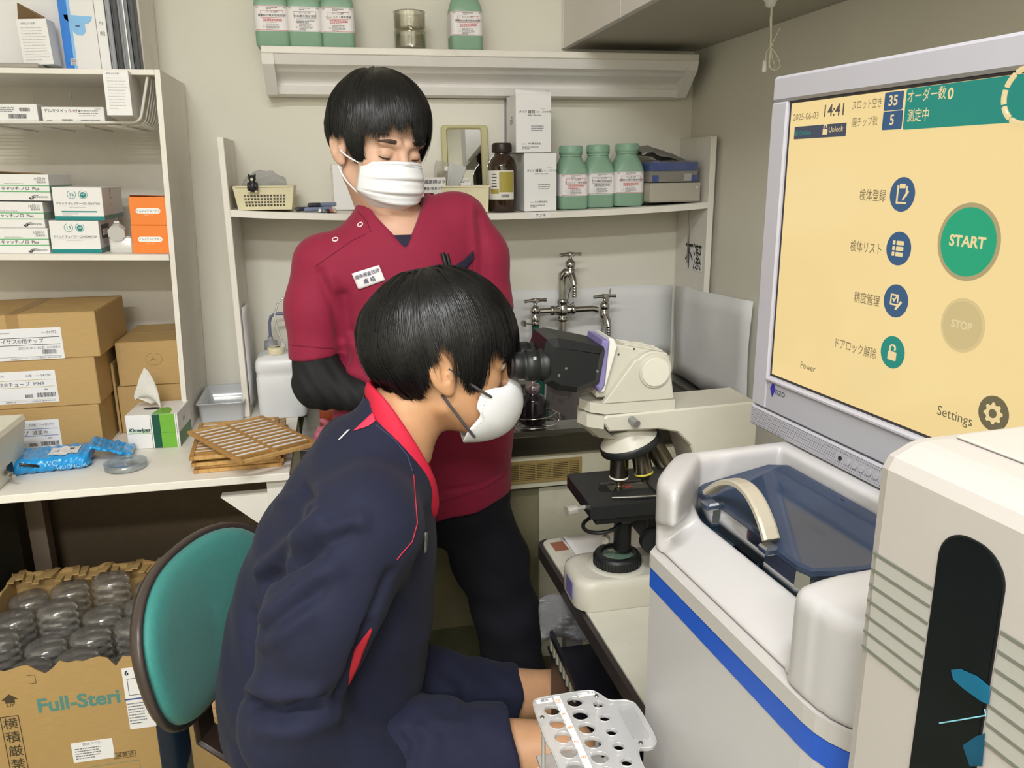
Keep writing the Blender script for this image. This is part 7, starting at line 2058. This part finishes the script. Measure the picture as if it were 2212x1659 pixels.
def man_torso(X, Y, Z, g):
    y = 1.72 + (Y - 1.72) * 1.42
    d = s_path(X, y, Z, [(.160, 1.725, .70), (.158, 1.72, .90), (.155, 1.72, 1.06), (.128, 1.725, 1.20)], [.190 + g, .186 + g, .176 + g, .162 + g], .05)
    d = sm(d, s_cone(X, Y, Z, SHR + np.array([.03, 0, -.01]), SHL - np.array([.03, 0, .01]), .068 + g, .068 + g), .07)
    d = sm(d, s_cone(X, Y, Z, NB - np.array([0, 0, .02]), NB + np.array([-.005, -.0, .035]), .075 + g, .058 + g), .05)
    return d
def man_body(X, Y, Z):
    l = to_local(X, Y, Z, hf, hA)
    d = head_sdf(*l) * hf.k
    d = sm(d, s_cone(X, Y, Z, hf.w((-.022, 0, -.05)), NB + np.array([0, .0, -.01]), .055, .060), .025)
    d = sm(d, smx(man_torso(X, Y, Z, -.022), .84 - Z, .02), .02)
    for sh, el, wr, sd in ((SHR, ELR, WRR, 1), (SHL, ELL, WRL, -1)):
        d = sm(d, s_path(X, Y, Z, [sh, el, wr], [.045, .037, .026], .02), .02)
        dr = np.array([sd, -.22, .04])
        for pts, rr in hand_pts(wr, dr, 1.0, sd, (0, -.6, .8)): d = sm(d, s_path(X, Y, Z, pts, rr, .006), .005)
    return d
V, F = surface_nets(man_body, (-.13, 1.50, .62), (.38, 1.88, 1.64), .0045)
V = relax(V, F, 1, .4)
body_o = link_np('body', V, F, skin_a, man, mb0)
# a finer head over the same form
def man_head(X, Y, Z):
    d = head_sdf(*to_local(X, Y, Z, hf, hA)) * hf.k
    return sm(d, s_cone(X, Y, Z, hf.w((-.022, 0, -.05)), NB + np.array([0, .0, -.01]), .0556, .0606), .025)
V, F = surface_nets(man_head, (-.045, 1.58, 1.345), (.215, 1.885, 1.62), .0024)
V = relax(V, F, 1, .4); m_bvh = bvh_of(V, F)
link_np('face', V + vnormals(V, F) * .0006, F, skin_a, body_o, mb0)
# face details
def dark(c): return M('lash_dark', (44, 30, 26), rough=.6, var=.05)
lash = M('lash_dark', (46, 32, 28), rough=.6, var=.05); brow_m = M('eyebrow_hair', (78, 58, 48), rough=.75, var=.2, scale=300)
for s in (-1, 1):
    L = [(.0925 - .0045 * abs(u) ** 1.5 * 1.6 - .002, s * (.0305 + .0155 * u), -.0035 - .0022 * (1 - u * u) + .0005 * u) for u in np.linspace(-1, 1, 9)]
    link_mb('eyelid_line', in_frame(MB().tube(L, [.0005, .0013, .0018, .0020, .0021, .0020, .0018, .0014, .0006], 6), hf), lash, body_o, mb0)
    L = [(.0918 - .0045 * abs(u) ** 1.5 * 1.6, s * (.0305 + .0150 * u), .0052 + .0020 * (1 - u * u)) for u in np.linspace(-1, 1, 7)]
    link_mb('eyelid_fold', in_frame(MB().tube(L, .0006, 5), hf), M('skin_crease', (160, 112, 92), rough=.6, var=0), body_o, mb0)
    bw_ = []
    for i, u in enumerate(np.linspace(-1, 1, 11)):
        c_ = np.array([.0985 - .006 * (u + .2) ** 2 * 1.0 - (.006 if u > .6 else 0) * (u - .6), s * (.033 + .0200 * u), .0245 + .003 * (1 - (u - .2) ** 2)])
        h_ = .0040 * (1 - .6 * max(0, u)) * (1 if u > -.9 else .6)
        bw_.append([c_ + np.array([.0, 0, h_ * math.sin(a)]) + np.array([.0014 * math.cos(a), 0, 0]) for a in [2 * PI * q / 8 for q in range(8)]])
    link_mb('eyebrow', in_frame(MB().loft(bw_), hf), brow_m, body_o, mb0)
# hair
def lumps(d):
    a_ = np.arctan2(d[..., 1], d[..., 0] + .2)
    return 1.0 + .014 * np.sin(a_ * 7 + d[..., 2] * 3) + .010 * np.sin(a_ * 13 - d[..., 2] * 5 + 1) + .02 * np.clip(np.abs(d[..., 1]) - .6, 0, 1)
def zlow_man(x, y):
    ya = np.abs(y)
    side = np.where(x > .030, -.028, np.where(x > -.030, .020, -.052))
    front = .050 + .016 * np.sin(y * 150 + .6) + .030 * np.exp(-((y + .010) / .010) ** 2) - .012 * np.exp(-((y - .03) / .012) ** 2)
    t = np.clip((x - .060) / .016, 0, 1)
    return side * (1 - t) + front * t
make_hair(hf, (-.006, 0, .040), (.116, .098, .107), (-.30, 0, 1.0), zlow_man, man, mb0, 6000, 3, bshape=lumps)
# mask
def man_mask(u, v):
    a = R(78) * u
    xf = .106 + .020 * math.sin(PI * min(1, v * 1.15)) ** .8 - .030 * max(0, v - .7) / .3 * (v > .7)
    wd = .064 + .006 * math.sin(PI * v) - .020 * max(0, v - .6) / .4
    x = .022 + (xf - .022) * math.cos(a) ** .75; y = wd * math.sin(a) * 1.02
    z = -.006 - .114 * v - .016 * abs(u) ** 1.6 * (1 - v) + .028 * abs(u) ** 2 * max(0, v - .45) / .55
    for k in (.24, .48, .70):
        w_ = (v - k) / .05
        x += .0042 * math.exp(-w_ * w_) * (1 - abs(u) ** 3) - .0036 * math.exp(-((v - k - .055) / .03) ** 2) * (1 - abs(u) ** 3)
    x += (.006 if v < .06 else 0) * math.exp(-(u / .16) ** 2)
    return (x, y, z)
P = [[man_mask(-1 + 2 * i / 40, j / 48) for i in range(41)] for j in range(49)]
mask_o = link_mb('face_mask', in_frame(MB().grid(P), hf), maskw, man, mb0, thick=.0015)
for v in (.035, .075): link_mb('mask_stitch', in_frame(MB().tube([np.array(man_mask(-.96 + 1.92 * i / 30, v)) + np.array([.0012, 0, 0]) for i in range(31)], .0006, 5), hf), M('mask_seam', (214, 214, 218), rough=.8, var=0), mask_o, mb0)
for s in (-1, 1):
    for v0, ez in ((.03, -.004), (.93, -.034)):
        a = np.array(man_mask(s * .98, v0)); b = np.array([-.006, s * .082, ez])
        pts = [a + (b - a) * t + np.array([0, s * .010 * math.sin(PI * t), 0]) for t in np.linspace(0, 1, 8)]
        link_mb('ear_loop', in_frame(MB().tube(pts, .0018, 6), hf), maskw, mask_o, mb0)
# tunic
def vcut(X, Y, Z, dz=0.0, gx=0.0):
    # inside of the V: right of the left edge, left of the right edge, above its point
    px_, pz_ = .126, 1.300 + dz
    l1 = ((X - px_) * .76 + (Z - pz_) * .65)      # left edge runs up to the left
    l2 = (-(X - px_) * .88 + (Z - pz_) * .47)
    return smx(smx(-l1, -l2, .006), Y - 1.77, .02)
def neck_hole(X, Y, Z, r):
    return s_cone(X, Y, Z, NB + np.array([.004, -.012, .0]), NB + np.array([-.012, -.03, .14]), r, r + .03)
def sleeves(X, Y, Z, g):
    d = s_path(X, Y, Z, [SHR, np.array([-.060, 1.690, 1.18]), np.array([-.067, 1.672, 1.045])], [.060 + g, .056 + g, .054 + g], .03)
    e = s_path(X, Y, Z, [SHL, np.array([.292, 1.738, 1.27]), np.array([.312, 1.722, 1.14])], [.060 + g, .057 + g, .052 + g], .03)
    d = smx(d, 1.084 - Z + (X + .07) * .10, .004); e = smx(e, 1.172 - Z - (X - .31) * .35, .004)
    return np.minimum(d, e)
def tunic(X, Y, Z):
    d = sm(man_torso(X, Y, Z, 0), sleeves(X, Y, Z, 0), .022)
    d = smx(d, -vcut(X, Y, Z), .003); d = smx(d, -neck_hole(X, Y, Z, .052), .004)
    d = smx(d, .738 + .10 * (X - .27) - Z, .004)
    d = d + .0035 * np.sin(Z * 26 + X * 30) * np.sin(X * 24 - Z * 10) * np.clip((1.1 - Z) / .2, 0, 1)
    return d
V, F = surface_nets(tunic, (-.15, 1.52, .68), (.40, 1.92, 1.45), .0045)
V = relax(V, F, 2, .45); b0 = bvh_of(V, F)
V = creases(V, F, b0, [
    ([(738, 640), (748, 710), (742, 790)], -.012, .013), ([(715, 600), (735, 660), (750, 740)], .009, .012),
    ([(760, 720), (800, 760), (840, 800)], -.009, .012), ([(752, 800), (790, 815), (830, 850)], .009, .012),
    ([(690, 590), (722, 660), (735, 730)], -.007, .010), ([(1035, 470), (1045, 560), (1040, 620)], -.007, .012), ([(1020, 440), (1028, 540)], .004, .010),
    ([(960, 1060), (1030, 1050), (1090, 1020)], -.003, .006), ([(790, 430), (800, 470), (840, 505)], .003, .008)])
t_bvh = bvh_of(V, F)
tun = link_np('tunic', V, F, scrub_m, man, mb0)
def under(X, Y, Z):
    d = man_torso(X, Y, Z, -.006)
    d = smx(d, -smx(vcut(X, Y, Z) - .012, 1.326 - Z, .004), .003); d = smx(d, -neck_hole(X, Y, Z, .056), .004)
    return np.maximum(d, 1.265 - Z)
V, F = surface_nets(under, (-.11, 1.54, 1.17), (.34, 1.90, 1.43), .005)
link_np('undershirt', relax(V, F, 1), F, navy_u, man, mb0)
# black sleeves
def bsleeve(X, Y, Z):
    d = s_path(X, Y, Z, [np.array([-.068, 1.682, 1.14]), ELR, ELR + (WRR - ELR) * .62], [.047, .047, .036], .03)
    d = np.minimum(d, s_path(X, Y, Z, [np.array([.300, 1.732, 1.22]), ELL, ELL + (WRL - ELL) * .8], [.045, .045, .036], .03))
    return d + .0014 * np.sin((X + Z * .6) * 210)
V, F = surface_nets(bsleeve, (-.14, 1.54, .92), (.37, 1.80, 1.28), .0042)
link_np('black_sleeve', relax(V, F, 1), F, blk_m, man, mb0)
# trousers and shoes
def trous(X, Y, Z):
    d = s_ell(X, Y, Z, (.170, 1.725, .78), (.172, .112, .15))
    L = s_path(X, 1.73 + (Y - 1.73) * 1.05, Z, [(.250, 1.728, .72), (.300, 1.725, .56), (.340, 1.72, .40), (.352, 1.72, .24), (.372, 1.72, .07)], [.088, .086, .074, .076, .080], .03)
    Rr = s_path(X, Y, Z, [(.085, 1.74, .72), (.065, 1.74, .52), (.070, 1.74, .32), (.065, 1.75, .07)], [.088, .085, .075, .078], .03)
    d = sm(d, sm(L, Rr, .03), .05)
    d = d + .003 * np.sin(Z * 60 + X * 30) * np.sin(X * 40 + Y * 30)
    return np.maximum(d, .045 - Z)
V, F = surface_nets(trous, (-.05, 1.56, .03), (.48, 1.90, .92), .0065)
link_np('trousers', relax(V, F, 1), F, navy_t, man, mb0)
for x, y in ((.372, 1.69), (.065, 1.72)):
    def shoe(X, Y, Z): return np.maximum(sm(s_ell(X, Y, Z, (x, y - .05, .03), (.047, .13, .045)), s_ell(X, Y, Z, (x, y + .04, .05), (.042, .06, .05)), .02), .004 - Z)
    V, F = surface_nets(shoe, (x - .07, y - .20, -.01), (x + .07, y + .12, .12), .007)
    link_np('shoe', V, F, blackp, man, mb0)
# tunic details
for x, y in ((778, 485), (724, 517)):
    p, n_ = hit(t_bvh, x, y); n_ = n_ if n_ @ (CAM - p) > 0 else -n_
    mbn = MB().lathe([(.0062, -.0005), (.0064, .0008), (.0046, .0012), (.0042, .0004)], p, 24, n_, cap0=False, cap1=False); sn = link_mb('snap_button', mbn, carton_w, tun, mb0)
    link_mb('snap_centre', MB().lathe([(.0042, -.0002), (.0038, .0006), (.001, .0007)], p, 20, n_), scrub_m, sn, mb0)
stitch = M('tunic_seam', (112, 16, 46), rough=.8, var=0)
for ln in ([(682, 575), (720, 548), (760, 520), (801, 500)], [(801, 500), (792, 478), (770, 452)], [(618, 744), (655, 748), (700, 752), (726, 752)], [(936, 1090), (1000, 1070), (1060, 1048), (1100, 1018)], [(1021, 560), (1020, 600)]):
    link_mb('seam', seam_line(t_bvh, ln, .0009, .0002), stitch, tun, mb0)
link_mb('pocket_trim', patch(t_bvh, [(985, 571), (1000, 562), (1022, 541)], [(990, 590), (1006, 580), (1023, 559)], 4, 10, .0022), navy_u, tun, mb0, thick=.002)
for x, y in ((953, 547), (962, 550)):
    p, n_ = hit(t_bvh, x, y); q, _ = hit(t_bvh, x + 12, y + 45)
    link_mb('pocket_pen', MB().cyl(p + n_ * .006, q + n_ * .006, .0042, n=10), blackp, tun, mb0)
tg = patch(t_bvh, [(760, 591), (775, 625)], [(819, 573), (832, 605)], 12, 8, .0028); c0 = np.array(tg.v)
tag_o = link_mb('name_tag', tg, M('tag_white', (232, 228, 230), rough=.5, var=.01), tun, mb0, thick=.0012)
g = c0.reshape(9, 13, 3); ex = g[4, 12] - g[4, 0]; ey = g[0, 6] - g[8, 6]; W_ = np.linalg.norm(ex); H_ = np.linalg.norm(ey); ex /= W_; ez = np.cross(ex, ey / H_); ez /= np.linalg.norm(ez); ey = np.cross(ez, ex)
Bs = Matrix([[float(ex[i]), float(ey[i]), float(ez[i])] for i in range(3)])
ctr = g[4, 6] + ez * .0032 - mb0
T(tag_o, '臨床検査技師', W_ * .150, ink_navy, ctr + ey * H_ * .20, basis=Bs, bold=.006); T(tag_o, '高 橋', W_ * .190, ink_navy, ctr - ey * H_ * .20, basis=Bs, bold=.006)

# =================================================== the seated boy
bb0 = np.array([-.03, 1.28, 0.0])
boy = thing('person', 'seated boy in a navy track jacket with a red collar, bending to the microscope eyepieces', 'person', bb0)
bf = Frame((.150, 1.29, 1.152), (1.0, -.03, -.06), k=1.06)
bA = np.linalg.inv(bf.A)
BN = np.array([.060, 1.285, 1.005])
SN, SFR = np.array([.010, 1.125, .945]), np.array([.015, 1.435, .945])
ELN, WRN = np.array([-.120, 1.085, .655]), np.array([.005, 1.095, .545])
ELF, WRF = np.array([-.05, 1.50, .68]), np.array([-.01, 1.42, .575])
HN, KN, AN = np.array([-.075, 1.195, .515]), np.array([.320, 1.125, .495]), np.array([.275, 1.125, .085])
HF_, KF, AF = np.array([-.055, 1.36, .510]), np.array([.385, 1.415, .390]), np.array([.42, 1.42, .085])
def boy_torso(X, Y, Z, g):
    y = 1.28 + (Y - 1.28) * .98
    d = s_path(X, y, Z, [(-.088, 1.28, .50), (-.076, 1.28, .61), (-.052, 1.28, .72), (-.018, 1.28, .84), (.018, 1.28, .95)], [.160 + g, .163 + g, .156 + g, .138 + g, .104 + g], .05)
    d = sm(d, s_cone(X, Y, Z, SN + np.array([.0, .02, -.005]), SFR - np.array([.0, .02, .005]), .078 + g, .078 + g), .07)
    d = sm(d, s_cone(X, Y, Z, (.030, 1.285, .98), BN + np.array([.008, 0, .055]), .082 + g, .060 + g), .04)
    return d
def boy_body(X, Y, Z):
    d = head_sdf(*to_local(X, Y, Z, bf, bA)) * bf.k
    d = sm(d, s_path(X, Y, Z, [bf.w((-.030, 0, -.04)), bf.w((-.052, 0, -.085)), BN + np.array([.006, 0, .0])], [.053, .055, .061], .02), .025)
    d = sm(d, boy_torso(X, Y, Z, -.03), .02)
    for sh, el, wr, sd in ((SN, ELN, WRN, -1), (SFR, ELF, WRF, 1)):
        d = sm(d, s_path(X, Y, Z, [sh, el, wr], [.045, .036, .025], .02), .02)
        for pts, rr in hand_pts(wr, (.75, .12 * sd * -1, -.66), .5, sd, (.66, 0, .75)): d = sm(d, s_path(X, Y, Z, pts, rr, .006), .005)
    for h_, k_, a_ in ((HN, KN, AN), (HF_, KF, AF)):
        d = sm(d, s_path(X, Y, Z, [h_, h_ + (k_ - h_) * .6, k_, k_ + (a_ - k_) * .35, a_], [.062, .056, .050, .048, .034], .02), .02)
    return d
V, F = surface_nets(boy_body, (-.22, .98, .04), (.50, 1.58, 1.30), .0068)
body_b = link_np('body', relax(V, F, 1, .4), F, skin_b, boy, bb0)
def boy_head(X, Y, Z):
    d = head_sdf(*to_local(X, Y, Z, bf, bA)) * bf.k
    return sm(d, s_path(X, Y, Z, [bf.w((-.030, 0, -.04)), bf.w((-.052, 0, -.085)), BN + np.array([.006, 0, .0])], [.0546, .0566, .0626], .02), .025)
V, F = surface_nets(boy_head, (.0, 1.17, .985), (.285, 1.41, 1.30), .0022)
V = relax(V, F, 1, .4); bh_bvh = bvh_of(V, F)
link_np('face', V + vnormals(V, F) * .0008, F, skin_b, body_b, bb0)
for s in (-1, 1):
    ey_ = np.array([.0835, s * .0305, .001])
    eyeb = link_mb('eye', in_frame(MB().lathe([(.0125 * math.sin(R(a)), -.0125 * math.cos(R(a))) for a in range(2, 179, 11)], ey_, 18, (1, 0, 0)), bf), M('eye_white', (222, 216, 210), rough=.2, var=0), body_b, bb0)
    link_mb('iris', in_frame(MB().lathe([(.0058, .0113), (.003, .0124), (.0005, .0128)], ey_, 18, (1, 0, 0)), bf), M('iris_dark', (34, 22, 18), rough=.1, var=0), eyeb, bb0)
    L = [(.0965 - .0050 * abs(u) ** 1.5 * 1.7, s * (.0305 + .0155 * u), .0052 + .0026 * (1 - u * u) - .002 * max(0, u)) for u in np.linspace(-1, 1, 9)]
    link_mb('eyelid_line', in_frame(MB().tube(L, [.0004, .0012, .0015, .0017, .0017, .0017, .0017, .0015, .0008], 6), bf), lash, body_b, bb0)
    bw_ = []
    for i, u in enumerate(np.linspace(-1, 1, 11)):
        c_ = np.array([.0990 - .006 * (u + .2) ** 2 - (.006 if u > .6 else 0) * (u - .6), s * (.033 + .0200 * u), .0250 + .003 * (1 - (u - .2) ** 2)])
        h_ = .0036 * (1 - .6 * max(0, u))
        bw_.append([c_ + np.array([.0014 * math.cos(a), 0, h_ * math.sin(a)]) for a in [2 * PI * q / 8 for q in range(8)]])
    link_mb('eyebrow', in_frame(MB().loft(bw_), bf), brow_m, body_b, bb0)
def zlow_boy(x, y):
    xs = [-.14, -.10, -.075, -.058, -.044, -.034, -.028, -.014, .0, .012, .020, .028, .046, .054, .062, .075, .11, .14]
    zs = [-.02, -.052, -.070, -.074, -.062, -.040, .012, .040, .042, .036, .010, -.026, -.040, -.024, .016, .024, .014, .002]
    return np.interp(x, xs, zs) + .004 * np.sin(y * 160)
def bshape(d):
    # fuller at the back of the head, flatter on the nape
    return 1.0 + .05 * np.exp(-(((d[..., 0] + .9) / .5) ** 2 + ((d[..., 2] - .1) / .5) ** 2)) - .06 * np.clip(-d[..., 2] - .3, 0, 1) + .8 * (lumps(d) - 1.0)
make_hair(bf, (-.004, 0, .030), (.120, .096, .112), (-.22, .12, 1.0), zlow_boy, boy, bb0, 6500, 8, bshape=bshape)
# white fold-flat mask
seam_p = [(.1085, -.006), (.118, -.026), (.1275, -.046), (.1320, -.070), (.1275, -.093), (.114, -.114), (.092, -.128), (.064, -.133), (.036, -.130)]
edge_p = [(.1030, .012, -.016), (.101, .026, -.030), (.088, .043, -.0335), (.066, .057, -.032), (.0535, .063, -.040), (.048, .066, -.058), (.0535, .063, -.073), (.037, .058, -.098), (.032, .045, -.118)]
def smooth_pts(pts, n):
    pts = np.array(pts, float); m = len(pts); out = []
    for i in range(n + 1):
        s = (m - 1) * i / n; k = min(int(s), m - 2); f = s - k
        p0, p1, p2, p3 = pts[max(k - 1, 0)], pts[k], pts[k + 1], pts[min(k + 2, m - 1)]
        out.append(.5 * ((2 * p1) + (-p0 + p2) * f + (2 * p0 - 5 * p1 + 4 * p2 - p3) * f * f + (-p0 + 3 * p1 - 3 * p2 + p3) * f ** 3))
    return np.array(out)
SP = smooth_pts(seam_p, 32); EP = smooth_pts(edge_p, 32)
P = []
for i in range(33):
    row = []
    for j in range(-14, 15):
        u = abs(j) / 14; s = -1 if j < 0 else 1
        a = np.array([SP[i][0], 0, SP[i][1]]); b = np.array([EP[i][0], s * EP[i][1], EP[i][2]])
        k = math.sin(u * PI / 2) ; kx = 1 - math.cos(u * PI / 2)
        row.append((a[0] + (b[0] - a[0]) * (kx * .75 + u * .25), b[1] * (k * .8 + u * .2) * 1.03, a[2] + (b[2] - a[2]) * (kx * .6 + u * .4)))
    P.append(row)
mk_o = link_mb('face_mask', in_frame(MB().grid(P), bf), maskw, boy, bb0, thick=.0016)
dots = MB()
for i in range(0, 33):
    for j in (1,):
        p = np.array(P[i][1]) * .75 + np.array(P[i][2]) * .25; dots.lathe([(.0006, -.0004), (.0007, .0012), (.0002, .0014)], p, 6, (0, -1, 0))
link_mb('mask_stitch', in_frame(dots, bf), M('mask_stitch_grey', (188, 188, 186), rough=.8, var=0), mk_o, bb0)['kind'] = 'stuff'
band_m = M('grey_elastic', (82, 78, 80), rough=.8, var=.05)
for s in (-1, 1):
    a = np.array([.070, s * .0620, -.044]); b = np.array([.030, s * .078, -.016]); c_ = np.array([.002, s * .083, .004])
    link_mb('ear_band', in_frame(MB().tube(smooth_pts([a, (a + b) / 2 + np.array([0, s * .004, 0]), b, c_], 10), .0022, 6), bf), band_m, mk_o, bb0)
    a = np.array([.0475, s * .0605, -.108]); b = np.array([.018, s * .076, -.068]); c_ = np.array([-.006, s * .080, -.036])
    link_mb('ear_band', in_frame(MB().tube(smooth_pts([a, (a + b) / 2 + np.array([0, s * .003, 0]), b, c_], 10), .0022, 6), bf), band_m, mk_o, bb0)
# jacket
def jacket(X, Y, Z):
    d = boy_torso(X, Y, Z, .0)
    d = sm(d, s_path(X, Y, Z, [SN, np.array([-.060, 1.085, .83]), ELN, WRN], [.082, .076, .066, .046], .04), .03)
    d = sm(d, s_path(X, Y, Z, [SFR, np.array([-.015, 1.50, .83]), ELF, WRF], [.080, .072, .062, .044], .04), .03)
    hole = s_path(X, Y, Z, [BN + np.array([.004, 0, -.03]), bf.w((-.052, 0, -.085)), bf.w((-.03, 0, 0))], [.058, .060, .075], .01)
    d = smx(d, -hole, .004)
    # open front below the chin
    vn = smx(smx(-((X - .118) * .50 + (Z - .900) * .60 - np.abs(Y - 1.285) * .95), X * 0 + .07 - X, .004), Y * 0 + .88 - Z, .004)
    d = smx(d, -vn, .004)
    d = d + .0035 * np.sin(Z * 34 + X * 22) * np.sin(X * 30 - Y * 26 + Z * 12)
    return np.maximum(d, .43 - Z)
V, F = surface_nets(jacket, (-.27, .98, .42), (.20, 1.60, 1.10), .0052)
V = relax(V, F, 2, .45); b0 = bvh_of(V, F)
V = creases(V, F, b0, [(q_[0], q_[1] * 1.45, q_[2]) for q_ in [
    ([(566, 1236), (623, 1184), (692, 1120)], .011, .015), ([(575, 1256), (630, 1214), (680, 1176)], -.012, .013),
    ([(643, 1186), (717, 1146), (776, 1128)], .008, .014), ([(640, 1206), (700, 1176), (760, 1150)], -.007, .011),
    ([(571, 1340), (640, 1280), (717, 1230)], .008, .016), ([(574, 1362), (640, 1310), (690, 1272)], -.009, .013), ([(566, 1390), (620, 1356), (660, 1330)], .006, .014),
    ([(540, 1490), (608, 1503), (677, 1490)], .009, .016), ([(548, 1518), (608, 1542), (690, 1516)], -.015, .013), ([(560, 1575), (640, 1580), (720, 1550)], .007, .018),
    ([(655, 1060), (672, 1078), (664, 1100)], -.007, .010), ([(600, 1085), (640, 1075)], .004, .012),
    ([(545, 1330), (540, 1420), (536, 1490)], -.008, .013), ([(800, 1360), (765, 1440), (735, 1500)], -.010, .012),
    ([(840, 1240), (800, 1340), (770, 1420)], -.006, .010), ([(880, 1200), (868, 1290), (860, 1400)], .003, .02)]])
j_bvh = bvh_of(V, F)
jk = link_np('track_jacket', V, F, navy_m, boy, bb0)
# red stand collar
cp = [(.030, 1.290, 1.100), (.040, 1.245, 1.092), (.060, 1.222, 1.058), (.086, 1.212, 1.010), (.108, 1.222, .962), (.124, 1.250, .915), (.126, 1.262, .892)]
cpn = smooth_pts(cp, 24); cpf = cpn.copy(); cpf[:, 1] = 2 * 1.290 - cpf[:, 1]
full = np.concatenate([cpn[::-1], cpf[1:]])
rr_ = []
m_ = len(full)
for i, p in enumerate(full):
    tt = full[min(i + 1, m_ - 1)] - full[max(i - 1, 0)]; tt /= np.linalg.norm(tt)
    axis_ = np.array([.35, 0, .94]); out_ = p - np.array([.075 + .35 * (p[2] - 1.0) * .0, 1.29, p[2]]); out_ = out_ - tt * (out_ @ tt); out_ /= np.linalg.norm(out_) + 1e-9
    h_ = np.cross(tt, out_); h_ = h_ if h_ @ axis_ > 0 else -h_
    e = abs(i - (m_ - 1) / 2) / ((m_ - 1) / 2); wv = .021 * (1 - .55 * max(0, e - .7) / .3); th_ = .0075 * (1 - .4 * max(0, e - .8) / .2)
    rr_.append([p + h_ * wv * math.cos(a) + out_ * th_ * math.sin(a) for a in [2 * PI * q / 14 for q in range(14)]])
link_mb('red_collar', MB().loft(rr_), red_m, jk, bb0)
piping = M('red_piping', (190, 44, 60), rough=.7, var=0); pnk = M('coral_red_panel', (226, 54, 84), rough=.7, var=.03)
link_mb('red_piping', seam_line(j_bvh, [(893, 1026), (897, 1080), (901, 1130), (890, 1170), (868, 1195), (855, 1212)], .0009, .0006), piping, jk, bb0)
link_mb('red_shoulder_panel', patch(j_bvh, [(764, 932), (785, 912), (806, 892)], [(770, 930), (795, 922), (812, 910)], 4, 8, .0018), pnk, jk, bb0, thick=.0012)
link_mb('white_mark', patch(j_bvh, [(731, 952), (752, 930)], [(736, 950), (757, 929)], 2, 4, .0018), carton_w, jk, bb0, thick=.0008)
link_mb('red_gusset', patch(j_bvh, [(801, 1354), (766, 1400), (756, 1440), (751, 1477)], [(803, 1360), (790, 1392), (775, 1432), (752, 1478)], 4, 14, .0022), M('dark_red_panel', (176, 34, 48), rough=.7, var=.04), jk, bb0, thick=.0012)
link_mb('shoulder_seam', seam_line(j_bvh, [(812, 918), (850, 948), (880, 985), (893, 1026)], .0011, .0004), M('navy_seam', (56, 58, 88), rough=.8, var=0), jk, bb0)
link_mb('chest_print', patch(j_bvh, [(916, 1150), (914, 1195)], [(922, 1150), (920, 1192)], 2, 6, .0016), M('grey_print', (146, 146, 150), rough=.7, var=.2, scale=300), jk, bb0, thick=.0006)
# shorts
def shorts(X, Y, Z):
    d = s_ell(X, Y, Z, (-.085, 1.28, .53), (.170, .175, .125))
    n1 = s_path(X, Y, Z, [HN, np.array([.08, 1.155, .510]), np.array([.30, 1.125, .497])], [.100, .088, .078], .03)
    n1 = smx(n1, (X - .233) + .12 * (Z - .5), .004)
    f1 = s_path(X, Y, Z, [HF_, np.array([.12, 1.385, .465]), np.array([.34, 1.410, .385])], [.098, .078, .066], .03)
    f1 = smx(f1, ((X - .282) * .93 - (Z - .39) * .25), .004)
    d = sm(sm(d, n1, .04), f1, .03)
    return np.maximum(d + .003 * np.sin(X * 70 + Z * 40) * np.sin(Y * 60 + X * 20), .40 - Z if False else d - 1)
V, F = surface_nets(shorts, (-.26, 1.0, .28), (.36, 1.56, .68), .0058)
V = relax(V, F, 2, .45); b0 = bvh_of(V, F)
V = creases(V, F, b0, [([(880, 1580), (900, 1600), (890, 1640)], -.008, .01), ([(905, 1575), (940, 1600)], .006, .012), ([(960, 1450), (1000, 1480), (1010, 1530)], -.005, .012), ([(940, 1560), (1000, 1565)], .006, .012)])
link_np('shorts', V, F, navy_m, boy, bb0)
for a_, d_ in ((AN, 1), (AF, 1)):
    x, y = a_[0], a_[1]
    def shoe(X, Y, Z): return np.maximum(sm(s_ell(X, Y, Z, (x + .06, y, .03), (.125, .045, .045)), s_ell(X, Y, Z, (x - .01, y, .055), (.055, .04, .05)), .02), .004 - Z)
    V, F = surface_nets(shoe, (x - .1, y - .07, -.01), (x + .22, y + .07, .13), .007)
    link_np('shoe', V, F, carton_w, boy, bb0)
flush_texts()
